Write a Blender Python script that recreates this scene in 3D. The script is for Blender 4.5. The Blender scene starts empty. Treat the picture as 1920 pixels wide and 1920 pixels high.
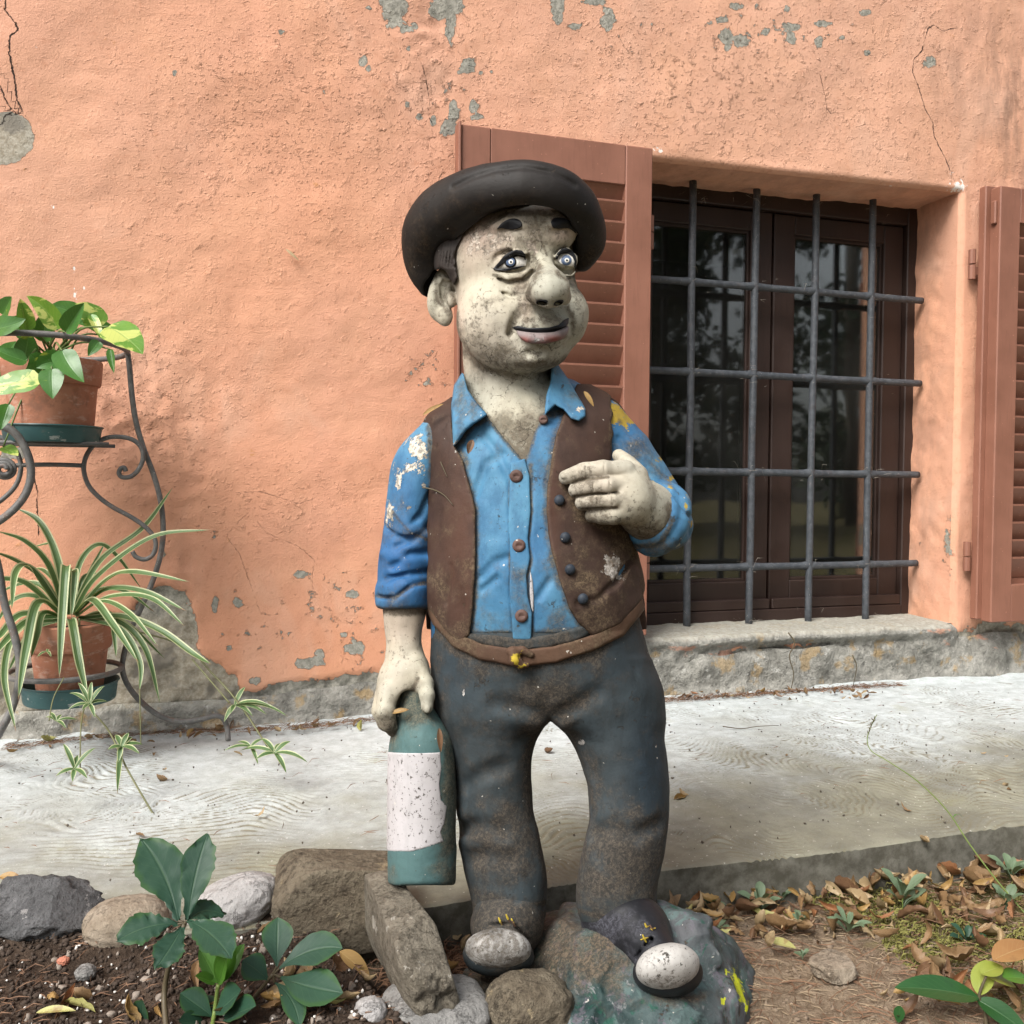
import bpy, math, random
import numpy as np
from mathutils import Vector, Matrix
random.seed(7); RNG = np.random.default_rng(11)
scene = bpy.context.scene
COL = scene.collection
R = math.radians
# ------------------------------------------------------------------ camera
F = 1750.0                       # focal length in pixels of the 1920 px photograph
CAM = np.array([0.0, -2.36, 0.60])
def _cam_axes(a, p, r):
    a, p, r = math.radians(a), math.radians(p), math.radians(r)
    f = np.array([math.sin(a)*math.cos(p), math.cos(a)*math.cos(p), -math.sin(p)])
    rt = np.array([math.cos(a), -math.sin(a), 0.0]); up = np.cross(rt, f)
    return f, rt*math.cos(r)+up*math.sin(r), -rt*math.sin(r)+up*math.cos(r)
FWD, RGT, UP = _cam_axes(17.5, 1.75, 0.46)
cd = bpy.data.cameras.new('camera'); cam = bpy.data.objects.new('camera', cd); COL.objects.link(cam)
cd.sensor_width = 36.0; cd.lens = 36.0*F/1920.0; cd.clip_start = 0.02; cd.clip_end = 400
cam.matrix_world = Matrix(((RGT[0], UP[0], -FWD[0], CAM[0]), (RGT[1], UP[1], -FWD[1], CAM[1]),
                           (RGT[2], UP[2], -FWD[2], CAM[2]), (0, 0, 0, 1)))
scene.camera = cam
# ------------------------------------------------------------------ sky, sun, exposure
SUN_EL, SUN_AZ = 46.0, -128.0    # degrees; direction to the sun: azimuth from +Y towards +X
w = bpy.data.worlds.new('World'); scene.world = w; w.use_nodes = True
nt = w.node_tree; bg = nt.nodes['Background']
sky = nt.nodes.new('ShaderNodeTexSky'); sky.sky_type = 'NISHITA'; sky.sun_disc = False
sky.sun_elevation = R(SUN_EL); sky.sun_rotation = R(SUN_AZ); sky.dust_density = 4.0; sky.ozone_density = 1.0; sky.air_density = 1.0
hs = nt.nodes.new('ShaderNodeHueSaturation'); hs.inputs['Saturation'].default_value = 0.26
nt.links.new(sky.outputs[0], hs.inputs['Color']); nt.links.new(hs.outputs[0], bg.inputs[0]); bg.inputs[1].default_value = 0.122
sd = bpy.data.lights.new('sun', 'SUN'); sd.energy = 2.1; sd.angle = R(27); sd.color = (1.0, 0.965, 0.915)
sun = bpy.data.objects.new('sun', sd); COL.objects.link(sun)
_sv = Vector((math.sin(R(SUN_AZ))*math.cos(R(SUN_EL)), math.cos(R(SUN_AZ))*math.cos(R(SUN_EL)), math.sin(R(SUN_EL))))
sun.rotation_euler = (-_sv).to_track_quat('-Z', 'Y').to_euler(); sun.location = (-3, -4, 6)
scene.view_settings.view_transform = 'Standard'; scene.view_settings.look = 'None'
scene.view_settings.gamma = 1.0; scene.view_settings.use_curve_mapping = False
scene.view_settings.exposure = 0.95
scene.render.engine = 'CYCLES'
try:
    scene.cycles.use_denoising = True; scene.cycles.max_bounces = 6; scene.cycles.diffuse_bounces = 4
except Exception: pass

# ------------------------------------------------------------------ helpers: picture <-> place
def on_plane(px, py, y=None, z=None):
    d = FWD + RGT*((px-960)/F) + UP*((960-py)/F)
    t = (y-CAM[1])/d[1] if z is None else (z-CAM[2])/d[2]
    return CAM + d*t
def at(px, py, d):
    px = np.asarray(px, float); py = np.asarray(py, float); d = np.asarray(d, float)
    return CAM + (FWD + RGT*((px-960)/F)[..., None] + UP*((960-py)/F)[..., None])*d[..., None]
def proj(P):
    v = np.asarray(P, float) - CAM; d = v@FWD
    return 960+F*(v@RGT)/d, 960-F*(v@UP)/d
# ------------------------------------------------------------------ helpers: noise
_LAT = np.random.default_rng(3).random((64, 64, 64)).astype(np.float32)
def vnoise(p):
    p = np.asarray(p, np.float32); i = np.floor(p).astype(np.int32); f = p-i; f = f*f*(3-2*f)
    i0 = i & 63; i1 = (i+1) & 63
    x0, y0, z0 = i0[..., 0], i0[..., 1], i0[..., 2]; x1, y1, z1 = i1[..., 0], i1[..., 1], i1[..., 2]
    fx, fy, fz = f[..., 0], f[..., 1], f[..., 2]
    a = _LAT[x0, y0, z0]*(1-fx)+_LAT[x1, y0, z0]*fx; b = _LAT[x0, y1, z0]*(1-fx)+_LAT[x1, y1, z0]*fx
    c = _LAT[x0, y0, z1]*(1-fx)+_LAT[x1, y0, z1]*fx; d = _LAT[x0, y1, z1]*(1-fx)+_LAT[x1, y1, z1]*fx
    return (a*(1-fy)+b*fy)*(1-fz)+(c*(1-fy)+d*fy)*fz - 0.5
def fbm(p, s, o=4, g=0.5):
    p = np.asarray(p, np.float32)*s; r = 0; a = 1.0
    for k in range(o):
        r = r+a*vnoise(p+17.3*k); p = p*2.03; a *= g
    return r
# ------------------------------------------------------------------ helpers: objects
def tag(o, label=None, cat=None, group=None, kind=None):
    if label: o['label'] = label
    if cat: o['category'] = cat
    if group: o['group'] = group
    if kind: o['kind'] = kind
    return o
def empty(name, loc, label=None, cat=None, group=None):
    o = bpy.data.objects.new(name, None); COL.objects.link(o); o.location = Vector(loc); o.empty_display_size = 0.05
    return tag(o, label, cat, group)
def mk(name, V, Fc, mats, parent=None, attrs=None, smooth=True, mi=None, uv=None, loc=None):
    """one mesh object; V are world coordinates; loc = origin (default parent's place)"""
    V = np.asarray(V, np.float32).reshape(-1, 3)
    o_loc = np.zeros(3)
    if parent is not None:
        pl = parent; o_loc = np.array(pl.location)
        while pl.parent is not None: pl = pl.parent; o_loc = o_loc+np.array(pl.location)
    elif loc is not None: o_loc = np.asarray(loc, float)
    me = bpy.data.meshes.new(name)
    V = (V-o_loc).astype(np.float32)
    if isinstance(Fc, np.ndarray):
        n, k = Fc.shape
        me.vertices.add(len(V)); me.vertices.foreach_set('co', V.ravel())
        me.loops.add(n*k); me.loops.foreach_set('vertex_index', Fc.astype(np.int32).ravel())
        me.polygons.add(n); me.polygons.foreach_set('loop_start', np.arange(0, n*k, k, dtype=np.int32))
        me.update(calc_edges=True)
    else:
        me.from_pydata(V.tolist(), [], Fc)
    if smooth: me.polygons.foreach_set('use_smooth', np.ones(len(me.polygons), bool))
    for m in (mats if isinstance(mats, (list, tuple)) else [mats]): me.materials.append(m)
    if mi is not None: me.polygons.foreach_set('material_index', np.asarray(mi, np.int32))
    if attrs:
        for k, v in attrs.items():
            v = np.asarray(v, np.float32)
            if v.ndim == 1: me.attributes.new(k, 'FLOAT', 'POINT').data.foreach_set('value', v)
            else:
                c = np.ones((len(v), 4), np.float32); c[:, :3] = v
                me.attributes.new(k, 'FLOAT_COLOR', 'POINT').data.foreach_set('color', c.ravel())
    if uv is not None:
        ul = me.uv_layers.new(name='UVMap'); idx = np.zeros(len(me.loops), np.int32)
        me.loops.foreach_get('vertex_index', idx); ul.data.foreach_set('uv', np.asarray(uv, np.float32)[idx].ravel())
    me.validate(); me.update()
    o = bpy.data.objects.new(name, me); COL.objects.link(o)
    if parent is not None: o.parent = parent
    else: o.location = Vector(o_loc)
    return o
class MB:
    """collects vertices and faces, with a material index per face"""
    def __init__(s): s.V = []; s.Fc = []; s.M = []; s.U = []; s.n = 0
    def add(s, V, Fc, m=0, uv=None):
        V = np.asarray(V, float).reshape(-1, 3); s.V.append(V)
        s.U.append(np.zeros((len(V), 2)) if uv is None else np.asarray(uv, float))
        for f in Fc: s.Fc.append([int(i)+s.n for i in f]); s.M.append(m)
        s.n += len(V); return s
    def box(s, a, b, m=0, bev=0.0):
        a = np.minimum(a, b).astype(float) if False else np.asarray(a, float); b = np.asarray(b, float)
        if bev <= 0:
            V = [(x, y, z) for z in (a[2], b[2]) for y in (a[1], b[1]) for x in (a[0], b[0])]
            return s.add(V, [(0, 2, 3, 1), (4, 5, 7, 6), (0, 1, 5, 4), (1, 3, 7, 5), (3, 2, 6, 7), (2, 0, 4, 6)], m)
        c = (a+b)/2; h = (b-a)/2
        V = []; idx = {}
        for sx in (-1, 1):
            for sy in (-1, 1):
                for sz in (-1, 1):
                    for ax in range(3):
                        q = np.array([sx*h[0], sy*h[1], sz*h[2]]); sg = (sx, sy, sz)
                        for k in range(3):
                            if k != ax: q[k] -= sg[k]*bev
                        idx[(sx, sy, sz, ax)] = len(V); V.append(c+q)
        Fc = []
        for ax in range(3):
            o1, o2 = [(1, 2), (0, 2), (0, 1)][ax]
            for sg in (-1, 1):
                f = []
                for p, q in ((-1, -1), (1, -1), (1, 1), (-1, 1)):
                    t = [0, 0, 0]; t[ax] = sg; t[o1] = p; t[o2] = q; f.append(idx[(*t, ax)])
                Fc.append(f if (sg > 0) == (ax != 1) else f[::-1])
        for ax in range(3):
            o1, o2 = [(1, 2), (0, 2), (0, 1)][ax]
            for p in (-1, 1):
                for q in (-1, 1):
                    t0 = [0]*3; t1 = [0]*3; t0[o1] = t1[o1] = p; t0[o2] = t1[o2] = q; t0[ax] = -1; t1[ax] = 1
                    Fc.append([idx[(*t0, o1)], idx[(*t1, o1)], idx[(*t1, o2)], idx[(*t0, o2)]])
        for sx in (-1, 1):
            for sy in (-1, 1):
                for sz in (-1, 1): Fc.append([idx[(sx, sy, sz, k)] for k in range(3)])
        return s.add(V, Fc, m)
    def tube(s, P, r, n=8, m=0, cap=True, flat=None):
        P = np.asarray(P, float); k = len(P); r = np.broadcast_to(np.asarray(r, float), (k,))
        T = np.gradient(P, axis=0); T /= np.linalg.norm(T, axis=1)[:, None]+1e-12
        u = np.cross(T[0], (0, 0, 1)); u = u if np.linalg.norm(u) > 1e-3 else np.cross(T[0], (1, 0, 0)); u /= np.linalg.norm(u)
        V = []; ang = np.linspace(0, 2*math.pi, n, endpoint=False)
        for i in range(k):
            u = u-T[i]*(u@T[i]); u /= np.linalg.norm(u)+1e-12; v = np.cross(T[i], u)
            V.append(P[i]+r[i]*(np.cos(ang)[:, None]*u+np.sin(ang)[:, None]*v))
        V = np.concatenate(V); Fc = [(i*n+j, i*n+(j+1) % n, (i+1)*n+(j+1) % n, (i+1)*n+j) for i in range(k-1) for j in range(n)]
        if cap: Fc += [tuple(range(n))[::-1], tuple(range((k-1)*n, k*n))]
        return s.add(V, Fc, m)
    def lathe(s, c, prof, n=40, m=0, sq=2.0):
        c = np.asarray(c, float); ang = np.linspace(0, 2*math.pi, n, endpoint=False); k = len(prof)
        V = np.concatenate([c+np.stack([r*np.cos(ang), r*np.sin(ang), np.full(n, z)], 1) for r, z in prof])
        return s.add(V, [(i*n+j, i*n+(j+1) % n, (i+1)*n+(j+1) % n, (i+1)*n+j) for i in range(k-1) for j in range(n)], m)
    def build(s, name, mats, parent=None, smooth=True, attrs=None, loc=None):
        return mk(name, np.concatenate(s.V), s.Fc, mats, parent, attrs, smooth, s.M, np.concatenate(s.U), loc)
def spline(P, n=40, closed=False):
    """Catmull-Rom through the points, n samples"""
    P = np.asarray(P, float); k = len(P)
    Q = np.vstack([2*P[0]-P[1], P, 2*P[-1]-P[-2]])
    t = np.linspace(0, k-1-1e-6, n); i = t.astype(int); f = (t-i)[:, None]
    a, b, c, d = Q[i], Q[i+1], Q[i+2], Q[i+3]
    return 0.5*(2*b+(c-a)*f+(2*a-5*b+4*c-d)*f**2+(3*b-3*c+d-a)*f**3)
def smooth_by_angle(o, deg=35):
    me = o.data; me.polygons.foreach_set('use_smooth', np.ones(len(me.polygons), bool))
    try: me.set_sharp_from_angle(angle=R(deg))
    except Exception: pass
    return o
# ------------------------------------------------------------------ helpers: materials
class G:
    """a small builder for one node material"""
    def __init__(s, name):
        s.m = bpy.data.materials.new(name); s.m.use_nodes = True; s.t = s.m.node_tree
        s.b = s.t.nodes['Principled BSDF']; s._c = None
    def _in(s, sock, v):
        if isinstance(v, bpy.types.NodeSocket): s.t.links.new(v, sock)
        elif v is not None:
            if sock.type == 'RGBA' and not isinstance(v, (int, float)) and len(v) == 3: v = (*v, 1)
            sock.default_value = v
    def n(s, typ, ins=None, **props):
        nd = s.t.nodes.new(typ)
        for k, v in props.items(): setattr(nd, k, v)
        for k, v in (ins or {}).items(): s._in(nd.inputs[k], v)
        return nd
    def co(s):
        if s._c is None: s._c = s.n('ShaderNodeTexCoord').outputs['Object']
        return s._c
    def map(s, scale=(1, 1, 1), rot=(0, 0, 0), loc=(0, 0, 0), v=None):
        return s.n('ShaderNodeMapping', {'Vector': v or s.co(), 'Scale': scale, 'Rotation': rot, 'Location': loc}).outputs[0]
    def noise(s, scale, detail=4, rough=0.55, dist=0.0, v=None):
        return s.n('ShaderNodeTexNoise', {'Vector': v or s.co(), 'Scale': scale, 'Detail': detail, 'Roughness': rough, 'Distortion': dist}).outputs['Fac']
    def vor(s, scale, feature='F1', rnd=1.0, v=None, out='Distance'):
        return s.n('ShaderNodeTexVoronoi', {'Vector': v or s.co(), 'Scale': scale, 'Randomness': rnd}, feature=feature).outputs[out]
    def attr(s, name, out='Fac'): return s.n('ShaderNodeAttribute', attribute_name=name).outputs[out]
    def ma(s, op, a, b=0.0, c=0.0, clamp=False):
        nd = s.n('ShaderNodeMath', operation=op, use_clamp=clamp)
        s._in(nd.inputs[0], a); s._in(nd.inputs[1], b); s._in(nd.inputs[2], c); return nd.outputs[0]
    def ss(s, x, lo, hi):
        nd = s.n('ShaderNodeMapRange', {'Value': x, 'From Min': lo, 'From Max': hi}, interpolation_type='SMOOTHSTEP'); return nd.outputs[0]
    def lin(s, x, lo, hi, a, b):
        return s.n('ShaderNodeMapRange', {'Value': x, 'From Min': lo, 'From Max': hi, 'To Min': a, 'To Max': b}).outputs[0]
    def mix(s, f, a, b, mode='MIX'):
        nd = s.n('ShaderNodeMix', data_type='RGBA', blend_type=mode)
        s._in(nd.inputs[0], f); s._in(nd.inputs[6], a); s._in(nd.inputs[7], b); return nd.outputs[2]
    def ramp(s, f, stops):
        nd = s.n('ShaderNodeValToRGB', {'Fac': f}); cr = nd.color_ramp
        while len(cr.elements) < len(stops): cr.elements.new(0.5)
        for e, (p, c) in zip(cr.elements, stops): e.position = p; e.color = (*c, 1) if len(c) == 3 else c
        return nd.outputs[0]
    def bump(s, h, dist=0.002, st=1.0, nrm=None):
        nd = s.n('ShaderNodeBump', {'Height': h, 'Distance': dist, 'Strength': st})
        if nrm is not None: s._in(nd.inputs['Normal'], nrm)
        return nd.outputs[0]
    def sep(s, v, k): return s.n('ShaderNodeSeparateXYZ', {0: v}).outputs[k]
    def out(s, col=None, rough=None, nrm=None, **kw):
        s._in(s.b.inputs['Base Color'], col); s._in(s.b.inputs['Roughness'], rough)
        if nrm is not None: s._in(s.b.inputs['Normal'], nrm)
        for k, v in kw.items(): s._in(s.b.inputs[k], v)
        return s.m
def srgb(r, g, b):
    f = lambda c: (c/255/12.92) if c/255 <= 0.04045 else ((c/255+0.055)/1.055)**2.4
    return (f(r), f(g), f(b))
# ------------------------------------------------------------------ materials of the house
def m_stucco():
    g = G('salmon_stucco'); c = g.co()
    big = g.noise(1.3, 3); mid = g.noise(7, 4); fine = g.noise(55, 6, 0.65); vf = g.noise(260, 3, 0.6)
    col = g.mix(g.ss(big, 0.32, 0.68), (0.620, 0.295, 0.172), (0.600, 0.300, 0.196))
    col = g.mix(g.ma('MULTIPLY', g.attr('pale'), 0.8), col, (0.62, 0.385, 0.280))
    col = g.mix(g.ma('MULTIPLY', g.ss(mid, 0.4, 0.75), 0.35), col, (0.65, 0.36, 0.225))
    col = g.mix(g.ma('MULTIPLY', g.ss(fine, 0.52, 0.72), 0.30), col, (0.40, 0.16, 0.08))
    # ochre blotches
    col = g.mix(g.ma('MULTIPLY', g.ss(g.noise(19, 5, 0.7), 0.66, 0.72), 0.5), col, (0.48, 0.22, 0.06))
    # grey stains and grime
    st = g.ma('MULTIPLY', g.attr('stain'), g.ss(g.noise(14, 5, 0.65, v=g.map((1.6, 1, 0.5))), 0.35, 0.65))
    col = g.mix(st, col, (0.17, 0.105, 0.075))
    dr = g.ma('MULTIPLY', g.ss(g.noise(9, 5, 0.65, v=g.map((1, 1, 0.14), loc=(3, 3, 3))), 0.56, 0.74), g.ss(g.noise(1.6, 3, 0.5, v=g.map(loc=(6, 1, 4))), 0.45, 0.7)); col = g.mix(g.ma('MULTIPLY', dr, 0.32), col, (0.36, 0.165, 0.105))
    fade = g.ss(g.noise(3.5, 5, 0.6, 0.6, v=g.map((1, 1, 0.6), loc=(8, 8, 2))), 0.54, 0.70); col = g.mix(g.ma('MULTIPLY', fade, 0.35), col, (0.66, 0.42, 0.31))
    # bare render where the paint has gone
    pn = g.ma('ADD', g.ma('MULTIPLY', g.ma('SUBTRACT', g.noise(38, 5, 0.6), 0.5), 1.35), g.attr('peel'))
    pm = g.ss(pn, 0.47, 0.50)
    rn = g.noise(90, 5, 0.7)
    grey = g.mix(g.ss(rn, 0.35, 0.65), (0.20, 0.195, 0.165), (0.36, 0.345, 0.295))
    buff = g.mix(g.ss(rn, 0.35, 0.65), (0.27, 0.235, 0.175), (0.42, 0.385, 0.315))
    buff = g.mix(g.ss(g.noise(11, 4, 0.6, v=g.map(loc=(3, 1, 2))), 0.52, 0.62), buff, (0.22, 0.20, 0.165))
    bare = g.mix(g.attr('buff'), grey, buff)
    col = g.mix(pm, col, bare)
    # white filler flecks
    wn = g.ss(g.ma('ADD', g.ma('MULTIPLY', g.noise(60, 4, 0.6), 0.8), g.attr('white')), 0.80, 0.84)
    col = g.mix(wn, col, (0.78, 0.75, 0.70))
    # cracks: signed distance kept on the wall, width in its own attribute
    jit = g.ma('MULTIPLY', g.ma('SUBTRACT', g.noise(120, 4, 0.7), 0.5), 0.010)
    dist = g.ma('ADD', g.ma('ABSOLUTE', g.ma('ADD', g.attr('crack_d'), jit)), g.ma('MULTIPLY', g.ma('SUBTRACT', g.noise(40, 4, 0.7, v=g.map(loc=(5, 5, 5))), 0.44), 0.0065))
    ck = g.ma('SUBTRACT', 1.0, g.ss(g.ma('SUBTRACT', dist, g.attr('crack_w')), -0.0008, 0.0010))
    ck = g.ma('MULTIPLY', ck, g.ss(g.attr('crack_w'), 0.0003, 0.0007))
    col = g.mix(ck, col, (0.035, 0.025, 0.02))
    # stucco: separate grains and scabs on a trowelled ground, small pits, faint sweeps
    b1 = g.ss(g.noise(38, 6, 0.62), 0.53, 0.72); b2 = g.ss(g.noise(92, 4, 0.6, v=g.map((1, 1, 1.25), loc=(4, 1, 2))), 0.55, 0.74); pit = g.ss(g.noise(64, 4, 0.6, v=g.map(loc=(9, 3, 3))), 0.66, 0.73)
    sweep = g.noise(5, 4, 0.6, 0.8, v=g.map((1.0, 1, 2.6), rot=(0, 0.35, 0)))
    patch = g.ss(g.noise(2.6, 4, 0.6, v=g.map(loc=(2, 8, 5))), 0.38, 0.66); lump = g.ma('ADD', g.ma('ADD', g.ma('MULTIPLY', b1, g.ma('ADD', 0.25, patch)), g.ma('MULTIPLY', b2, 0.55)), g.ma('MULTIPLY', pit, -0.9))
    col = g.mix(g.ma('MULTIPLY', g.ma('MULTIPLY', pit, patch), 0.5), col, (0.26, 0.125, 0.075))
    rg = g.ma('ADD', 0.11, g.ma('MULTIPLY', g.attr('rough'), 0.8))
    h = g.ma('ADD', g.ma('MULTIPLY', lump, rg), g.ma('MULTIPLY', sweep, 0.35))
    h = g.ma('ADD', h, g.ma('MULTIPLY', vf, 0.16))
    h = g.ma('SUBTRACT', h, g.ma('MULTIPLY', pm, 0.55)); rim = g.ma('MULTIPLY', g.ss(pn, 0.42, 0.465), g.ma('SUBTRACT', 1.0, pm)); h = g.ma('ADD', h, g.ma('MULTIPLY', rim, 0.22))
    h = g.ma('SUBTRACT', h, g.ma('MULTIPLY', ck, 1.6))
    return g.out(col, 0.92, g.bump(h, 0.0085, 0.95), **{'Specular IOR Level': 0.25})
def m_wood(name, base, rough=0.45, dirt=0.3):
    g = G(name); v = g.map((1, 1, 0.12)); gr = g.noise(120, 4, 0.6, v=v); b = g.noise(8, 4)
    d = tuple(x*0.72 for x in base); l = tuple(min(1, x*1.22+0.004) for x in base)
    col = g.mix(g.ss(b, 0.3, 0.7), base, l); col = g.mix(g.ma('MULTIPLY', g.ss(gr, 0.5, 0.75), dirt), col, d)
    spk = g.ss(g.noise(160, 2, 0.5), 0.735, 0.76); col = g.mix(g.ma('MULTIPLY', spk, 0.6), col, tuple(min(1, x*2.6+0.05) for x in base))
    return g.out(col, g.lin(b, 0.2, 0.8, rough-0.08, rough+0.15), g.bump(gr, 0.0006, 0.5))
def m_iron(name, base, light, rust=0.25):
    g = G(name); a = g.noise(60, 5, 0.65); b = g.noise(300, 3, 0.6)
    col = g.mix(g.ss(a, 0.35, 0.7), base, light)
    col = g.mix(g.ma('MULTIPLY', g.ss(g.noise(35, 5, 0.7, v=g.map(loc=(5, 2, 1))), 0.56, 0.66), rust), col, (0.16, 0.07, 0.035))
    col = g.mix(g.ss(b, 0.66, 0.72), col, (0.34, 0.33, 0.31))
    return g.out(col, g.lin(a, 0.3, 0.7, 0.45, 0.75), g.bump(g.ma('ADD', a, g.ma('MULTIPLY', b, 0.4)), 0.0016, 0.7))
def m_sill():
    g = G('weathered_plaster'); a = g.noise(16, 6, 0.65); b = g.noise(80, 5, 0.65)
    pk = g.ss(g.ma('ADD', g.noise(9, 5, 0.65, v=g.map((1, 1, 2.2))), g.ma('MULTIPLY', g.attr('pink'), 0.24)), 0.72, 0.80)
    col = g.ramp(a, [(0.25, (0.085, 0.080, 0.070)), (0.42, (0.20, 0.195, 0.172)), (0.58, (0.33, 0.32, 0.285)), (0.75, (0.13, 0.127, 0.115))])
    col = g.mix(g.ma('MULTIPLY', g.ss(b, 0.56, 0.74), 0.55), col, (0.17, 0.16, 0.14)); col = g.mix(g.ma('MULTIPLY', g.ss(g.noise(24, 6, 0.75, v=g.map((1, 1, 1.5), loc=(7, 2, 5))), 0.58, 0.68), 0.7), col, (0.50, 0.49, 0.455)); col = g.mix(g.ma('MULTIPLY', g.ss(g.noise(19, 6, 0.75, v=g.map((1, 1, 1.8), loc=(1, 6, 5))), 0.56, 0.64), 0.75), col, (0.13, 0.125, 0.11))
    col = g.mix(g.ma('MULTIPLY', g.ss(g.noise(13, 5, 0.6, v=g.map(loc=(4, 4, 4))), 0.56, 0.64), 0.55), col, (0.34, 0.22, 0.08))
    col = g.mix(g.ma('MULTIPLY', pk, 0.75), col, (0.48, 0.25, 0.17))
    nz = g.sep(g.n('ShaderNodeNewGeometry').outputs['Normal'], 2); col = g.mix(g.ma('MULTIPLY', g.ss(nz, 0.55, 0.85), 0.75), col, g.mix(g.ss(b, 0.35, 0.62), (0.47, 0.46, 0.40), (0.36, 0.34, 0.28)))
    return g.out(col, 0.95, g.bump(g.ma('ADD', a, g.ma('MULTIPLY', b, 0.6)), 0.016, 0.95), **{'Specular IOR Level': 0.2})
def m_glass():
    g = G('window_glass')
    d = g.ma('ADD', 0.022, g.ma('MULTIPLY', g.ss(g.noise(3, 5, 0.6), 0.35, 0.8), 0.06))
    tr = g.n('ShaderNodeBsdfTransparent', {0: (0.80, 0.83, 0.81)}); gl = g.n('ShaderNodeBsdfGlossy', {'Color': (0.9, 0.9, 0.9), 'Roughness': 0.03})
    wob = g.bump(g.noise(4, 1), 0.003, 0.25); g._in(gl.inputs['Normal'], wob)
    df = g.n('ShaderNodeBsdfDiffuse', {0: (0.23, 0.23, 0.21)})
    fr = g.n('ShaderNodeFresnel', {'IOR': 1.55}).outputs[0]; fr = g.ma('ADD', g.ma('MULTIPLY', fr, 1.15), 0.02)
    m1 = g.n('ShaderNodeMixShader', {0: fr, 1: tr.outputs[0], 2: gl.outputs[0]}); m2 = g.n('ShaderNodeMixShader', {0: d, 1: m1.outputs[0], 2: df.outputs[0]})
    g.t.links.new(m2.outputs[0], g.t.nodes['Material Output'].inputs[0]); return g.m
M_STUCCO = m_stucco(); M_SHUT = m_wood('brown_shutter_paint', (0.205, 0.086, 0.054), 0.55, 0.35); M_WIN = m_wood('dark_window_wood', (0.022, 0.0095, 0.006), 0.55, 0.5)
M_GRILLE = m_iron('grey_grille_paint', (0.036, 0.042, 0.050), (0.070, 0.078, 0.088), 0.08); M_SILL = m_sill(); M_GLASS = m_glass()
def m_plain(name, col, rough=0.8):
    g = G(name); return g.out(g.mix(g.noise(20, 4), tuple(x*0.75 for x in col), tuple(min(1, x*1.2) for x in col)), rough)
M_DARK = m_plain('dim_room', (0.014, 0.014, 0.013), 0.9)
# ------------------------------------------------------------------ the house
house = empty('house', (0, 0, 0), 'house front of salmon stucco with barred window, brown shutters and peeling paint', 'building')
WX0, WX1, WZ0, WZ1 = 1.118, 2.192, 0.165, 1.492        # the window opening
def lintel(x): return WZ1 + (x-WX0)*0.018
CRACKS = [([(15, -30), (10, 20), (30, 45), (35, 58), (20, 70), (18, 100), (28, 150), (33, 190), (45, 213)], 2.2),
          ([(-40, 120), (0, 160), (12, 190), (24, 208), (45, 213)], 1.8),
          ([(-30, 245), (0, 235), (8, 228), (8, 215), (45, 212)], 2.2),
          ([(62, 890), (66, 905), (70, 925), (69, 945), (72, 975), (72, 1010)], 1.7),
          ([(1820, 55), (1790, 52), (1770, 58), (1752, 46), (1742, 52), (1733, 80), (1730, 95), (1715, 110), (1711, 135), (1725, 170), (1735, 205), (1750, 230), (1752, 255), (1775, 300), (1790, 335), (1795, 358)], 1.6),
          ([(1535, 130), (1548, 180), (1552, 205), (1562, 215)], 1.0),
          ([(785, 105), (800, 150), (806, 190), (803, 215), (818, 245)], 1.0),
          ([(470, 945), (468, 960), (440, 985), (425, 1005), (450, 1040), (478, 1120), (500, 1180)], 0.7),
          ([(468, 960), (500, 1000), (560, 1025), (590, 1050), (586, 1090), (588, 1120)], 0.7),
          ([(425, 925), (490, 922), (560, 945), (600, 930)], 0.8),
          ([(1155, 60), (1172, 85), (1183, 105)], 0.9), ([(1160, 170), (1163, 240), (1168, 275)], 0.6), ([(820, 370), (818, 345), (832, 320)], 0.9),
          ([(640, 1050), (670, 1120), (660, 1190), (690, 1250)], 0.6)]
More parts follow.
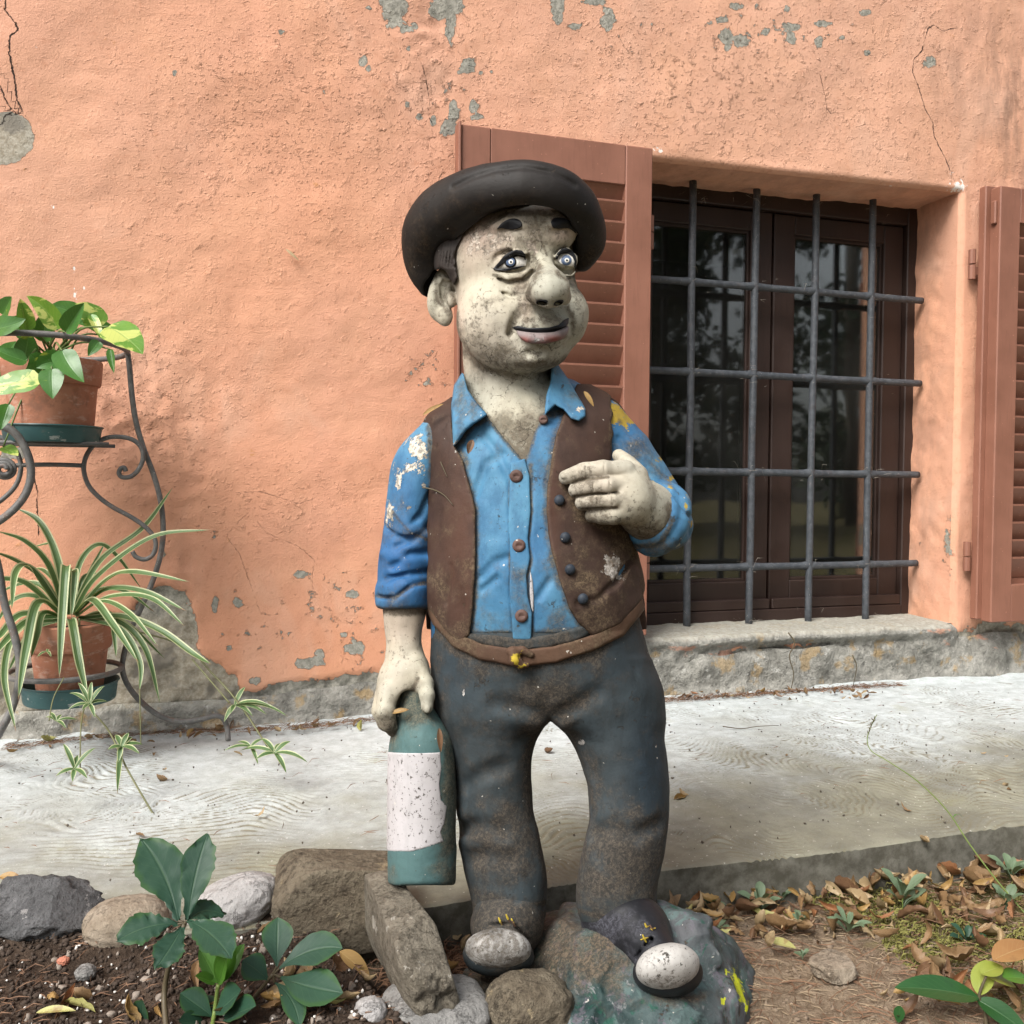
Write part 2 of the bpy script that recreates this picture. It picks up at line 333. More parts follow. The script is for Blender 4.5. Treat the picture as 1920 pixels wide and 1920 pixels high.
PEEL = [(738, 12, 20, 34, 1), (728, 2, 16, 14, 1), (742, 28, 10, 18, 1), (838, 5, 26, 26, 1), (846, 40, 9, 30, 1), (830, 15, 16, 18, .9), (762, 58, 14, 8, .8), (778, 48, 8, 7, .8), (1046, 12, 12, 22, 1), (1047, 30, 7, 14, 1), (1140, 36, 10, 20, 1), (1078, 49, 12, 6, .8), (1115, 2, 20, 6, .9),
        (1362, 70, 12, 14, 1), (1386, 78, 14, 11, 1), (1364, 88, 6, 8, .9), (1355, 38, 10, 6, .9), (1330, 44, 8, 5, .8), (1482, 72, 10, 11, 1), (1484, 50, 20, 8, .8), (1535, 80, 7, 12, 1), (1545, 44, 18, 6, .8), (1622, 24, 10, 6, .9), (1746, 116, 11, 12, .8), (1436, 60, 8, 6, .8), (1380, 10, 14, 8, .8), (1476, 16, 6, 8, .7), (1628, 98, 5, 5, .8), (1580, 70, 6, 5, .7),
        (878, 124, 13, 12, 1), (862, 134, 6, 6, .8), (680, 116, 7, 9, 1), (690, 130, 5, 6, .9), (886, 200, 8, 12, .9), (894, 219, 12, 5, .9), (850, 210, 7, 22, 1), (842, 238, 15, 12, 1), (812, 226, 6, 10, .9), (786, 220, 7, 5, .8), (606, 174, 5, 4, .8), (530, 62, 6, 4, .8), (328, 137, 4, 5, .9), (688, 15, 8, 4, .7), (765, 92, 4, 6, .8), (763, 195, 4, 8, .7), (904, 135, 6, 5, .8), (922, 134, 5, 5, .7), (820, 330, 0, 0, 0),
        (1768, 1060, 16, 38, 1), (1762, 1100, 12, 22, .95), (30, 850, 24, 10, 1), (690, 1300, 40, 16, .7), (305, 1040, 7, 6, .8), (400, 1010, 5, 4, .7), (403, 1130, 6, 16, .9), (565, 1078, 14, 6, .8), (570, 1245, 16, 9, .9), (445, 1130, 10, 8, .8), (665, 1215, 16, 14, .9), (600, 1225, 12, 8, .8), (430, 1215, 8, 5, .8), (480, 1275, 12, 8, .9), (660, 1115, 14, 7, .8), (590, 1240, 16, 8, .9), (645, 1190, 8, 8, .8)]
SPECK = [(800, 690, 60, 60, .40), (835, 740, 40, 50, .38), (640, 1130, 120, 110, .36), (500, 1180, 130, 90, .33), (1450, 60, 200, 70, .36), (840, 170, 90, 110, .30), (1180, 60, 180, 70, .30), (680, 1240, 70, 60, .36), (1560, 50, 120, 60, .30), (90, 330, 60, 160, .22), (430, 1000, 200, 120, .22)]
WHITE = [(1195, 290, 16, 12, .5), (1237, 284, 12, 14, .45), (1200, 262, 8, 6, .4), (1672, 344, 12, 10, .4), (1796, 350, 20, 16, .5), (1788, 325, 8, 12, .4), (140, 505, 7, 12, .5), (140, 550, 6, 16, .45), (155, 540, 6, 7, .4), (99, 388, 5, 12, .5), (70, 90, 5, 14, .35), (1500, 242, 8, 8, .38), (500, 1130, 14, 14, .32), (590, 1155, 12, 16, .33), (570, 1250, 14, 10, .33), (1196, 240, 4, 5, .4)]
def blobs(px, py, L, soft=0.55):
    a = np.zeros_like(px)
    for x, y, rx, ry, s in L:
        if rx <= 0: continue
        q = ((px-x)/rx)**2+((py-y)/ry)**2
        m = q < 9
        a[m] = np.maximum(a[m], s*np.exp(-soft*q[m]))
    return a
def poly_sd(px, py, P):
    """signed distance (negative inside) to a polygon, any array shape"""
    P = np.asarray(P, float); d = np.full(px.shape, 1e9); ins = np.zeros(px.shape, bool)
    for i in range(len(P)):
        a, b = P[i-1], P[i]; e = b-a; wx, wy = px-a[0], py-a[1]
        t = np.clip((wx*e[0]+wy*e[1])/(e@e+1e-12), 0, 1)
        d = np.minimum(d, (wx-e[0]*t)**2+(wy-e[1]*t)**2)
        c = ((a[1] > py) != (b[1] > py)) & (px < (b[0]-a[0])*(py-a[1])/(b[1]-a[1]+1e-12)+a[0])
        ins ^= c
    d = np.sqrt(d); return np.where(ins, -d, d)
BASE_TOP = [(-300, 1215), (0, 1205), (120, 1190), (250, 1150), (270, 1112), (310, 1098), (350, 1102), (365, 1160), (372, 1220), (400, 1255), (445, 1262), (452, 1285), (520, 1288), (600, 1276), (700, 1266), (820, 1255), (1000, 1245), (1200, 1235), (1300, 1225), (1790, 1178), (1830, 1170), (2400, 1150), (2400, 1500), (-300, 1500)]
def wall_attrs(V):
    px, py = proj(V); px = px.astype(np.float64); py = py.astype(np.float64)
    n = fbm(V, 14, 3)*26
    peel = blobs(px, py, PEEL)
    peel = np.maximum(peel, blobs(px, py, SPECK, 0.8))
    sdb = poly_sd(px, py+n, BASE_TOP); peel = np.maximum(peel, np.clip(0.5-sdb/26, 0, 1.5))
    circ = 1-np.sqrt(((px-8)/56)**2+((py-258)/50)**2); peel = np.maximum(peel, np.clip(0.5+circ*4, 0, 2)*(circ > -0.4))
    far = (px < -60) | (px > 1990) | (py < -60)
    peel[far] = np.maximum(peel[far], np.clip(fbm(V[far], 3, 3)*0.9, 0, 1))
    buff = np.clip(0.5-poly_sd(px, py, [(-300, 1180), (300, 1160), (345, 1130), (400, 1240), (445, 1260), (445, 1290), (360, 1400), (-300, 1400)])/30, 0, 1)
    buff = np.maximum(buff, np.clip(1.6-np.sqrt(((px-8)/56)**2+((py-258)/50)**2), 0, 1))
    buff = np.maximum(buff, 0.6*np.clip((px-1700)/100, 0, 1)*(py > 1000))
    white = blobs(px, py, WHITE)
    cd_ = np.full(len(V), 1.0); cw = np.zeros(len(V)); best = np.full(len(V), 1e9)
    for P, wd in CRACKS:
        W3 = np.array([on_plane(x, y, y=0) for x, y in P])[:, [0, 2]]; q = V[:, [0, 2]]
        L = len(W3)
        m = (q[:, 0] > W3[:, 0].min()-.06) & (q[:, 0] < W3[:, 0].max()+.06) & (q[:, 1] > W3[:, 1].min()-.06) & (q[:, 1] < W3[:, 1].max()+.06)
        qi = q[m]; bb = np.full(len(qi), 1e9); sg = np.zeros(len(qi)); al = np.zeros(len(qi))
        for i in range(L-1):
            a, e = W3[i], W3[i+1]-W3[i]; r = qi-a; t = np.clip((r@e)/(e@e), 0, 1); d = np.linalg.norm(r-t[:, None]*e, axis=1)
            s = np.where(r[:, 0]*e[1]-r[:, 1]*e[0] >= 0, 1.0, -1.0); u = d < bb-1e-9
            bb[u] = d[u]; sg[u] = s[u]; al[u] = (i+t[u])/(L-1)
        k = np.where(m)[0]; u = bb < best[k]
        best[k[u]] = bb[u]; cd_[k[u]] = (bb*sg)[u]; cw[k[u]] = (wd*0.00058*np.clip(np.minimum(al, 1-al)*9+0.12, 0, 1)*(bb < .05))[u]
    stain = blobs(px, py, [(1890, 190, 55, 110, .75), (1800, 150, 50, 90, .4), (1905, 330, 40, 60, .5), (1860, 60, 60, 60, .4), (1850, 1210, 90, 50, .7), (330, 1190, 30, 90, .55), (1780, 1080, 30, 120, .35), (545, 1000, 80, 40, .15), (1740, 700, 30, 500, .22)], 0.7)
    stain = np.maximum(stain, blobs(px, py, [(290, 850, 70, 90, .2), (300, 1010, 40, 60, .25)], .7))
    rough = blobs(px, py, [(640, 200, 330, 190, .75), (1300, 130, 420, 200, .65), (260, 780, 95, 110, .9), (300, 900, 80, 60, .5), (430, 760, 60, 60, .25), (1600, 260, 300, 120, .45), (480, 930, 180, 60, .4)], .7)
    pale = np.clip(blobs(px, py, [(1500, 150, 700, 300, .75), (1850, 700, 160, 700, .35), (820, 60, 120, 200, .3), (120, 350, 330, 420, .55), (480, 560, 300, 200, .3)], .5), 0, 1)  # left-hand patch paints the brighter light there into the colour; others just paler
    return dict(peel=peel, buff=buff, white=white, crack_d=cd_, crack_w=cw, stain=stain, rough=rough, pale=pale)
def wall_relief(V):
    px, py = proj(V)
    r = fbm(V, 5, 3)*0.010+fbm(V, 24, 3)*0.0022
    b = blobs(px, py, [(250, 780, 100, 120, 1), (300, 905, 90, 60, .7), (340, 1040, 40, 60, .6), (800, 90, 45, 130, .8)], .7)
    rid = (0.5-np.abs(fbm(V, 17, 3)))
    r = r + b*(rid-0.3)*0.022
    sdb = poly_sd(px, py+fbm(V, 14, 3)*26, BASE_TOP); low = np.clip(0.5-sdb/14, 0, 1)
    r = r - low*(0.007+0.018*np.abs(fbm(V, 22, 4)))
    return r
def grid_faces(nx, nz, keep=None):
    i, j = np.meshgrid(np.arange(nx-1), np.arange(nz-1), indexing='ij'); a = i*nz+j
    Fq = np.stack([a, a+nz, a+nz+1, a+1], -1).reshape(-1, 4)
    return Fq if keep is None else Fq[keep.ravel()]
def seg(*parts): return np.unique(np.round(np.concatenate(parts), 5))
gx = seg(np.arange(-3.2, -.62, .08), np.arange(-.62, WX0, .0068), [WX0], np.arange(WX0+.0068, WX1-.003, .0068), [WX1], np.arange(WX1+.0068, 2.75, .0068), np.arange(2.75, 5.6, .08))
gz = seg(np.arange(-.16, 0, .02), np.arange(0, WZ0-.003, .0068), [WZ0], np.arange(WZ0+.0068, WZ1, .0068), [WZ1], np.arange(WZ1+.0068, 2.2, .0068), np.arange(2.2, 3.6, .08))
X, Z = np.meshgrid(gx, gz, indexing='ij')
# the lintel edge is not level: shift the rows near it
Zs = Z + np.exp(-((Z-WZ1)/0.12)**2)*np.clip(X-WX0, 0, WX1-WX0)*0.018
V = np.stack([X, np.zeros_like(X), Zs], -1).reshape(-1, 3)
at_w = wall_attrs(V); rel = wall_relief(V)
inx = np.maximum(WX0-V[:, 0], V[:, 0]-WX1); inz = np.maximum(WZ0-V[:, 2], V[:, 2]-lintel(V[:, 0]))
ed = np.sqrt(np.maximum(inx, 0)**2+np.maximum(inz, 0)**2)
V[:, 1] = -rel*np.clip((ed-.004)/.03, 0, 1) + 0.016*np.clip(1-ed/0.016, 0, 1)**2
xc = (gx[:-1]+gx[1:])/2; zc = (gz[:-1]+gz[1:])/2
keep = ~((xc[:, None] > WX0) & (xc[:, None] < WX1) & (zc[None, :] > WZ0) & (zc[None, :] < WZ1))
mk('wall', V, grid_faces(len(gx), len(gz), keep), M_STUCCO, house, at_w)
# the reveals of the opening: two jambs and the soffit
RD = 0.215
def reveal(pts, name):
    n = len(pts); ys = np.linspace(0.0150, RD, 22); pts = np.asarray(pts)
    V = np.array([[(p[0], y, p[1]) for y in ys] for p in pts]).reshape(-1, 3)
    nz = fbm(V, 9, 3)*0.012+fbm(V, 30, 3)*0.003
    return V, nz
zz = np.linspace(WZ0-.01, lintel(WX1)+.014, 150)
for xx, sg in ((WX1, 1), (WX0, -1)):
    V, nz = reveal([(xx, z) for z in zz], 'j'); nzf = nz*np.clip((V[:, 1]-.012)/.05, 0, 1); V[:, 0] += sg*nzf
    A = wall_attrs(V); A['peel'] = np.clip(0.55*np.exp(-((V[:, 2]-.42)/.11)**2-((V[:, 1]-.02)/.035)**2)+0.35*np.exp(-((V[:, 2]-.4)/.05)**2-((V[:, 1]-.16)/.03)**2), 0, 1)
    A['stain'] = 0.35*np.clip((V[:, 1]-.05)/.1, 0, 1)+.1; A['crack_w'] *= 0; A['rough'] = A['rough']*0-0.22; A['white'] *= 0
    mk('window_jamb', V, grid_faces(len(zz), 22), M_STUCCO, house, A)
xx_ = np.linspace(WX0-.014, WX1+.014, 130)
V, nz = reveal([(x, lintel(x)) for x in xx_], 's'); V[:, 2] += nz*np.clip((V[:, 1]-.012)/.05, 0, 1)
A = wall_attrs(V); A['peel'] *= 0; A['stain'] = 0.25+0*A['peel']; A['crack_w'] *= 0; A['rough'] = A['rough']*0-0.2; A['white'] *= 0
mk('window_soffit', V, grid_faces(130, 22), M_STUCCO, house, A)
# sill: rounded slab standing a little proud, its front broken away in the middle
sx = np.linspace(WX0-.09, WX1+.03, 240); prof = [(RD+.01, WZ0+.012), (.13, WZ0+.011), (.05, WZ0+.010), (.0, WZ0+.007), (-.014, WZ0+.002), (-.025, WZ0-.012), (-.028, WZ0-.045), (-.027, WZ0-.065), (-.026, WZ0-.085), (-.024, WZ0-.105), (-.022, WZ0-.125), (-.022, WZ0-.150), (-.020, -.02)]
pr = spline([(a, b, 0) for a, b in prof], 60)[:, :2]
V = np.array([[(x, p[0], p[1]) for p in pr] for x in sx]).reshape(-1, 3)
px, py = proj(V); brk = blobs(px, py, [(1520, 1235, 190, 42, 1), (1400, 1270, 130, 30, .8), (1640, 1225, 120, 40, .6)], .6)
dsp = fbm(V, 13, 4)*0.012+fbm(V, 40, 3)*0.005
onf = np.clip((WZ0-.012-V[:, 2])/.02, 0, 1)
V[:, 1] += brk*onf*(0.030+0.045*np.abs(fbm(V, 16, 4)))+dsp*onf; V[:, 2] += dsp*0.5*(1-onf)
endf = np.clip(np.minimum(V[:, 0]-sx[0], sx[-1]-V[:, 0])/.06, 0, 1); V[:, 1] += (1-endf)*0.028*(V[:, 1] < .0)
mk('window_sill', V, grid_faces(240, 60), M_SILL, house, dict(pink=blobs(px, py, [(1330, 1225, 110, 18, 1), (1290, 1240, 60, 10, .6), (1780, 1190, 40, 20, .9)], .5)))
# rough footing below the sill and along the wall
fx = np.linspace(-1.2, 3.4, 420); fpr = [(.0, .13), (-.012, .10), (-.018, .07), (-.022, .04), (-.030, .015), (-.045, -.02)]
fp = spline([(a, b, 0) for a, b in fpr], 22)[:, :2]
V = np.array([[(x, p[0], p[1]*np.clip(.55+.5*np.clip((x-.0)/2., 0, 1), .4, 1)) for p in fp] for x in fx]).reshape(-1, 3)
V[:, 1] += fbm(V, 10, 4)*0.030+0.004; V[:, 2] += fbm(V+5, 8, 3)*0.02*np.clip(V[:, 2]/.05, 0, 1)
px, py = proj(V)
mk('plinth', V, grid_faces(420, 22), M_SILL, house, dict(pink=blobs(px, py, [(1850, 1200, 60, 30, .7)], .5)))
# window: frame, casement leaves and panes
win = empty('window', (0, 0, 0)); win.parent = house
FY = 0.195
def bar(mb, x0, x1, z0, z1, y0, y1, bev=0.003): mb.box((x0, y0, z0), (x1, y1, z1), bev=bev)
mb = MB(); top = WZ1+.03
bar(mb, WX0-.01, WX0+.05, WZ0-.01, top, FY, FY+.07); bar(mb, WX1-.032, WX1+.01, WZ0-.01, top, FY, FY+.07)
bar(mb, WX0+.05, WX1-.032, WZ1-.035, top, FY+.001, FY+.07); bar(mb, WX0+.05, WX1-.032, WZ0-.01, WZ0+.045, FY-.004, FY+.07)
mb.build('window_frame', M_WIN, win, smooth=False)
xm = (WX0+WX1)/2+.01; cas = [(WX0+.053, xm-.004), (xm+.004, WX1-.035)]
for a, b in cas:
    mb = MB(); y0, y1 = FY+.018, FY+.06; zb, zt = WZ0+.048, WZ1-.038
    lw = .075
    bar(mb, a, a+lw, zb, zt, y0, y1); bar(mb, b-lw, b, zb, zt, y0, y1); bar(mb, a+lw, b-lw, zt-.06, zt, y0+.001, y1); bar(mb, a+lw, b-lw, zb+.0, zb+.085, y0+.001, y1); bar(mb, a, b, zb-.002, zb+.03, y0-.02, y0+.002)
    # glazing bead
    for q in ((a+lw, a+lw+.008, zb+.085, zt-.06), (b-lw-.008, b-lw, zb+.085, zt-.06)): bar(mb, *q, y0+.010, y1-.004, .001)
    bar(mb, a+lw+.008, b-lw-.008, zb+.085, zb+.094, y0+.010, y1-.004, .001); bar(mb, a+lw+.008, b-lw-.008, zt-.069, zt-.06, y0+.010, y1-.004, .001)
    mb.build('casement', M_WIN, win, smooth=False)
    mb = MB(); mb.box((a+lw-.004, FY+.036, zb+.08), (b-lw+.004, FY+.041, zt-.055)); mb.build('window_pane', M_GLASS, win, smooth=False)
# the dim room behind: floor, walls, a pale sheet on a table
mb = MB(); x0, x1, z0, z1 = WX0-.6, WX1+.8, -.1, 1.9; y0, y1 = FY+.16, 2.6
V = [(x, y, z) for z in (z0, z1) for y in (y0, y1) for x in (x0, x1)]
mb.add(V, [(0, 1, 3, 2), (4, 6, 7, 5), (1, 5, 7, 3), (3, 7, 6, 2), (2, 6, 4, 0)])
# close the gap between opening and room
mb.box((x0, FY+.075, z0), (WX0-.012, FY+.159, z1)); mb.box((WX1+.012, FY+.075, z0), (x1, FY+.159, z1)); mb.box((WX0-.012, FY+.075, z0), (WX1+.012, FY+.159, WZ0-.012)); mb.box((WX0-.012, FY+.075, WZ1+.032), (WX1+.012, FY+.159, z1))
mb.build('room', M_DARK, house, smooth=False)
# grille: four uprights and four cross bars of round iron
gr = empty('window_grille', (0, 0, 0)); gr.parent = house
GY = 0.145
for k, (xt, xb) in enumerate(((1.346, 1.342), (1.560, 1.556), (1.772, 1.768), (1.979, 1.982))):
    mb = MB(); zt = np.linspace(WZ0-.012, lintel(xt)+.01, 26); P = np.stack([xt+(xb-xt)*(1-(zt-WZ0)/1.33), np.full(26, GY), zt], 1); P[:, 0] += fbm(P+k, 2.5, 2)*.004
    mb.tube(P, .0112, 10); mb.build('grille_bar', M_GRILLE, gr)
for k, z in enumerate((1.203, .936, .640, .350)):
    mb = MB(); xs = np.linspace(WX0-.015, WX1-.012, 60); P = np.stack([xs, np.full(60, GY+.004), np.full(60, z)], 1); P[:, 2] += fbm(P*np.array([1, 1, 0])+k*3, 2, 2)*.004
    r = np.full(60, .0108)
    for xj in (1.344, 1.558, 1.770, 1.981): r += .0042*np.exp(-((xs-xj)/.020)**2)
    mb.tube(P, r, 12); mb.build('grille_bar', M_GRILLE, gr)
# shutters
def shutter(x0, x1, z0, z1, y0, y1, flip=False):
    """a louvred leaf lying open against the wall: stiles, rails and slats"""
    sh = empty('shutter', (0, 0, 0)); sh.parent = house
    sw, tr = .078, .105
    mb = MB(); mb.box((x0, y0, z0), (x0+sw, y1, z1), bev=.003)
    mb.build('stile', M_SHUT, sh, smooth=False)
    mb = MB(); mb.box((x1-sw, y0, z0), (x1, y1, z1), bev=.003); mb.build('stile', M_SHUT, sh, smooth=False)
    for a, b in ((z0, z0+.115), (z1-tr, z1)):
        mb = MB(); mb.box((x0+sw+.0006, y0+.0015, a), (x1-sw-.0006, y1-.002, b), bev=.002); mb.build('rail', M_SHUT, sh, smooth=False)
    zs = np.arange(z1-tr-.036, z0+.115+.004, -.0545)
    first = None
    for z in zs:
        if first is None:
            mb = MB(); t = .011; P = [(y0+.006, -.011), (y0+.006, -.001), (y1-.008, .046), (y1-.008, .036)]
            ch = [(y0+.0040, .044), (y0+.0040, .0495), (y0+.009, .0500), (y1-.004, -.004), (y1-.004, -.016)]
            V = [(x, a, b) for x in (x0+sw-.004, x1-sw+.004) for a, b in ch]; n = len(ch)
            mb.add(V, [(i, (i+1) % n, n+(i+1) % n, n+i) for i in range(n)]+[tuple(range(n))[::-1], tuple(range(n, 2*n))])
            o = mb.build('slat', M_SHUT, sh, smooth=False); o.location.z = z; first = o
        else:
            o = first.copy(); COL.objects.link(o); o.parent = sh; o.location.z = z
    return sh
shL = shutter(.583, 1.112, .190, 1.500, -.062, -.022)
mb = MB(); mb.box((.5835, -.0215, .20), (1.10, -.014, 1.49)); mb.build('backing_board', M_SHUT, shL, smooth=False)
mb = MB(); mb.box((.575, -.070, .19), (.5822, -.030, 1.505), bev=.002); mb.build('edge_strip', M_SHUT, shL, smooth=False)
shR = shutter(2.258, 2.80, .185, 1.512, -.085, -.045)
mb = MB(); mb.box((2.240, -.046, .19), (2.78, -.018, 1.522), bev=.003); mb.build('backing_board', M_SHUT, shR, smooth=False)
for xh, zh, sh, yy in ((1.121, 1.285, shL, -.03), (2.216, 1.285, shR, -.022), (2.222, .385, shR, -.022), (1.121, .385, shL, -.03)):
    mb = MB(); mb.tube([(xh, yy, zh-.045), (xh, yy, zh-.002)], .011, 10); mb.tube([(xh, yy, zh+.002), (xh, yy, zh+.045)], .011, 10)
    mb.box((xh, yy+.002, zh-.03), (xh+(.03 if sh is shR else -.02), yy+.008, zh-.005)); smooth_by_angle(mb.build('hinge', M_SHUT, sh))
mb = MB(); mb.box((2.248, -.075, 1.40), (2.258, -.055, 1.47), bev=.003); mb.build('latch', M_SHUT, shR, smooth=False)
# ------------------------------------------------------------------ ground: path, soil, far ground
SOIL = -0.072
def kerb_y(x): return -1.062-0.012*np.sin(x*3.1+.4)-0.008*np.sin(x*8.3)-0.03*np.clip((x-.7)/.7, 0, 1)+0.0*x
def m_path():
    g = G('brushed_concrete'); a = g.noise(2.2, 5, 0.6); b = g.noise(30, 6, 0.7); f = g.noise(260, 6, 0.8); y = g.sep(g.co(), 1)
    col = g.mix(g.ss(b, 0.3, 0.7), (0.375, 0.402, 0.395), (0.520, 0.558, 0.560))
    # darker, browner and greener towards the open edge of the path
    e = g.ss(g.ma('ADD', g.ma('MULTIPLY', y, -1.0), g.ma('MULTIPLY', g.ma('SUBTRACT', a, 0.5), 1.5)), 0.22, 1.02)
    col = g.mix(g.ma('MULTIPLY', e, 0.85), col, g.mix(g.ss(g.noise(9, 5, 0.6), 0.35, 0.65), (0.125, 0.112, 0.070), (0.205, 0.194, 0.128)))
    gr = g.ma('MULTIPLY', g.ss(g.attr('groove'), 0.2, 0.9), g.ss(g.noise(28, 5, 0.7, v=g.map(loc=(7, 3, 2))), 0.34, 0.56))
    col = g.mix(g.ma('MULTIPLY', gr, 0.84), col, (0.165, 0.145, 0.095))
    col = g.mix(g.ma('MULTIPLY', g.ss(f, 0.56, 0.66), 0.55), col, (0.13, 0.118, 0.09))
    col = g.mix(g.ma('MULTIPLY', g.ss(g.noise(130, 3, 0.6, v=g.map(loc=(2, 7, 1))), 0.66, 0.69), 0.45), col, (0.60, 0.59, 0.55))
    col = g.mix(g.ma('MULTIPLY', g.ss(g.noise(5, 5, 0.65, v=g.map(loc=(9, 1, 1))), 0.60, 0.72), 0.35), col, (0.26, 0.25, 0.12))
    # the cut face
    nz = g.sep(g.n('ShaderNodeNewGeometry').outputs['Normal'], 2); fc = g.ma('SUBTRACT', 1.0, g.ss(nz, 0.25, 0.6))
    col = g.mix(fc, col, g.mix(g.ss(b, 0.35, 0.65), (0.085, 0.080, 0.062), (0.165, 0.158, 0.132)))
    return g.out(col, 0.93, g.bump(g.ma('ADD', g.ma('MULTIPLY', b, 0.6), g.ma('MULTIPLY', f, 0.5)), 0.0028, 0.8), **{'Specular IOR Level': 0.2})
M_PATH = m_path()
def trowel(x, y):
    """height of the fan-shaped ridges left by the brush; overlapping strokes"""
    h = np.zeros_like(x); top = np.full(x.shape, -1.0)
    rr = np.random.default_rng(5)
    for k in range(34):
        cx, cy = rr.uniform(-1.3, 2.9), rr.uniform(-1.15, .05)
        rad = rr.uniform(.09, .22); a0 = rr.uniform(-.5, .5)+rr.choice([0.3, 2.6]); per = rr.uniform(.011, .016); ln = rr.uniform(.8, 1.5)
        dx, dy = x-cx, (y-cy)*1.25
        m = (np.abs(dx) < rad*1.3) & (np.abs(dy) < rad*1.3)
        if not m.any(): continue
        dxm, dym = dx[m], dy[m]; r = np.hypot(dxm, dym); th = (np.arctan2(dym, dxm)-a0+np.pi) % (2*np.pi)-np.pi
        wgt = np.clip((ln-np.abs(th))/.35, 0, 1)*np.clip((rad-r)/.03, 0, 1)*np.clip((r-.03)/.03, 0, 1)
        wv = np.cos(2*np.pi*(r+.007*np.sin(th*4+cx*9)+.004*np.sin(th*11+cy*20))/per)*wgt
        hm = h[m]; h[m] = hm*(1-wgt)+wv
    return h
gx = seg(np.arange(-3.2, -1.0, .06), np.arange(-1.0, 2.75, .0042), np.arange(2.75, 5.5, .06)); ny = 250
t = np.linspace(0, 1, ny)
X, T = np.meshgrid(gx, t, indexing='ij'); Y = 0.03*(1-T)+kerb_y(X)*T
st = fbm(np.stack([X*1.0, Y*1.0, 0*X], -1), 2.0, 2)
q1 = X+.10*fbm(np.stack([X, Y, 0*X], -1), 3, 2); q2 = Y+.12*fbm(np.stack([X, Y, 0*X+3], -1), 2.6, 3)
qq = q2+.075*np.sin(2*np.pi*(q1/.30+.9*fbm(np.stack([X*.6, Y*2.2, 0*X+1], -1), 1.3, 2)))*np.clip(.6+1.6*fbm(np.stack([X, Y, 0*X+6], -1), 2.2, 2), .1, 1.3)
swirl = np.cos(2*np.pi*(qq+.0055*fbm(np.stack([X, Y, 0*X], -1), 34, 4))/(.0150))*np.clip(.75+1.5*fbm(np.stack([X, Y, 0*X+8], -1), 3.5, 3), 0, 1)
tr = trowel(X, Y); hh = np.where(np.abs(tr) > .02, tr, swirl)
amp = np.clip(.72+1.9*fbm(np.stack([X, Y, 0*X+4], -1), 5.5, 5), .06, 1.1)*np.clip(-Y/.12, .1, 1)
Zp = hh*amp*.0017*(.5+1.3*np.clip(.5+fbm(np.stack([X, Y, 0*X+12], -1), 60, 3), 0, 1))+.0007*fbm(np.stack([X, Y, 0*X+2], -1), 90, 3)+fbm(np.stack([X, Y, 0*X], -1), 1.6, 3)*.008+0.018*np.clip(1+Y/.09, 0, 1)**1.5
edge = np.clip((Y-kerb_y(X))/.008, 0, 1); Zp -= (1-edge)**2*.0025
groove = np.clip(-hh*amp, 0, 1)*1.3
Vt = np.stack([X, Y, Zp], -1)
# the cut face and a buried foot
ks = np.array([0.15, .3, .45, .6, .75, .9, 1.05, 1.5]); KY = np.repeat(kerb_y(gx)[:, None], 8, 1)-.0005-.004*ks[None]
Kz = Zp[:, -1:]-ks[None]*.085; KV = np.stack([np.repeat(gx[:, None], 8, 1), KY+fbm(np.stack([np.repeat(gx[:, None], 8, 1), Kz*2, Kz*0], -1), 26, 3)*.006, Kz], -1)
KV = np.concatenate([Vt[:, -1:], KV], 1); nk = KV.shape[1]
VV = np.concatenate([Vt.reshape(-1, 3), KV.reshape(-1, 3)]); GRV = np.concatenate([groove.ravel(), np.zeros(KV.shape[0]*nk)])
path = mk('path', VV, np.concatenate([grid_faces(len(gx), ny), grid_faces(len(gx), nk)+len(gx)*ny]), M_PATH, None, dict(groove=GRV)); path['kind'] = 'structure'
PATH_GRID = (gx, Zp)
def path_z(x, y): return float(0.008*fbm(np.array([x, y, 0.]), 1.6, 3)+0.018*max(0, 1+y/.09)**1.5)

# the stone edging divides the raised dark bed (left) from the dry ground (right)
BED = [(-3, -1.0), (.04, -1.0), (.14, -1.05), (.175, -1.15), (.20, -1.28), (.27, -1.37), (.38, -1.42), (.50, -1.46), (.50, -3.2), (-3, -3.2)]
def ground_z(x, y):
    x = np.asarray(x, float); y = np.asarray(y, float); p = np.stack([x, y, 0*x], -1)
    d = poly_sd(x, y, BED); bed = np.clip(0.5-d/.05, 0, 1)
    z = SOIL+fbm(p, 3, 3)*.022+fbm(p, 14, 3)*.008+0.010*np.clip((x-1.2), 0, 1)
    zb = -.012+fbm(p, 4, 3)*.020+fbm(p, 16, 4)*.016
    z = z*(1-bed)+zb*bed
    far = np.clip((np.hypot(x, y+1)-3)/3, 0, 1); z = z*(1-far)+far*(SOIL-.03)
    zb2 = np.clip((y+1.10)/.06, 0, 1)*.016*bed; z = z+zb2; back = np.clip((y-(kerb_y(x)+.01))/.02, 0, 1)*(1-bed); back = np.maximum(back, np.clip((y+1.022)/.012, 0, 1)); return z*(1-back)+back*(-.16)
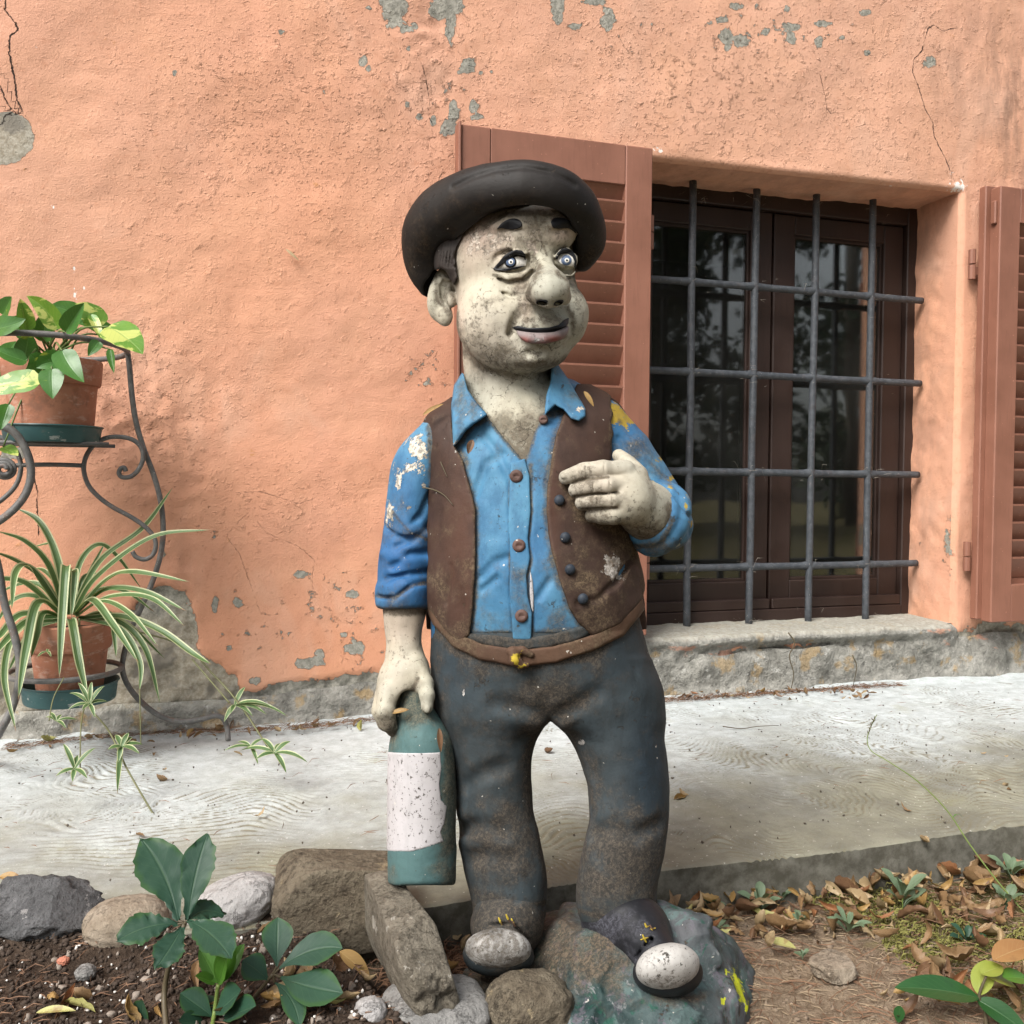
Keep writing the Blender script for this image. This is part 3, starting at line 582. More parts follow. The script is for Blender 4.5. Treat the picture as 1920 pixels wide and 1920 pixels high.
def m_ground():
    g = G('garden_soil'); a = g.noise(4, 5, 0.6); b = g.noise(40, 6, 0.7); f = g.noise(190, 4, 0.7)
    dry = g.mix(g.ss(b, 0.3, 0.7), (0.150, 0.108, 0.072), (0.285, 0.220, 0.155))
    dry = g.mix(g.ma('MULTIPLY', g.ss(g.ma('ADD', g.noise(7, 5, 0.6, v=g.map(loc=(1, 5, 0))), g.attr('mossy')), 0.52, 0.66), 0.85), dry, g.mix(g.ss(f, 0.35, 0.65), (0.085, 0.080, 0.022), (0.170, 0.150, 0.050)))
    dark = g.mix(g.ss(b, 0.35, 0.7), (0.030, 0.020, 0.014), (0.090, 0.064, 0.046))
    dark = g.mix(g.ma('MULTIPLY', g.ss(f, 0.62, 0.70), 0.6), dark, (0.15, 0.12, 0.10))
    m = g.ss(g.ma('ADD', g.attr('bed'), g.ma('MULTIPLY', g.ma('SUBTRACT', b, 0.5), 0.4)), 0.4, 0.6)
    col = g.mix(m, dry, dark)
    col = g.mix(g.ma('MULTIPLY', g.ss(f, 0.6, 0.7), 0.4), col, (0.05, 0.035, 0.022))
    return g.out(col, 0.97, g.bump(g.ma('ADD', b, g.ma('MULTIPLY', f, 0.6)), 0.010, 0.9), **{'Specular IOR Level': 0.15})
M_GROUND = m_ground()
gx = seg(np.arange(-30, -3, 1.5), np.arange(-3, -1.0, .08), np.arange(-1.0, 1.9, .0085), np.arange(1.9, 4, .08), np.arange(4, 30, 1.5)); gy = seg(np.arange(-30, -3, 1.5), np.arange(-3, -2.2, .08), np.arange(-2.2, -1.0, .0085), [-1.0, -.9])
X, Y = np.meshgrid(gx, gy, indexing='ij'); Zg = ground_z(X, Y); bedw = np.clip(.5-poly_sd(X, Y, BED)/.03, 0, 1)
pit = np.exp(-(((X-.27)/.14)**2+((Y+1.17)/.10)**2)); Vg = np.stack([X, Y, Zg], -1).reshape(-1, 3)
mossy = 0.16*np.clip((X-.85)/.3, 0, 1)-.12*np.exp(-(((X-.66)/.16)**2+((Y+1.38)/.16)**2))
o = mk('ground', Vg, grid_faces(len(gx), len(gy)), M_GROUND, None, dict(bed=np.maximum(bedw, pit*.95).ravel(), mossy=mossy.ravel())); o['kind'] = 'structure'

# ------------------------------------------------------------------ solid modelling on a grid
# The statue is carved as solids (unions, cuts and rounded blends of simple bodies), then skinned.
# Carving axes: x to the right, y down, z away from the viewer, in units of 1/1400 m at the statue; D0 = its distance.
D0 = 1.25; UN = D0/F
def carve2world(p):
    p = np.asarray(p, float); return at(p[..., 0], p[..., 1], D0+p[..., 2]*UN)
class Vol:
    def __init__(s, lo, hi, h, fill=1e3):
        s.lo = np.asarray(lo, np.float32); s.h = h; n = np.ceil((np.asarray(hi)-np.asarray(lo))/h).astype(int)+1
        s.ax = [(s.lo[k]+h*np.arange(n[k])).astype(np.float32) for k in range(3)]; s.f = np.full(n, fill, np.float32)
    def sub(s, lo, hi):
        sl = []
        for k in range(3):
            a = int(max(0, math.floor((lo[k]-s.lo[k])/s.h))); b = int(min(len(s.ax[k]), math.ceil((hi[k]-s.lo[k])/s.h)+1))
            if b <= a: return None
            sl.append(slice(a, b))
        return tuple(sl)
    def grid(s, sl):
        return s.ax[0][sl[0]][:, None, None], s.ax[1][sl[1]][None, :, None], s.ax[2][sl[2]][None, None, :]
    def apply(s, sl, d, k, op):
        f = s.f[sl]
        if op == 'cut': d = -d
        if op == 'add':
            if k <= 0: s.f[sl] = np.minimum(f, d)
            else:
                h = np.clip(.5+.5*(f-d)/k, 0, 1); s.f[sl] = f*(1-h)+d*h-k*h*(1-h)
        else:
            if k <= 0: s.f[sl] = np.maximum(f, d)
            else:
                h = np.clip(.5-.5*(f-d)/k, 0, 1); s.f[sl] = f*(1-h)+d*h+k*h*(1-h)
        return s
    def ell(s, c, r, k=0, op='add', rot=None):
        c = np.asarray(c, np.float32); r = np.asarray(r, np.float32); m = float(max(r))+k+12 if rot is not None else r+k+12
        sl = s.sub(c-m, c+m)
        if sl is None: return s
        X, Y, Z = s.grid(sl); X = X-c[0]; Y = Y-c[1]; Z = Z-c[2]
        if rot is not None:
            a, b, e = [math.radians(q) for q in rot]      # about z (in picture), then y (turn), then x (nod)
            M = np.array(Matrix.Rotation(a, 3, 'Z')@Matrix.Rotation(b, 3, 'Y')@Matrix.Rotation(e, 3, 'X')).T
            X, Y, Z = (M[i, 0]*X+M[i, 1]*Y+M[i, 2]*Z for i in range(3))
        k0 = np.sqrt((X/r[0])**2+(Y/r[1])**2+(Z/r[2])**2); k1 = np.sqrt((X/r[0]**2)**2+(Y/r[1]**2)**2+(Z/r[2]**2)**2)+1e-9
        return s.apply(sl, (k0*(k0-1)/k1).astype(np.float32), k, op)
    def tube(s, P, rad, k=0, op='add', zs=1.0, kk=None):
        """chain of tapering capsules; zs squeezes it in depth"""
        P = np.asarray(P, np.float32); rad = np.broadcast_to(np.asarray(rad, np.float32), (len(P),)); mr = float(rad.max())+k+10
        mz = mr*max(1, zs)
        lo = P.min(0)-[mr, mr, mz]; hi = P.max(0)+[mr, mr, mz]; sl = s.sub(lo, hi)
        if sl is None: return s
        X, Y, Z = s.grid(sl); D = None
        for i in range(len(P)-1):
            a = P[i].copy(); e = P[i+1]-a; e2 = e.copy(); e2[2] /= zs
            wx, wy, wz = X-a[0], Y-a[1], (Z-a[2])/zs
            t = np.clip((wx*e2[0]+wy*e2[1]+wz*e2[2])/(e2@e2+1e-9), 0, 1)
            d = np.sqrt((wx-e2[0]*t)**2+(wy-e2[1]*t)**2+(wz-e2[2]*t)**2)-(rad[i]+(rad[i+1]-rad[i])*t)
            if D is None: D = d
            elif kk:
                h = np.clip(.5+.5*(D-d)/kk, 0, 1); D = D*(1-h)+d*h-kk*h*(1-h)
            else: D = np.minimum(D, d)
        return s.apply(sl, D.astype(np.float32), k, op)
    def loft(s, keys, k=0, op='add', e=2.0, cap=8):
        """upright body of elliptic sections: rows of (y, cx, rx, cz, rz)"""
        K = np.asarray(keys, np.float32); K = K[np.argsort(K[:, 0])]
        m = k+14; lo = [(K[:, 1]-K[:, 2]).min()-m, K[0, 0]-m, (K[:, 3]-K[:, 4]).min()-m]; hi = [(K[:, 1]+K[:, 2]).max()+m, K[-1, 0]+m, (K[:, 3]+K[:, 4]).max()+m]
        sl = s.sub(lo, hi)
        if sl is None: return s
        X, Y, Z = s.grid(sl); y = Y.ravel(); ks = spline(K, 200); o = np.argsort(ks[:, 0]); ks = ks[o]
        I = [np.interp(y, ks[:, 0], ks[:, j]).astype(np.float32)[None, :, None] for j in range(1, 5)]
        q = ((np.abs(X-I[0])/I[1])**e+(np.abs(Z-I[2])/I[3])**e)**(1/e)
        d = (q-1)*np.minimum(I[1], I[3])*0.92
        yy = np.maximum(K[0, 0]-Y, Y-K[-1, 0])
        h = np.clip(.5-.5*(d-yy)/cap, 0, 1); d = d*(1-h)+yy*h+cap*h*(1-h)
        return s.apply(sl, d.astype(np.float32), k, op)
    def prism(s, poly, z0=-1e4, z1=1e4, k=0, op='and', sm=0):
        """keep (and) or remove (cut) what lies inside an outline seen along z"""
        X, Y = np.meshgrid(s.ax[0], s.ax[1], indexing='ij')
        P = np.asarray(poly, float)
        if sm: P = spline(np.vstack([P, P[:1]]), sm)[:-1]
        d = poly_sd(X.astype(float), Y.astype(float), P).astype(np.float32)[:, :, None]
        z = s.ax[2][None, None, :]
        d = np.maximum(d, np.maximum(z0-z, z-z1)) if z0 > -9e3 or z1 < 9e3 else np.broadcast_to(d, s.f.shape)
        return s.apply((slice(None),)*3, d, k, op)
    def off(s, t): s.f -= t; return s
    def copy(s):
        v = object.__new__(Vol); v.lo, v.h, v.ax = s.lo, s.h, s.ax; v.f = s.f.copy(); return v
    def skin(s):
        f = s.f; n = f.shape; neg = f < 0
        cs = [(a, b, c) for a in (0, 1) for b in (0, 1) for c in (0, 1)]
        cnt = np.zeros((n[0]-1, n[1]-1, n[2]-1), np.int8)
        for a, b, c in cs: cnt += neg[a:n[0]-1+a, b:n[1]-1+b, c:n[2]-1+c]
        act = (cnt > 0) & (cnt < 8); I = np.argwhere(act)
        if len(I) == 0: return np.zeros((0, 3)), np.zeros((0, 4), int)
        C = {c: f[I[:, 0]+c[0], I[:, 1]+c[1], I[:, 2]+c[2]] for c in cs}
        acc = np.zeros((len(I), 3), np.float32); num = np.zeros(len(I), np.float32)
        for c in cs:
            for ax in range(3):
                if c[ax]: continue
                c2 = list(c); c2[ax] = 1; a, b = C[c], C[tuple(c2)]; m = (a < 0) != (b < 0)
                t = np.where(m, a/np.where(m, a-b, 1), 0); p = np.repeat(np.array(c, np.float32)[None], len(I), 0); p[:, ax] += t
                acc[m] += p[m]; num[m] += 1
        V = s.lo+s.h*(I+acc/num[:, None])
        idx = np.full(act.shape, -1, np.int32); idx[act] = np.arange(len(I))
        Q = []
        for ax in range(3):
            sa = [slice(None)]*3; sb = [slice(None)]*3; sa[ax] = slice(0, n[ax]-1); sb[ax] = slice(1, n[ax])
            A = neg[tuple(sa)]; B = neg[tuple(sb)]; E = np.argwhere(A != B); o1, o2 = [(1, 2), (2, 0), (0, 1)][ax]
            E = E[(E[:, o1] > 0) & (E[:, o2] > 0) & (E[:, o1] < n[o1]-1) & (E[:, o2] < n[o2]-1)]
            flip = A[E[:, 0], E[:, 1], E[:, 2]]
            q = []
            for d1, d2 in ((-1, -1), (0, -1), (0, 0), (-1, 0)):
                e = E.copy(); e[:, o1] += d1; e[:, o2] += d2; q.append(idx[e[:, 0], e[:, 1], e[:, 2]])
            q = np.stack(q, 1); q[~flip] = q[~flip][:, ::-1]; Q.append(q)
        # carving axes are left-handed seen from the world, so turn every face over once
        return V, np.concatenate(Q)[:, ::-1]
def circ(cx, cy, rx, ry=None, n=24, a0=0.0):
    t = np.linspace(0, 2*math.pi, n, endpoint=False); ry = ry or rx
    x, y = rx*np.cos(t), ry*np.sin(t); c, s_ = math.cos(a0), math.sin(a0)
    return [(cx+c*a-s_*b, cy+s_*a+c*b) for a, b in zip(x, y)]
# ------------------------------------------------------------------ the painted statue
def m_paint(name, base, alt, dark, dirt=(0.075, 0.055, 0.035), flake=(0.62, 0.58, 0.52), rough=0.42, speck=0.5, crackle=0.0, alt2=None, bias=0.0, yellow=None, bmp=1.0, film=0.0):
    g = G(name); a = g.noise(9, 4, 0.6); b = g.noise(34, 5, 0.65); f = g.noise(170, 4, 0.7); ff = g.noise(420, 3, 0.6)
    col = g.mix(g.ss(a, 0.35, 0.65), base, alt)
    if alt2: col = g.mix(g.ma('MULTIPLY', g.attr('tint'), 1.0, clamp=True), col, alt2)
    st = g.noise(60, 4, 0.6, v=g.map((1, 1, 0.22))); col = g.mix(g.ma('MULTIPLY', g.ss(st, 0.5, 0.72), 0.30), col, dark)
    if name == 'statue_base_paint':
        for sc_, lo_, c_ in ((26, 0.52, (0.085, 0.130, 0.125)), (33, 0.55, (0.110, 0.100, 0.120)), (41, 0.57, (0.012, 0.075, 0.050)), (52, 0.58, (0.19, 0.20, 0.20))):
            col = g.mix(g.ma('MULTIPLY', g.ss(g.noise(sc_, 7, 0.75, 0.5, v=g.map(loc=(sc_, 1, 3))), lo_, lo_+0.07), 0.85), col, c_)
    if yellow:
        ym = g.ss(g.ma('ADD', g.ma('MULTIPLY', g.ma('SUBTRACT', g.noise(90, 4, 0.7), 0.5), 1.3), g.attr('yellow')), 0.48, 0.54); col = g.mix(ym, col, yellow)
    # flaked patches show the body under the paint
    pk = g.ma('ADD', g.ma('MULTIPLY', g.ma('SUBTRACT', g.noise(75, 6, 0.72), 0.5), 1.9), g.attr('peel')); pm = g.ss(pk, 0.48, 0.51)
    fl = g.mix(g.ss(f, 0.42, 0.60), tuple(x*0.42 for x in flake), flake)
    col = g.mix(pm, col, fl)
    # settled dirt: patchy, plus fine grains
    dm = g.ma('ADD', g.ma('MULTIPLY', g.ma('SUBTRACT', b, 0.5), 1.6), g.ma('ADD', g.attr('dirt'), film)); dm = g.ss(dm, 0.22, 0.80)
    fuzz = g.noise(230, 6, 0.8, 0.8); dcol = g.mix(g.ss(fuzz, 0.42, 0.62), tuple(x*0.55 for x in dirt), tuple(x*1.7 for x in dirt))
    col = g.mix(g.ma('MULTIPLY', dm, g.lin(fuzz, 0.3, 0.7, 0.62, 1.0)), col, dcol)
    sp = g.ss(g.ma('ADD', g.ma('ADD', f, bias), g.ma('MULTIPLY', g.ma('SUBTRACT', a, 0.5), 0.12)), 0.635, 0.68); col = g.mix(g.ma('MULTIPLY', sp, speck), col, tuple(x*0.6 for x in dirt))
    cp = g.ss(g.ma('ADD', g.noise(58, 7, 0.78, v=g.map(loc=(6, 2, 8))), g.ma('MULTIPLY', g.ma('SUBTRACT', a, 0.5), 0.2)), 0.635, 0.66); col = g.mix(g.ma('MULTIPLY', cp, min(1.0, speck*1.3)), col, tuple(x*0.75 for x in dirt))
    col = g.mix(g.ma('MULTIPLY', g.ss(g.noise(24, 7, 0.8, v=g.map((1.2, 1.2, .7), loc=(2, 2, 8))), 0.46, 0.68), 0.38), col, dark)
    lt = g.ss(g.noise(130, 2, 0.5, v=g.map(loc=(3, 3, 9))), 0.745, 0.76); col = g.mix(g.ma('MULTIPLY', lt, 0.7), col, (0.55, 0.52, 0.46))
    h = g.ma('ADD', g.ma('ADD', g.ma('MULTIPLY', b, 0.5), g.ma('MULTIPLY', cp, -0.45)), g.ma('ADD', g.ma('MULTIPLY', f, 0.30), g.ma('MULTIPLY', pm, -0.55)))
    if crackle:
        nv = g.n('ShaderNodeTexNoise', {'Vector': g.co(), 'Scale': 24, 'Detail': 5, 'Roughness': 0.6}).outputs['Color']
        wv = g.n('ShaderNodeVectorMath', {0: g.co(), 1: g.n('ShaderNodeVectorMath', {0: nv, 'Scale': 0.055}, operation='SCALE').outputs[0]}, operation='ADD').outputs[0]
        vd = g.vor(30, 'DISTANCE_TO_EDGE', v=wv)
        ck = g.ma('SUBTRACT', 1.0, g.ss(vd, 0.003, 0.020)); ck = g.ma('MULTIPLY', ck, g.ss(g.ma('ADD', g.noise(20, 5, 0.7, v=g.map(loc=(7, 1, 4))), g.ma('MULTIPLY', g.attr('dirt'), 0.20)), 0.58, 0.64))
        mt = g.ss(g.ma('ADD', g.noise(150, 8, 0.82, 0.15, v=g.map(loc=(1, 8, 2))), g.ma('ADD', g.ma('MULTIPLY', g.attr('dirt'), 0.20), g.ma('MULTIPLY', g.ma('SUBTRACT', g.noise(17, 4, 0.6, v=g.map(loc=(4, 4, 1))), 0.5), 0.35))), 0.57, 0.67)
        col = g.mix(g.ma('MULTIPLY', mt, 0.70), col, (0.105, 0.085, 0.062))
        col = g.mix(g.ma('MULTIPLY', ck, crackle), col, (0.045, 0.035, 0.025)); h = g.ma('SUBTRACT', h, g.ma('ADD', g.ma('MULTIPLY', ck, 0.3), g.ma('MULTIPLY', mt, 0.15)))
    ro = g.ma('ADD', rough+.20, g.ma('ADD', g.ma('MULTIPLY', dm, 0.35), g.ma('MULTIPLY', pm, 0.3)), clamp=True)
    return g.out(col, ro, g.bump(h, 0.0020*bmp, 0.8), **{'Specular IOR Level': 0.26})
M_SKIN = m_paint('statue_skin_paint', (0.435, 0.405, 0.312), (0.375, 0.366, 0.298), (0.22, 0.195, 0.15), (0.120, 0.100, 0.072), (0.70, 0.60, 0.50), 0.40, 0.55, 0.75, alt2=(0.45, 0.34, 0.275), bias=0.008, film=.13)
M_BLUE = m_paint('statue_blue_paint', (0.044, 0.148, 0.265), (0.082, 0.222, 0.340), (0.014, 0.052, 0.125), (0.085, 0.070, 0.045), (0.66, 0.60, 0.50), 0.40, 0.6, alt2=(0.022, 0.095, 0.240), yellow=(0.36, 0.25, 0.03), film=.17)
M_VEST = m_paint('statue_brown_paint', (0.056, 0.030, 0.021), (0.042, 0.024, 0.018), (0.022, 0.012, 0.009), (0.100, 0.072, 0.045), (0.66, 0.62, 0.57), 0.42, 0.35, alt2=(0.080, 0.034, 0.020), film=.10)
M_TROU = m_paint('statue_trouser_paint', (0.033, 0.041, 0.044), (0.045, 0.060, 0.068), (0.014, 0.017, 0.018), (0.058, 0.047, 0.036), (0.6, 0.58, 0.55), 0.48, 0.45, alt2=(0.016, 0.027, 0.038), film=.20)
M_HAT = m_paint('statue_hat_paint', (0.011, 0.009, 0.008), (0.016, 0.013, 0.011), (0.006, 0.005, 0.004), (0.045, 0.031, 0.020), (0.2, 0.18, 0.15), 0.40, 0.4, bmp=.7, film=.08)
M_HAIR = m_paint('statue_hair_paint', (0.040, 0.032, 0.028), (0.052, 0.044, 0.040), (0.018, 0.014, 0.012), (0.1, 0.08, 0.06), (0.2, 0.18, 0.15), 0.5, 0.3)
M_BLACK = m_paint('statue_black_paint', (0.010, 0.010, 0.012), (0.014, 0.015, 0.018), (0.006, 0.006, 0.007), (0.05, 0.05, 0.06), (0.5, 0.48, 0.44), 0.30, 0.2, bmp=.3)
M_EYEW = m_paint('statue_eye_white', (0.80, 0.78, 0.72), (0.72, 0.70, 0.64), (0.40, 0.38, 0.34), (0.15, 0.13, 0.1), rough=0.28, speck=0.3, bmp=.3)
M_EYEB = m_paint('statue_iris_blue', (0.075, 0.115, 0.205), (0.12, 0.165, 0.25), (0.03, 0.045, 0.09), rough=0.25, speck=0.2, bmp=.3)
M_LIPS = m_paint('statue_lip_paint', (0.165, 0.125, 0.118), (0.220, 0.180, 0.175), (0.09, 0.065, 0.062), (0.09, 0.07, 0.06), (0.45, 0.42, 0.40), 0.35, 0.5, alt2=(0.26, 0.055, 0.04), film=.1)
M_BELT = m_paint('statue_belt_paint', (0.110, 0.062, 0.038), (0.085, 0.047, 0.030), (0.06, 0.035, 0.022), (0.095, 0.072, 0.045), (0.4, 0.35, 0.3), 0.55, 0.6, yellow=(0.40, 0.30, 0.03))
M_BTN = m_paint('statue_button_brown', (0.120, 0.070, 0.058), (0.095, 0.055, 0.046), (0.07, 0.04, 0.03), rough=0.45, speck=0.6, bmp=.6)
M_BTND = m_paint('statue_button_dark', (0.018, 0.024, 0.034), (0.028, 0.036, 0.048), (0.01, 0.012, 0.015), rough=0.38, speck=0.4, bmp=.6)
M_GLASSG = m_paint('statue_bottle_green', (0.080, 0.152, 0.150), (0.062, 0.120, 0.122), (0.04, 0.075, 0.072), (0.095, 0.085, 0.060), (0.5, 0.48, 0.42), 0.42, 0.8, film=.12)
M_LABEL = m_paint('statue_label_white', (0.47, 0.45, 0.455), (0.42, 0.40, 0.40), (0.28, 0.27, 0.265), (0.10, 0.085, 0.07), (0.4, 0.38, 0.34), 0.6, 0.9, bias=0.05, film=.08)
M_TOE = m_paint('statue_toe_white', (0.50, 0.485, 0.46), (0.40, 0.385, 0.36), (0.28, 0.27, 0.25), (0.060, 0.052, 0.042), (0.3, 0.28, 0.25), 0.6, 0.9, 0.5, bias=0.03)
M_BASE = m_paint('statue_base_paint', (0.014, 0.034, 0.032), (0.060, 0.088, 0.088), (0.010, 0.012, 0.016), (0.085, 0.063, 0.043), (0.20, 0.22, 0.21), 0.42, 0.7, alt2=(0.095, 0.092, 0.100), yellow=(0.50, 0.54, 0.02), bmp=3.0, film=.12)

root_loc = carve2world(np.array([1100., 1880., -20.])); root_loc[2] = SOIL
statue = empty('statue', root_loc, 'weathered painted statue of a man in bowler hat and brown vest holding a bottle', 'statue')
def put(name, v, mats, parent=None, attrs=None, mi=None, noise=(0.6, 26)):
    P, Q = v if isinstance(v, tuple) else v.skin()
    W = carve2world(P)
    if noise:
        P0 = W*1.0
        # a hand-worked surface: nudge along a smooth direction field
        W = W+np.stack([fbm(P0+3, noise[1], 3), fbm(P0+9, noise[1], 3), fbm(P0+15, noise[1], 3)], 1)*noise[0]*0.004
    A = {k: np.zeros(len(P)) for k in ('peel', 'dirt', 'tint', 'yellow')}
    for k, L in (attrs or {}).items():
        if k == 'lines': continue
        A[k] = L(P) if callable(L) else blobs(P[:, 0].astype(float), P[:, 1].astype(float), L, .6)
    for pts, wd, val in (attrs or {}).get('lines', ()):          # raises the dirt mask along given seams and creases
        x, y = P[:, 0].astype(float), P[:, 1].astype(float); d = np.full(len(P), 1e9); L = np.asarray(pts, float)
        for a, b in zip(L[:-1], L[1:]):
            e = b-a; t = np.clip(((x-a[0])*e[0]+(y-a[1])*e[1])/(e@e+1e-9), 0, 1); d = np.minimum(d, np.hypot(x-a[0]-e[0]*t, y-a[1]-e[1]*t))
        A['dirt'] = np.maximum(A['dirt'], val*np.exp(-(d/wd)**2))
    return mk(name, W, Q, mats, parent or statue, A, mi=mi)
def fz(v, x, y):
    """z of the front surface of a carved solid at (x, y)"""
    i = int(np.clip(round((x-v.ax[0][0])/v.h), 0, len(v.ax[0])-1)); j = int(np.clip(round((y-v.ax[1][0])/v.h), 0, len(v.ax[1])-1))
    c = v.f[i, j]; k = np.argmax(c < 0)
    if c[k] >= 0: return 0.0
    if k == 0: return float(v.ax[2][0])
    t = c[k-1]/(c[k-1]-c[k]); return float(v.ax[2][k-1]+t*v.h)
def on(v, P, dz=0.0): return [(x, y, fz(v, x, y)+dz) for x, y in P]
# ---- torso
def torso(v):
    v.loft([(735, 985, 70, 15, 66), (765, 985, 118, 10, 84), (795, 982, 158, 4, 98), (850, 982, 172, 0, 116), (920, 985, 176, -2, 128), (1000, 992, 184, -4, 138), (1080, 1000, 194, -6, 146), (1150, 1005, 198, -4, 148), (1215, 1008, 198, 0, 142)], e=2.15)
    v.tube([(865, 812, 10), (930, 775, 12), (1050, 770, 12), (1115, 800, 10)], [56, 62, 62, 58], 30)
    return v
BB = ((770, 690, -190), (1260, 1215, 175))
T = torso(Vol(*BB, 3.0))
VN = [(868, 700), (872, 736), (910, 779), (946, 822), (983, 866), (992, 846), (1002, 812), (1018, 778), (1034, 752), (1036, 690)]
# ---- outlines of the two vest fronts
Lp = [(853, 715), (792, 770), (790, 830), (796, 900), (800, 1000), (800, 1140), (830, 1180), (862, 1206), (880, 1192), (886, 1140), (889, 1080), (893, 1010), (892, 955), (882, 915), (868, 865), (852, 835), (848, 790)]
Rp = [(1088, 705), (1120, 716), (1134, 728), (1146, 742), (1143, 760), (1149, 775), (1145, 792), (1150, 812), (1146, 826), (1147, 880), (1160, 930), (1215, 990), (1220, 1080), (1203, 1125), (1163, 1172), (1110, 1194), (1082, 1166), (1067, 1140), (1047, 1080), (1033, 1030), (1025, 960), (1026, 905), (1032, 870), (1043, 812), (1060, 770)]
# ---- shirt with both sleeves
v = torso(Vol((680, 690, -190), (1330, 1215, 175), 3.0))
v.loft([(785, 838, 40, 5, 52), (850, 794, 51, 0, 58), (900, 779, 50, -4, 57), (950, 769, 47, -8, 54), (1000, 764, 47, -12, 53), (1050, 760, 51, -15, 55), (1095, 758, 52, -15, 56), (1130, 757, 52, -15, 56)], 12)
v.loft([(1088, 757, 51, -15, 56), (1100, 757, 55, -15, 60), (1120, 757, 56, -15, 61), (1143, 758, 54, -15, 58)], 3, cap=10)
v.tube([(1125, 800, 8), (1172, 852, 4), (1224, 930, -2), (1250, 985, -22)], [50, 53, 50, 49], 14)
FA = np.array([-.62, -.34, -.70]); FA /= np.linalg.norm(FA); FU = np.cross(FA, (0, 1, 0)); FU /= np.linalg.norm(FU); FV = np.cross(FA, FU)
def ring(c, r, n=22, sx=1.0): return [np.array(c)+r*(math.cos(t)*FU*sx+math.sin(t)*FV) for t in np.linspace(0, 2*math.pi, n)]
v.tube(ring((1236, 974, -48), 50), 23, 8); v.tube(ring((1224, 966, -66), 49), 15, 5)
for P, r in (([(812, 985), (780, 1008), (742, 1026)], 5), ([(812, 1035), (772, 1040), (735, 1062)], 6), ([(806, 1070), (770, 1078), (722, 1085)], 4), ([(808, 925), (790, 965), (770, 985)], 5), ([(720, 985), (740, 1005), (770, 1012)], 4)):
    v.tube(on(v, P), r, 9, 'cut')
for P, r in (([(735, 960), (770, 990), (805, 1005)], 7), ([(720, 1040), (760, 1052), (808, 1050)], 8)):
    v.tube(on(v, P, 3), r, 12)
v.tube(on(v, [(704, 1118), (740, 1122), (775, 1098), (812, 1092)], -1), 4, 6, 'cut')
for P, r in (([(1180, 878), (1215, 890), (1250, 920)], 6), ([(1262, 925), (1292, 960), (1296, 1000)], 5), ([(1160, 820), (1190, 850), (1210, 880)], 4)):
    v.tube(on(v, P), r, 8, 'cut')
# open neck
c = Vol((680, 690, -190), (1330, 1215, 175), 3.0); torso(c); c.off(-9)
N = Vol((680, 690, -190), (1330, 1215, 175), 3.0); N.f[:] = -1e3; N.prism(VN, -1e3, 30)
v.f = np.maximum(v.f, -np.maximum(N.f, -c.f-0))          # cut down to a layer inside the surface
# placket, front edges and folds
pl = torso(Vol((940, 850, -190), (1010, 1215, -60), 2.0)).off(4.5).prism([(957, 868), (984, 860), (993, 893), (995, 960), (990, 1010), (994, 1048), (987, 1080), (990, 1120), (998, 1150), (996, 1200), (962, 1200), (955, 1100), (957, 1050), (953, 980)], k=3)
for P, r in (([(985, 866), (995, 900), (996, 960), (991, 1010), (995, 1048), (988, 1078), (992, 1120), (999, 1160), (998, 1200)], 3.5), ([(957, 890), (954, 960), (958, 1050), (956, 1130), (964, 1200)], 2)):
    v.tube(on(T, P), r, 4, 'cut')
for P, r in (([(900, 1080), (925, 1055), (950, 1045)], 4), ([(905, 1105), (930, 1085)], 3), ([(1010, 1120), (1030, 1090)], 3), ([(890, 930), (910, 870), (945, 850)], 4), ([(905, 815), (930, 845), (960, 905)], 4)):
    v.tube(on(T, P, -r*.3), r, 12, 'cut')
SH_PEEL = [(782, 842, 18, 26, .75), (775, 872, 22, 20, .62), (745, 895, 13, 26, .62), (792, 905, 7, 30, .55), (728, 965, 8, 30, .62), (760, 948, 12, 14, .52), (735, 1065, 14, 6, .5), (1145, 860, 10, 30, .3), (1255, 955, 8, 40, .35), (1110, 770, 10, 20, .3)]
SH_DIRT = [(760, 1000, 60, 40, .25), (1000, 870, 70, 40, .12), (1190, 840, 40, 30, .42), (960, 1140, 60, 50, .20), (1260, 1035, 60, 22, .55), (1095, 1160, 60, 40, .45), (760, 1128, 60, 22, .35), (900, 1170, 30, 30, .3), (1240, 900, 30, 30, .2), (975, 1100, 30, 80, .22)]
SH_TINT = [(750, 1060, 80, 90, .95), (790, 1110, 40, 40, .8), (1060, 830, 30, 60, .5), (1010, 1000, 26, 200, .35), (1190, 800, 40, 60, .5), (1260, 960, 30, 60, .5), (770, 930, 50, 60, .4)]
SH_YEL = [(1150, 775, 26, 22, .85), (1170, 790, 20, 16, .7), (1235, 860, 12, 22, .5), (1258, 900, 9, 24, .52), (1288, 945, 9, 26, .52), (1298, 985, 7, 20, .5), (1225, 905, 5, 5, .6), (990, 1115, 0, 0, 0)]
v.prism([(816, 1118), (850, 1165), (880, 1188), (1110, 1188), (1160, 1150), (1200, 1100), (1340, 1075), (1340, 1300), (816, 1300)], k=3, op='cut')
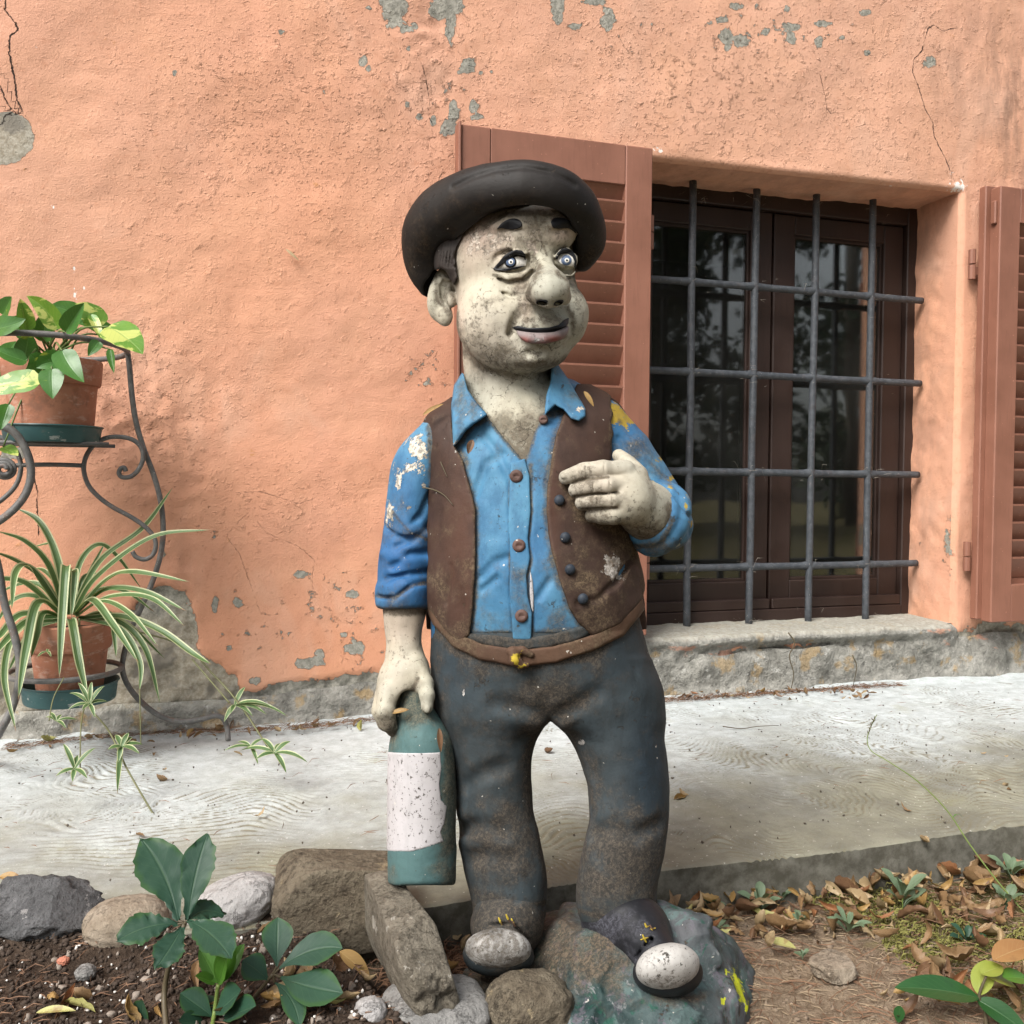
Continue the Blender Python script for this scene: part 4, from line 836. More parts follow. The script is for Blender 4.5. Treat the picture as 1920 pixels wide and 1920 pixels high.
shirt = put('shirt', v, M_BLUE, attrs=dict(peel=SH_PEEL, dirt=SH_DIRT, tint=SH_TINT, yellow=SH_YEL, lines=[(Lp[8:], 9, .62), (Rp[15:], 9, .60), ([(995, 870), (996, 960), (991, 1010), (995, 1048), (988, 1078), (992, 1120), (999, 1180)], 5, .7), ([(956, 890), (955, 1050), (962, 1185)], 4, .5), ([(870, 1186), (980, 1194), (1100, 1176)], 10, .6), (VN[1:9], 5, .6), ([(850, 838), (884, 796), (914, 782)], 9, .75), ([(1022, 780), (1058, 772), (1090, 794)], 9, .75), ([(704, 1118), (740, 1122), (775, 1098), (812, 1092)], 4, .7), ([(808, 800), (812, 980), (814, 1120)], 9, .7), ([(700, 1140), (760, 1146), (812, 1143)], 6, .7), ([(735, 960), (770, 1000), (805, 1012)], 4, .5), ([(1195, 880), (1248, 935), (1258, 985), (1236, 1022), (1188, 1026)], 6, .75), ([(1160, 790), (1200, 850), (1255, 905)], 6, .35)]))
put('placket', pl, M_BLUE, shirt, dict(dirt=[(975, 1110, 20, 60, .35), (975, 880, 20, 20, .25)], peel=[(988, 868, 6, 8, .4)]), noise=None)
sl = torso(Vol((985, 1050, -190), (1008, 1175, -60), 1.5)).off(2.2).prism([(994, 1068), (999, 1090), (1001, 1120), (1000, 1150), (996, 1140), (993, 1110)], k=1.5)
put('lining_slit', sl, M_LABEL, shirt, noise=None)
# collar flaps
def neckstand(v): torso(v); return v.loft([(676, 952, 90, 12, 86), (712, 954, 96, 12, 90), (748, 960, 118, 8, 98), (790, 968, 150, 2, 104)], 22)
for poly, nm, A in (([(868, 698), (852, 724), (846, 765), (848, 800), (850, 838), (860, 826), (874, 806), (888, 795), (914, 779), (894, 756), (876, 730)], 'L', dict(peel=[(858, 832, 9, 12, .6)], dirt=[(862, 760, 14, 50, .42), (890, 770, 20, 20, .3)])),
                    ([(1034, 684), (1046, 682), (1058, 700), (1078, 734), (1098, 768), (1098, 782), (1086, 791), (1072, 786), (1058, 768), (1042, 760), (1022, 778), (1024, 745), (1032, 715)], 'R', dict(dirt=[(1075, 745, 24, 40, .32), (1040, 690, 12, 20, .3)], peel=[(1090, 770, 12, 20, .45)]))):
    cx = 885 if nm == 'L' else 1060
    q = neckstand(Vol((cx-60, 670, -190), (cx+60, 850, 90), 2.0)).off(13)
    g2 = np.clip((np.meshgrid(q.ax[0], q.ax[1], indexing='ij')[1]-690)/100, 0, 1)[:, :, None]*7; q.f -= g2
    q.prism(poly, -1e3, 80 if nm == 'R' else 60, k=6)
    put('collar', q, M_BLUE, shirt, A)
for x, y, r in ((968, 893, 12.5), (973, 1023, 12.5), (978, 1155, 12.5), (1019, 787, 9)):
    z = fz(T, x, y)-6; q = Vol((x-18, y-18, z-14), (x+18, y+18, z+14), 1.2); q.ell((x, y, z), (r, r, 5.5)); q.ell((x, y, z-7), (r*.62, r*.62, 4), 1.5, 'cut'); q.tube([(x-3, y, z-4), (x+4, y, z-4)], 1.6, 1, 'cut')
    put('shirt_button', q, M_BTN, shirt, dict(dirt=[(x, y, 20, 20, .3)]), noise=None)
# ---- vest
def vestvol():
    q = torso(Vol((780, 720, -200), (1240, 1235, 185), 3.0))
    q.tube([(850, 815, 5), (828, 850, 4)], [46, 40], 24); q.tube([(1110, 800, 8), (1128, 850, 5)], [50, 40], 24)
    q.off(9)
    return q
q = vestvol()
FRONT = Vol((780, 720, -200), (1240, 1235, 185), 3.0); FRONT.f[:] = -1e3
def polyf(P, vv):
    X, Y = np.meshgrid(vv.ax[0], vv.ax[1], indexing='ij'); return poly_sd(X.astype(float), Y.astype(float), P)
pf = np.minimum(polyf(Lp, q), polyf(Rp, q)).astype(np.float32)[:, :, None]
zb = (30-q.ax[2])[None, None, :]                        # behind this depth the back panel runs right across
side = np.maximum(zb, (745-q.ax[1])[None, :, None]); side = np.maximum(side, (q.ax[1]-1180)[None, :, None])
reg = np.minimum(pf, side); h = np.clip(.5-.5*(q.f-reg)/5, 0, 1); q.f = q.f*(1-h)+reg*h+5*h*(1-h)
# arm holes
q.tube([(800, 860, -10), (770, 990, -14)], [44, 44], 4, 'cut') if False else None
for P, r in (([(1085, 1130), (1120, 1125), (1160, 1085), (1190, 1040)], 4), ([(1150, 1100), (1175, 1060)], 5), ([(835, 1130), (845, 1060)], 3)):
    q.tube(on(q, P, -r*.6), r, 8, 'cut')
VE_DIRT = [(1120, 1080, 80, 90, .40), (1140, 1000, 60, 60, .35), (1130, 960, 30, 30, .4), (830, 1120, 40, 80, .35), (1110, 1170, 80, 30, .45), (850, 900, 30, 120, .18), (1090, 830, 50, 60, .10), (860, 1185, 30, 30, .45), (1180, 1020, 30, 40, .7)]
VESTV = q.copy()
vest = put('vest', q, M_VEST, attrs=dict(dirt=VE_DIRT, peel=[(1148, 1062, 17, 22, .80), (1155, 1080, 14, 14, .65), (1140, 1050, 12, 14, .6), (863, 834, 10, 14, .62), (1170, 1070, 6, 16, .45)], tint=[(870, 1030, 20, 140, .6), (1035, 950, 14, 120, .5)], lines=[(Lp[5:], 7, .5), (Rp[12:], 7, .45), ([(1146, 742), (1147, 860)], 5, .5), ([(1060, 905), (1090, 965), (1150, 992), (1190, 1020)], 16, .75)]))
for x, y in ((1049, 938), (1060, 1008), (1069, 1068), (1093, 1123)):
    z = fz(q, x, y)-3; b = Vol((x-18, y-18, z-14), (x+18, y+18, z+14), 1.2); b.ell((x, y, z), (10, 10.5, 7)); put('vest_button', b, M_BTND, vest, noise=None)
# ---- trousers
def hips(v):
    v.loft([(1125, 1003, 188, 0, 138), (1160, 1005, 194, 0, 142), (1200, 1010, 201, 0, 146), (1250, 1016, 208, 0, 144), (1300, 1026, 213, 2, 136), (1345, 1030, 214, 2, 124), (1372, 1031, 208, 2, 112)], e=2.2, cap=30); return v
LL = [(1245, 915, 92, 2, 100), (1290, 918, 102, 2, 108), (1340, 921, 103, 0, 106), (1400, 919, 86, -2, 96), (1457, 925, 75, -4, 88), (1517, 929, 74, -8, 84), (1576, 938, 80, -12, 82), (1628, 950, 80, -14, 80), (1675, 956, 75, -16, 76), (1712, 957, 69, -18, 72), (1722, 957, 67, -18, 70)]
RL = [(1245, 1126, 88, 0, 100), (1290, 1136, 101, 0, 108), (1345, 1142, 101, -4, 106), (1406, 1163, 87, -12, 96), (1469, 1176, 80, -22, 88), (1537, 1177, 77, -32, 84), (1596, 1167, 79, -40, 82), (1655, 1155, 79, -46, 80), (1699, 1154, 78, -50, 77), (1728, 1160, 72, -54, 72), (1736, 1160, 70, -54, 71)]
t = hips(Vol((790, 1115, -200), (1290, 1755, 180), 3.2)); t.loft(LL, 22); t.loft(RL, 22)
t.prism([(1031, 1350), (1044, 1362), (1075, 1406), (1095, 1469), (1099, 1537), (1088, 1596), (1076, 1655), (1076, 1760), (1026, 1760), (1030, 1647), (1017, 1576), (1004, 1517), (1000, 1457), (1006, 1398), (1020, 1362)], k=16, op='cut')
H = t.copy()
for P, r in (([(1030, 1350), (1018, 1300), (1000, 1262)], 9), ([(1045, 1345), (1080, 1325), (1120, 1300)], 9), ([(1010, 1345), (975, 1330), (930, 1322)], 9), ([(855, 1555), (895, 1548), (940, 1562)], 10), ([(872, 1612), (915, 1604), (960, 1612)], 9), ([(1110, 1560), (1150, 1552), (1190, 1566)], 10), ([(1240, 1545), (1205, 1562)], 9), ([(870, 1470), (900, 1450), (950, 1436)], 8)):
    t.tube(on(t, P, -r*.92), r, 22, 'cut')
for P, r in (([(880, 1697), (950, 1710), (1026, 1692)], 3), ([(1082, 1705), (1150, 1722), (1230, 1690)], 3)):
    t.tube(on(t, P), r, 5, 'cut')
def tdirt(P):
    x, y = P[:, 0].astype(float), P[:, 1].astype(float)
    a = blobs(x, y, [(1030, 1300, 70, 60, .55), (1005, 1420, 26, 120, .65), (1060, 1430, 30, 110, .65), (940, 1600, 60, 80, .55), (980, 1560, 60, 70, .5), (1170, 1600, 70, 60, .70), (1140, 1660, 90, 60, .55), (900, 1520, 60, 90, .25), (920, 1690, 80, 40, .45), (970, 1250, 120, 30, .40), (820, 1400, 26, 220, .35), (1100, 1500, 26, 110, .45), (860, 1330, 40, 40, .2), (1215, 1660, 26, 60, .5), (930, 1370, 90, 50, .22)], .6)
    return a
trousers = put('trousers', t, M_TROU, attrs=dict(dirt=tdirt, tint=[(1225, 1450, 40, 110, .9), (1150, 1240, 60, 50, .35), (850, 1240, 40, 60, .5), (1240, 1540, 20, 40, .7)], lines=[([(880, 1697), (950, 1712), (1026, 1692)], 7, .7), ([(1078, 1706), (1150, 1726), (1230, 1692)], 7, .7), ([(812, 1180), (850, 1220), (975, 1256), (1110, 1232), (1205, 1150)], 12, .6), ([(1030, 1352), (1010, 1400), (1003, 1500), (1025, 1640)], 16, .6), ([(1040, 1355), (1075, 1420), (1098, 1520), (1082, 1650)], 16, .6)], peel=[(1091, 1393, 5, 5, .75), (868, 1300, 4, 9, .65), (1060, 1540, 2, 2, 0)]))
up = [(806, 1120), (826, 1158), (858, 1186), (905, 1208), (975, 1218), (1040, 1213), (1105, 1192), (1160, 1164), (1204, 1120)]
lo = [(1210, 1142), (1170, 1192), (1110, 1222), (1045, 1244), (975, 1251), (900, 1238), (850, 1212), (812, 1172), (800, 1142)]
def girth(v): hips(v); torso(v); return v
b = girth(Vol((790, 1110, -200), (1230, 1270, 60), 2.4)).off(8).prism(up+lo, -1e3, 50, k=6); pass
belt = put('belt', b, M_BELT, attrs=dict(dirt=[(1120, 1200, 80, 40, .55), (860, 1200, 60, 40, .6), (1000, 1240, 60, 20, .25)]))
z = fz(b, 975, 1234); k = Vol((930, 1200, z-20), (1020, 1270, z+20), 1.5); k.tube([(958, 1222, z-2), (980, 1219, z-3), (996, 1228, z-2)], [9, 8, 6], 4); k.tube([(962, 1222, z-4), (966, 1238, z-6), (976, 1247, z-4), (988, 1247, z-3)], [10, 12, 8, 5], 4)
k.tube([(975, 1232, z-12), (985, 1236, z-12)], 4, 3, 'cut')
put('buckle', k, M_BELT, belt, dict(yellow=[(965, 1236, 12, 16, .62), (975, 1220, 26, 10, .42), (980, 1248, 14, 8, .52)], dirt=[(990, 1232, 14, 16, .65), (975, 1225, 30, 8, .4)]), noise=None)
wbP = [(868, 1186), (920, 1191), (980, 1198), (1040, 1188), (1096, 1170), (1118, 1182), (1080, 1204), (1030, 1217), (975, 1221), (920, 1214), (878, 1202)]
wb = girth(Vol((850, 1150, -200), (1140, 1240, 0), 2.0)).off(6).prism(wbP, k=8); wb.tube(on(wb, [(990, 1195), (1000, 1218)]), 3, 3, 'cut')
put('waistband', wb, M_TROU, trousers, dict(dirt=[(985, 1200, 140, 24, .55)]))
# ---- shoes and the base they stand on
m = Vol((760, 1640, -290), (1450, 2080, 210), 4.5)
m.ell((1185, 1905, 20), (232, 200, 200), 0); m.ell((1040, 1805, 80), (120, 100, 110), 50); m.ell((930, 1885, 30), (150, 72, 130), 50); m.ell((1290, 1832, 40), (88, 98, 100), 50); m.ell((1330, 1905, -60), (78, 75, 90), 40); m.ell((1120, 1930, -150), (120, 60, 60), 50); m.ell((1230, 1940, -150), (140, 70, 70), 50); m.tube([(1235, 1722, -20), (1290, 1745, -60), (1335, 1795, -95)], [30, 30, 16], 16)
for P, r in (([(1200, 1870, -230), (1250, 1868, -220), (1310, 1840, -160)], 8), ([(1100, 1830, -180), (1150, 1850, -200)], 8)): m.tube(P, r, 16, 'cut')
def mdirt(P): return blobs(P[:, 0].astype(float), P[:, 1].astype(float), [(1040, 1780, 60, 60, .75), (1110, 1790, 60, 50, .70), (1010, 1830, 60, 40, .6), (1150, 1830, 40, 30, .5), (930, 1850, 80, 50, .8), (1260, 1865, 60, 14, .5)], .6)
put('base', m, M_BASE, attrs=dict(dirt=mdirt, yellow=[(1392, 1850, 12, 28, .85), (1382, 1838, 14, 10, .6), (1365, 1830, 8, 8, .5), (1352, 1878, 7, 12, .6), (1405, 1880, 8, 16, .6)], tint=[(1270, 1745, 60, 40, .8), (1380, 1880, 40, 60, .8), (1330, 1780, 40, 40, .5), (1040, 1720, 40, 30, .8)], peel=[(1180, 1860, 120, 40, .10), (1330, 1870, 40, 40, .1)]), noise=(6.5, 17))
for k_, (P, r, cap, cr, rot, nm) in enumerate((([(958, 1706, -18), (950, 1738, -48), (937, 1772, -108)], [66, 64, 36], (934, 1779, -138), (62, 39, 44), (0, 0, 0), 'l'),
                                               ([(1158, 1722, -54), (1190, 1752, -84), (1240, 1800, -160)], [70, 66, 38], (1252, 1813, -196), (61, 45, 48), (-10, 0, 0), 'r'))):
    s_ = Vol((np.array(P).min(0)-[90, 90, 90]), (np.array(P).max(0)+[110, 90, 90]), 3.0); s_.tube(P, r, 0, zs=1.0, kk=20)
    s_.ell(np.array(cap)+[0, 12, 20], np.array(cr)+[5, 2, 2], 10)
    S2 = s_.copy(); s_.tube(on(s_, [(P[2][0]-48, P[2][1]-2), (P[2][0]-20, P[2][1]-38), (P[2][0]+25, P[2][1]-40), (P[2][0]+56, P[2][1]-6)]), 4, 5, 'cut')
    sh = put('shoe', s_, M_TROU if nm == 'l' else M_BLACK, attrs=dict(dirt=[(950, 1740, 80, 50, .95), (1140, 1745, 70, 40, .75), (1190, 1790, 40, 40, .45)], yellow=[]))
    tc = Vol(np.array(cap)-70, np.array(cap)+70, 2.2); tc.ell(cap, cr, rot=rot); 
    put('toe_cap', tc, M_TOE, sh, dict(dirt=[(934, 1780, 80, 60, .62)] if nm == 'l' else [(1252, 1845, 60, 12, .4)]))
    for lx, ly in (((938, 1728), (952, 1722), (962, 1730)) if nm == 'l' else ((1212, 1738), (1222, 1742), (1208, 1760))):
        z = fz(S2, lx, ly); lc = Vol((lx-16, ly-16, z-10), (lx+16, ly+16, z+10), 1.3); lc.tube([(lx-3, ly-7, z), (lx, ly, z-1), (lx+4, ly+7, z)], [1.6, 2.4, 1.5]); lc.tube([(lx-6, ly+2, z), (lx+7, ly-2, z)], 1.5) if nm == 'r' else None
        put('shoe_lace', lc, M_BELT, sh, dict(yellow=[(lx, ly, 20, 20, .55)]), noise=None)
# ---- bottle
bt = Vol((700, 1240, -140), (890, 1680, 60), 2.6); bt.loft([(1250, 777, 25, -42, 25), (1305, 778, 26, -42, 26), (1335, 781, 37, -42, 37), (1368, 787, 52, -42, 52), (1400, 790, 61, -42, 61), (1450, 791, 63, -42, 63), (1550, 791, 64, -42, 64), (1640, 791, 64, -42, 64), (1660, 791, 62, -42, 62)], cap=6)
BT = bt.copy()
bottle = put('bottle', bt, M_GLASSG, attrs=dict(dirt=[(845, 1500, 22, 180, .75), (770, 1320, 60, 40, .75), (735, 1380, 12, 40, .6), (840, 1640, 20, 40, .7), (735, 1640, 10, 20, .4)]))
lb = Vol((715, 1395, -125), (880, 1620, 40), 2.2); lb.loft([(1380, 789, 57, -42, 57), (1400, 790, 61, -42, 61), (1450, 791, 63, -42, 63), (1550, 791, 64, -42, 64), (1640, 791, 64, -42, 64)]); lb.off(1.6)
lb.prism([(700, 1412), (730, 1410), (760, 1412), (792, 1412), (826, 1410), (828, 1440), (824, 1470), (827, 1500), (838, 1512), (833, 1545), (826, 1560), (832, 1578), (805, 1588), (770, 1597), (740, 1597), (700, 1592)], k=1.5)
put('bottle_label', lb, M_LABEL, bottle, dict(dirt=[(825, 1420, 10, 30, .4), (800, 1500, 60, 90, .06), (830, 1530, 12, 60, .35)]), noise=None)
# ---- lowered hand on the bottle neck
h = Vol((690, 1110, -120), (830, 1400, 50), 2.0)
h.loft([(1110, 759, 44, -16, 45), (1150, 758, 41, -18, 42), (1185, 757, 35, -20, 36), (1210, 758, 34, -22, 36), (1240, 761, 41, -28, 37), (1255, 761, 46, -32, 38), (1262, 761, 46, -34, 38)], cap=20)
h.ell((752, 1282, -40), (47, 44, 40), 14); h.ell((738, 1305, -45), (32, 34, 40), 10)
h.tube([(728, 1300, -66), (722, 1332, -80), (727, 1356, -76), (736, 1371, -62)], [22, 18, 15, 12], 7, kk=6)
h.tube([(722, 1300, -44), (716, 1332, -48), (722, 1358, -40), (738, 1372, -24)], [20, 17, 14, 11], 3, kk=6)
h.tube([(724, 1300, -20), (718, 1330, -18), (726, 1352, -6), (744, 1364, 8)], [19, 16, 13, 10], 3, kk=6)
h.tube([(730, 1298, 0), (726, 1324, 6), (736, 1342, 16), (752, 1350, 24)], [16, 13, 11, 9], 3, kk=6)
h.tube([(778, 1246, -46), (796, 1282, -66), (801, 1306, -80), (801, 1326, -84)], [22, 16, 13.5, 12], 9, kk=6)
h.ell((760, 1318, -60), (17, 26, 40), 8, 'cut', rot=(28, 0, 0)); h.tube([(784, 1275, -86), (782, 1290, -92), (776, 1302, -90)], 4, 4, 'cut')
h.ell((801, 1331, -95), (6.5, 7, 4), 2)
SK_D = [(725, 1360, 18, 24, .65), (735, 1375, 12, 12, .8), (780, 1275, 8, 14, .4), (760, 1160, 50, 24, .10), (800, 1330, 12, 10, .2)]
put('hand', h, M_SKIN, attrs=dict(lines=[([(716, 1146), (760, 1150), (804, 1146)], 8, .7), ([(784, 1272), (772, 1302), (752, 1322), (738, 1366)], 5, .7)], dirt=SK_D, tint=[(750, 1170, 44, 40, .55), (740, 1250, 30, 60, .25)], peel=[(750, 1170, 44, 30, .12)]))
# ---- raised hand holding the vest
h = Vol((1040, 835, -215), (1275, 1040, -5), 2.0)
h.tube([(1246, 982, -34), (1212, 958, -84), (1186, 938, -122)], [50, 50, 46], 0, kk=20)
h.ell((1180, 930, -136), (42, 56, 36), 16); h.ell((1168, 936, -146), (30, 46, 28), 10)
h.tube([(1172, 882, -142), (1132, 879, -156), (1096, 885, -152), (1061, 895, -143)], [20, 17, 16.5, 13.5], 6, kk=6)
h.tube([(1172, 906, -150), (1140, 909, -166), (1110, 912, -162), (1080, 919, -149)], [19, 16.5, 16, 14.5], 4, kk=5)
h.tube([(1174, 934, -152), (1148, 938, -166), (1120, 940, -162), (1092, 943, -150)], [19, 16.5, 16, 14.5], 4, kk=5)
h.tube([(1172, 960, -146), (1152, 965, -158), (1130, 966, -154), (1110, 966, -145)], [21, 18, 16, 13.5], 4, kk=5)
h.tube([(1194, 892, -118), (1178, 872, -100), (1160, 855, -76)], [22, 17, 13], 12)
for P in ([(1074, 906), (1100, 899), (1135, 894)], [(1076, 932), (1110, 926), (1156, 923)], [(1092, 955), (1125, 952), (1152, 951)]): h.tube(on(h, P, 1), 2.2, 3, 'cut')
for x, y in ((1097, 885), (1112, 912), (1120, 939), (1132, 878), (1142, 908), (1148, 937)): h.tube(on(h, [(x, y-8), (x+1, y+8)]), 0.8, 3, 'cut')
for x, y, a in ((1060, 895, -.15),): h.ell((x-2, y-2, fz(h, x, y)+1), (7, 5, 3), 1.5)
put('hand', h, M_SKIN, attrs=dict(lines=[([(1074, 906), (1100, 899), (1140, 894)], 3.5, .8), ([(1076, 932), (1110, 926), (1158, 923)], 3.5, .8), ([(1092, 955), (1125, 952), (1156, 951)], 3.5, .8), ([(1256, 950), (1252, 990), (1215, 1022)], 10, .7)], dirt=[(1110, 945, 50, 30, .40), (1090, 900, 40, 20, .32), (1200, 1005, 50, 26, .75), (1120, 972, 30, 14, .5), (1150, 985, 30, 14, .55)], tint=[(1110, 910, 60, 50, .35)], peel=[(1085, 895, 20, 14, .2)]))
# ---- head
def head(v):
    v.ell((958, 470, 20), (122, 128, 128))
    v.ell((975, 585, -8), (116, 112, 112), 30)
    v.ell((922, 606, -66), (66, 72, 54), 26)                      # near cheek
    v.ell((1064, 592, -52), (40, 56, 46), 18)                     # far cheek
    v.ell((980, 654, -62), (86, 47, 54), 24)                      # chin and jaw
    v.ell((1002, 662, -100), (34, 26, 26), 16)
    v.ell((1010, 432, -78), (72, 52, 40), 26)                     # forehead
    v.ell((1016, 618, -104), (52, 36, 36), 18)                    # muzzle
    v.ell((958, 490, -104), (36, 20, 17), 12, 'cut'); v.ell((1063, 488, -104), (26, 22, 17), 12, 'cut')
    v.ell((959, 491, -88), (33, 19, 20), 6); v.ell((1062, 488, -84), (22, 18, 17), 6)      # eyeballs with lids
    v.tube([(1016, 468, -80), (1021, 495, -104), (1028, 522, -138)], [10, 14, 26], 24)
    v.ell((1029, 541, -160), (40, 39, 42), 8); v.ell((1003, 554, -138), (19, 18, 24), 8); v.ell((1057, 556, -138), (15, 17, 24), 8)
    # lids, bags, brow
    v.tube([(926, 500, -92), (945, 482, -106), (966, 470, -112), (984, 474, -110)], [2, 2.5, 2.5, 2], 6)
    v.tube([(926, 512, -90), (950, 522, -104), (978, 517, -108), (992, 505, -106)], [3, 5, 5, 3], 8)
    v.tube([(1042, 480, -102), (1052, 469, -104), (1066, 466, -100), (1080, 480, -84)], [2, 2.2, 2.2, 2], 6)
    v.tube([(1044, 505, -108), (1058, 518, -104), (1072, 518, -94), (1080, 509, -86)], [2, 4, 3, 1.5], 10)
    v.tube([(930, 425, -100), (955, 412, -108), (980, 420, -112)], [8, 10, 8], 10); v.tube([(1034, 420, -114), (1056, 414, -106), (1078, 430, -84)], [8, 9, 8], 10)
    v.tube([(922, 516, -86), (948, 530, -102), (978, 527, -110), (996, 514, -108)], [1.5, 2, 2, 1.5], 13, 'cut'); v.tube([(1044, 512, -108), (1058, 526, -104), (1076, 526, -90)], [1.5, 2, 1.5], 12, 'cut')
    v.tube([(930, 545, -96), (955, 556, -112), (978, 556, -118)], [1.2, 1.2, 1.2], 15, 'cut')
    # folds from the nose to the corners of the mouth
    v.tube([(988, 572, -128), (968, 596, -122), (956, 625, -112)], [5, 7, 5], 12, 'cut'); v.tube([(1066, 572, -120), (1074, 596, -106), (1074, 622, -96)], [3, 4, 4], 8, 'cut')
    v.tube([(962, 618, -118), (985, 624, -134), (1015, 625, -142), (1045, 621, -134), (1068, 612, -112)], [4, 6, 6, 6, 4], 6, 'cut')
    v.tube([(990, 662, -122), (1010, 657, -130), (1030, 655, -126)], 5, 12, 'cut')
    v.ell((1017, 568, -180), (11, 6, 16), 3, 'cut'); v.ell((1049, 569, -178), (10, 6, 16), 3, 'cut')
    return v
def neck(v):
    v.loft([(610, 955, 84, 25, 86), (660, 952, 84, 22, 84), (710, 953, 82, 18, 76), (750, 958, 88, 14, 80), (790, 966, 110, 8, 88)], 22)
    return v
hv = head(Vol((800, 380, -210), (1125, 900, 170), 2.2)); neck(hv)
# bare chest inside the open collar
c = torso(Vol((800, 380, -210), (1125, 900, 170), 2.2)); c.off(-8); c.prism([(862, 690), (868, 760), (985, 880), (1040, 760), (1040, 690)], -1e3, 40, k=2)
hh = np.clip(.5+.5*(hv.f-c.f)/16, 0, 1); hv.f = hv.f*(1-hh)+c.f*hh-16*hh*(1-hh)
hv.tube([(880, 690, -60), (930, 716, -78), (985, 712, -78)], 3, 8, 'cut')
# ear
hv.ell((828, 550, 18), (27, 52, 16), 6, rot=(10, -22, 0)); hv.ell((834, 592, 10), (15, 20, 13), 12)
hv.ell((829, 546, -1), (15, 33, 9), 6, 'cut', rot=(10, -22, 0)); hv.tube([(842, 525, 6), (830, 518, 5), (820, 535, 6), (824, 560, 6), (836, 575, 6)], 3.2, 3); hv.ell((848, 562, 2), (10, 16, 12), 5)
HD = [(960, 440, 70, 40, .30), (900, 430, 40, 40, .22), (1010, 440, 40, 40, .42), (930, 660, 60, 30, .42), (980, 690, 80, 22, .50), (880, 640, 30, 40, .35), (985, 585, 20, 30, .50), (975, 530, 26, 20, .5), (1085, 560, 20, 40, .42), (1040, 650, 40, 20, .3), (950, 770, 40, 20, .25), (985, 810, 40, 40, .58), (870, 720, 16, 30, .4), (830, 560, 18, 30, .32), (1020, 600, 40, 12, .40), (1000, 505, 14, 40, .50), (900, 570, 40, 30, .12), (1020, 800, 20, 40, .6), (940, 800, 30, 30, .5)]
HT = [(900, 445, 50, 40, .9), (960, 425, 50, 30, .35), (1055, 440, 26, 14, .8), (985, 580, 10, 20, .7), (860, 600, 14, 60, .6), (900, 640, 60, 60, .35), (880, 480, 30, 40, .5), (975, 535, 12, 14, .5)]
HP = [(905, 455, 50, 26, .56), (945, 445, 44, 20, .50), (975, 425, 40, 20, .46), (1000, 450, 24, 34, .50), (1055, 437, 20, 12, .34), (1085, 520, 12, 30, .28), (985, 575, 8, 14, .4)]
headm = put('head', hv, M_SKIN, attrs=dict(dirt=HD, tint=HT, peel=HP, lines=[([(872, 660), (905, 690), (960, 706), (1020, 698), (1060, 672)], 11, .55), ([(990, 575), (968, 598), (955, 630)], 7, .6), ([(1066, 575), (1076, 600), (1074, 625)], 6, .6), ([(925, 515), (955, 530), (985, 524), (1002, 508)], 6, .6), ([(1046, 510), (1062, 524), (1080, 514)], 5, .6), ([(1000, 480), (1012, 500), (1000, 530), (985, 560)], 8, .62), ([(905, 425), (950, 402), (1010, 398), (1066, 412)], 8, .5), ([(1003, 405), (1012, 440), (1024, 478)], 5, .6), ([(872, 740), (912, 785), (983, 862), (1016, 780)], 10, .7), ([(845, 540), (858, 600), (862, 650)], 8, .45), ([(962, 622), (1010, 648), (1062, 632)], 5, .5), ([(815, 520), (822, 560), (842, 590)], 7, .5)]))
def hshell(poly, t, lo, hi, hh=0.9, k=0.8, sm=0):
    q = head(Vol(lo, hi, hh)).off(t)
    return q.prism(spline(np.vstack([poly, poly[:1]]), sm)[:-1] if sm else poly, k=k).skin()
def join(lst):
    V, Q, M = [], [], []; n = 0
    for i, (v, q) in enumerate(lst): V.append(v); Q.append(q+n); M += [i]*len(q); n += len(v)
    return (np.concatenate(V), np.concatenate(Q)), M
EYES = [dict(lo=(918, 458, -150), hi=(996, 516, -60), white=[(928, 504), (944, 486), (962, 476), (980, 475), (988, 487), (986, 498), (970, 503), (948, 507)], iris=(957, 491, 11.5), lash=[(924, 504), (935, 492), (945, 479), (958, 471), (968, 468), (979, 470), (985, 477), (986, 489), (981, 483), (972, 480), (961, 483), (950, 489), (940, 498), (931, 503), (950, 503.5), (968, 500), (986, 498), (970, 504.5), (950, 508), (932, 507)]),
        dict(lo=(1032, 456, -150), hi=(1092, 512, -40), white=[(1044, 487), (1048, 478), (1060, 472), (1072, 476), (1079, 488), (1079, 501), (1066, 499), (1052, 495)], iris=(1062, 488, 10), lash=[(1041, 484), (1045, 474), (1052, 467), (1062, 464.5), (1073, 470), (1079, 479), (1081.5, 490), (1080, 503), (1076, 501), (1077.5, 490), (1073, 481), (1065, 475.5), (1057, 475), (1049, 478), (1045, 487)])]
for e in EYES:
    a = dict(lo=e['lo'], hi=e['hi']); x, y, r = e['iris']; L = []
    X = lambda P, t, k=.6: hshell(P, t, a['lo'], a['hi'], .8, k)
    wp = e['white']; L.append(X(wp, 1.2))
    q = head(Vol(a['lo'], a['hi'], .8)).off(2.0).prism(wp, k=.5).prism(circ(x, y, r), k=.5); L.append(q.skin())
    q = head(Vol(a['lo'], a['hi'], .8)).off(2.7).prism(wp, k=.5).prism(circ(x, y, r*.74), k=.5); L.append(q.skin())
    L.append(X(circ(x+1, y, 4.6), 3.4)); L.append(X(circ(x+1, y, 2.2), 4.0)); L.append(X(e['lash'], 3.0))
    if x > 1000: mats = [M_EYEW, M_EYEB, M_EYEB, M_EYEW, M_BLACK, M_BLACK]
    else: mats = [M_EYEW, M_BLACK, M_EYEB, M_EYEW, M_BLACK, M_BLACK]
    (vq, M) = join(L); put('eye', vq, mats, headm, mi=M, noise=None)
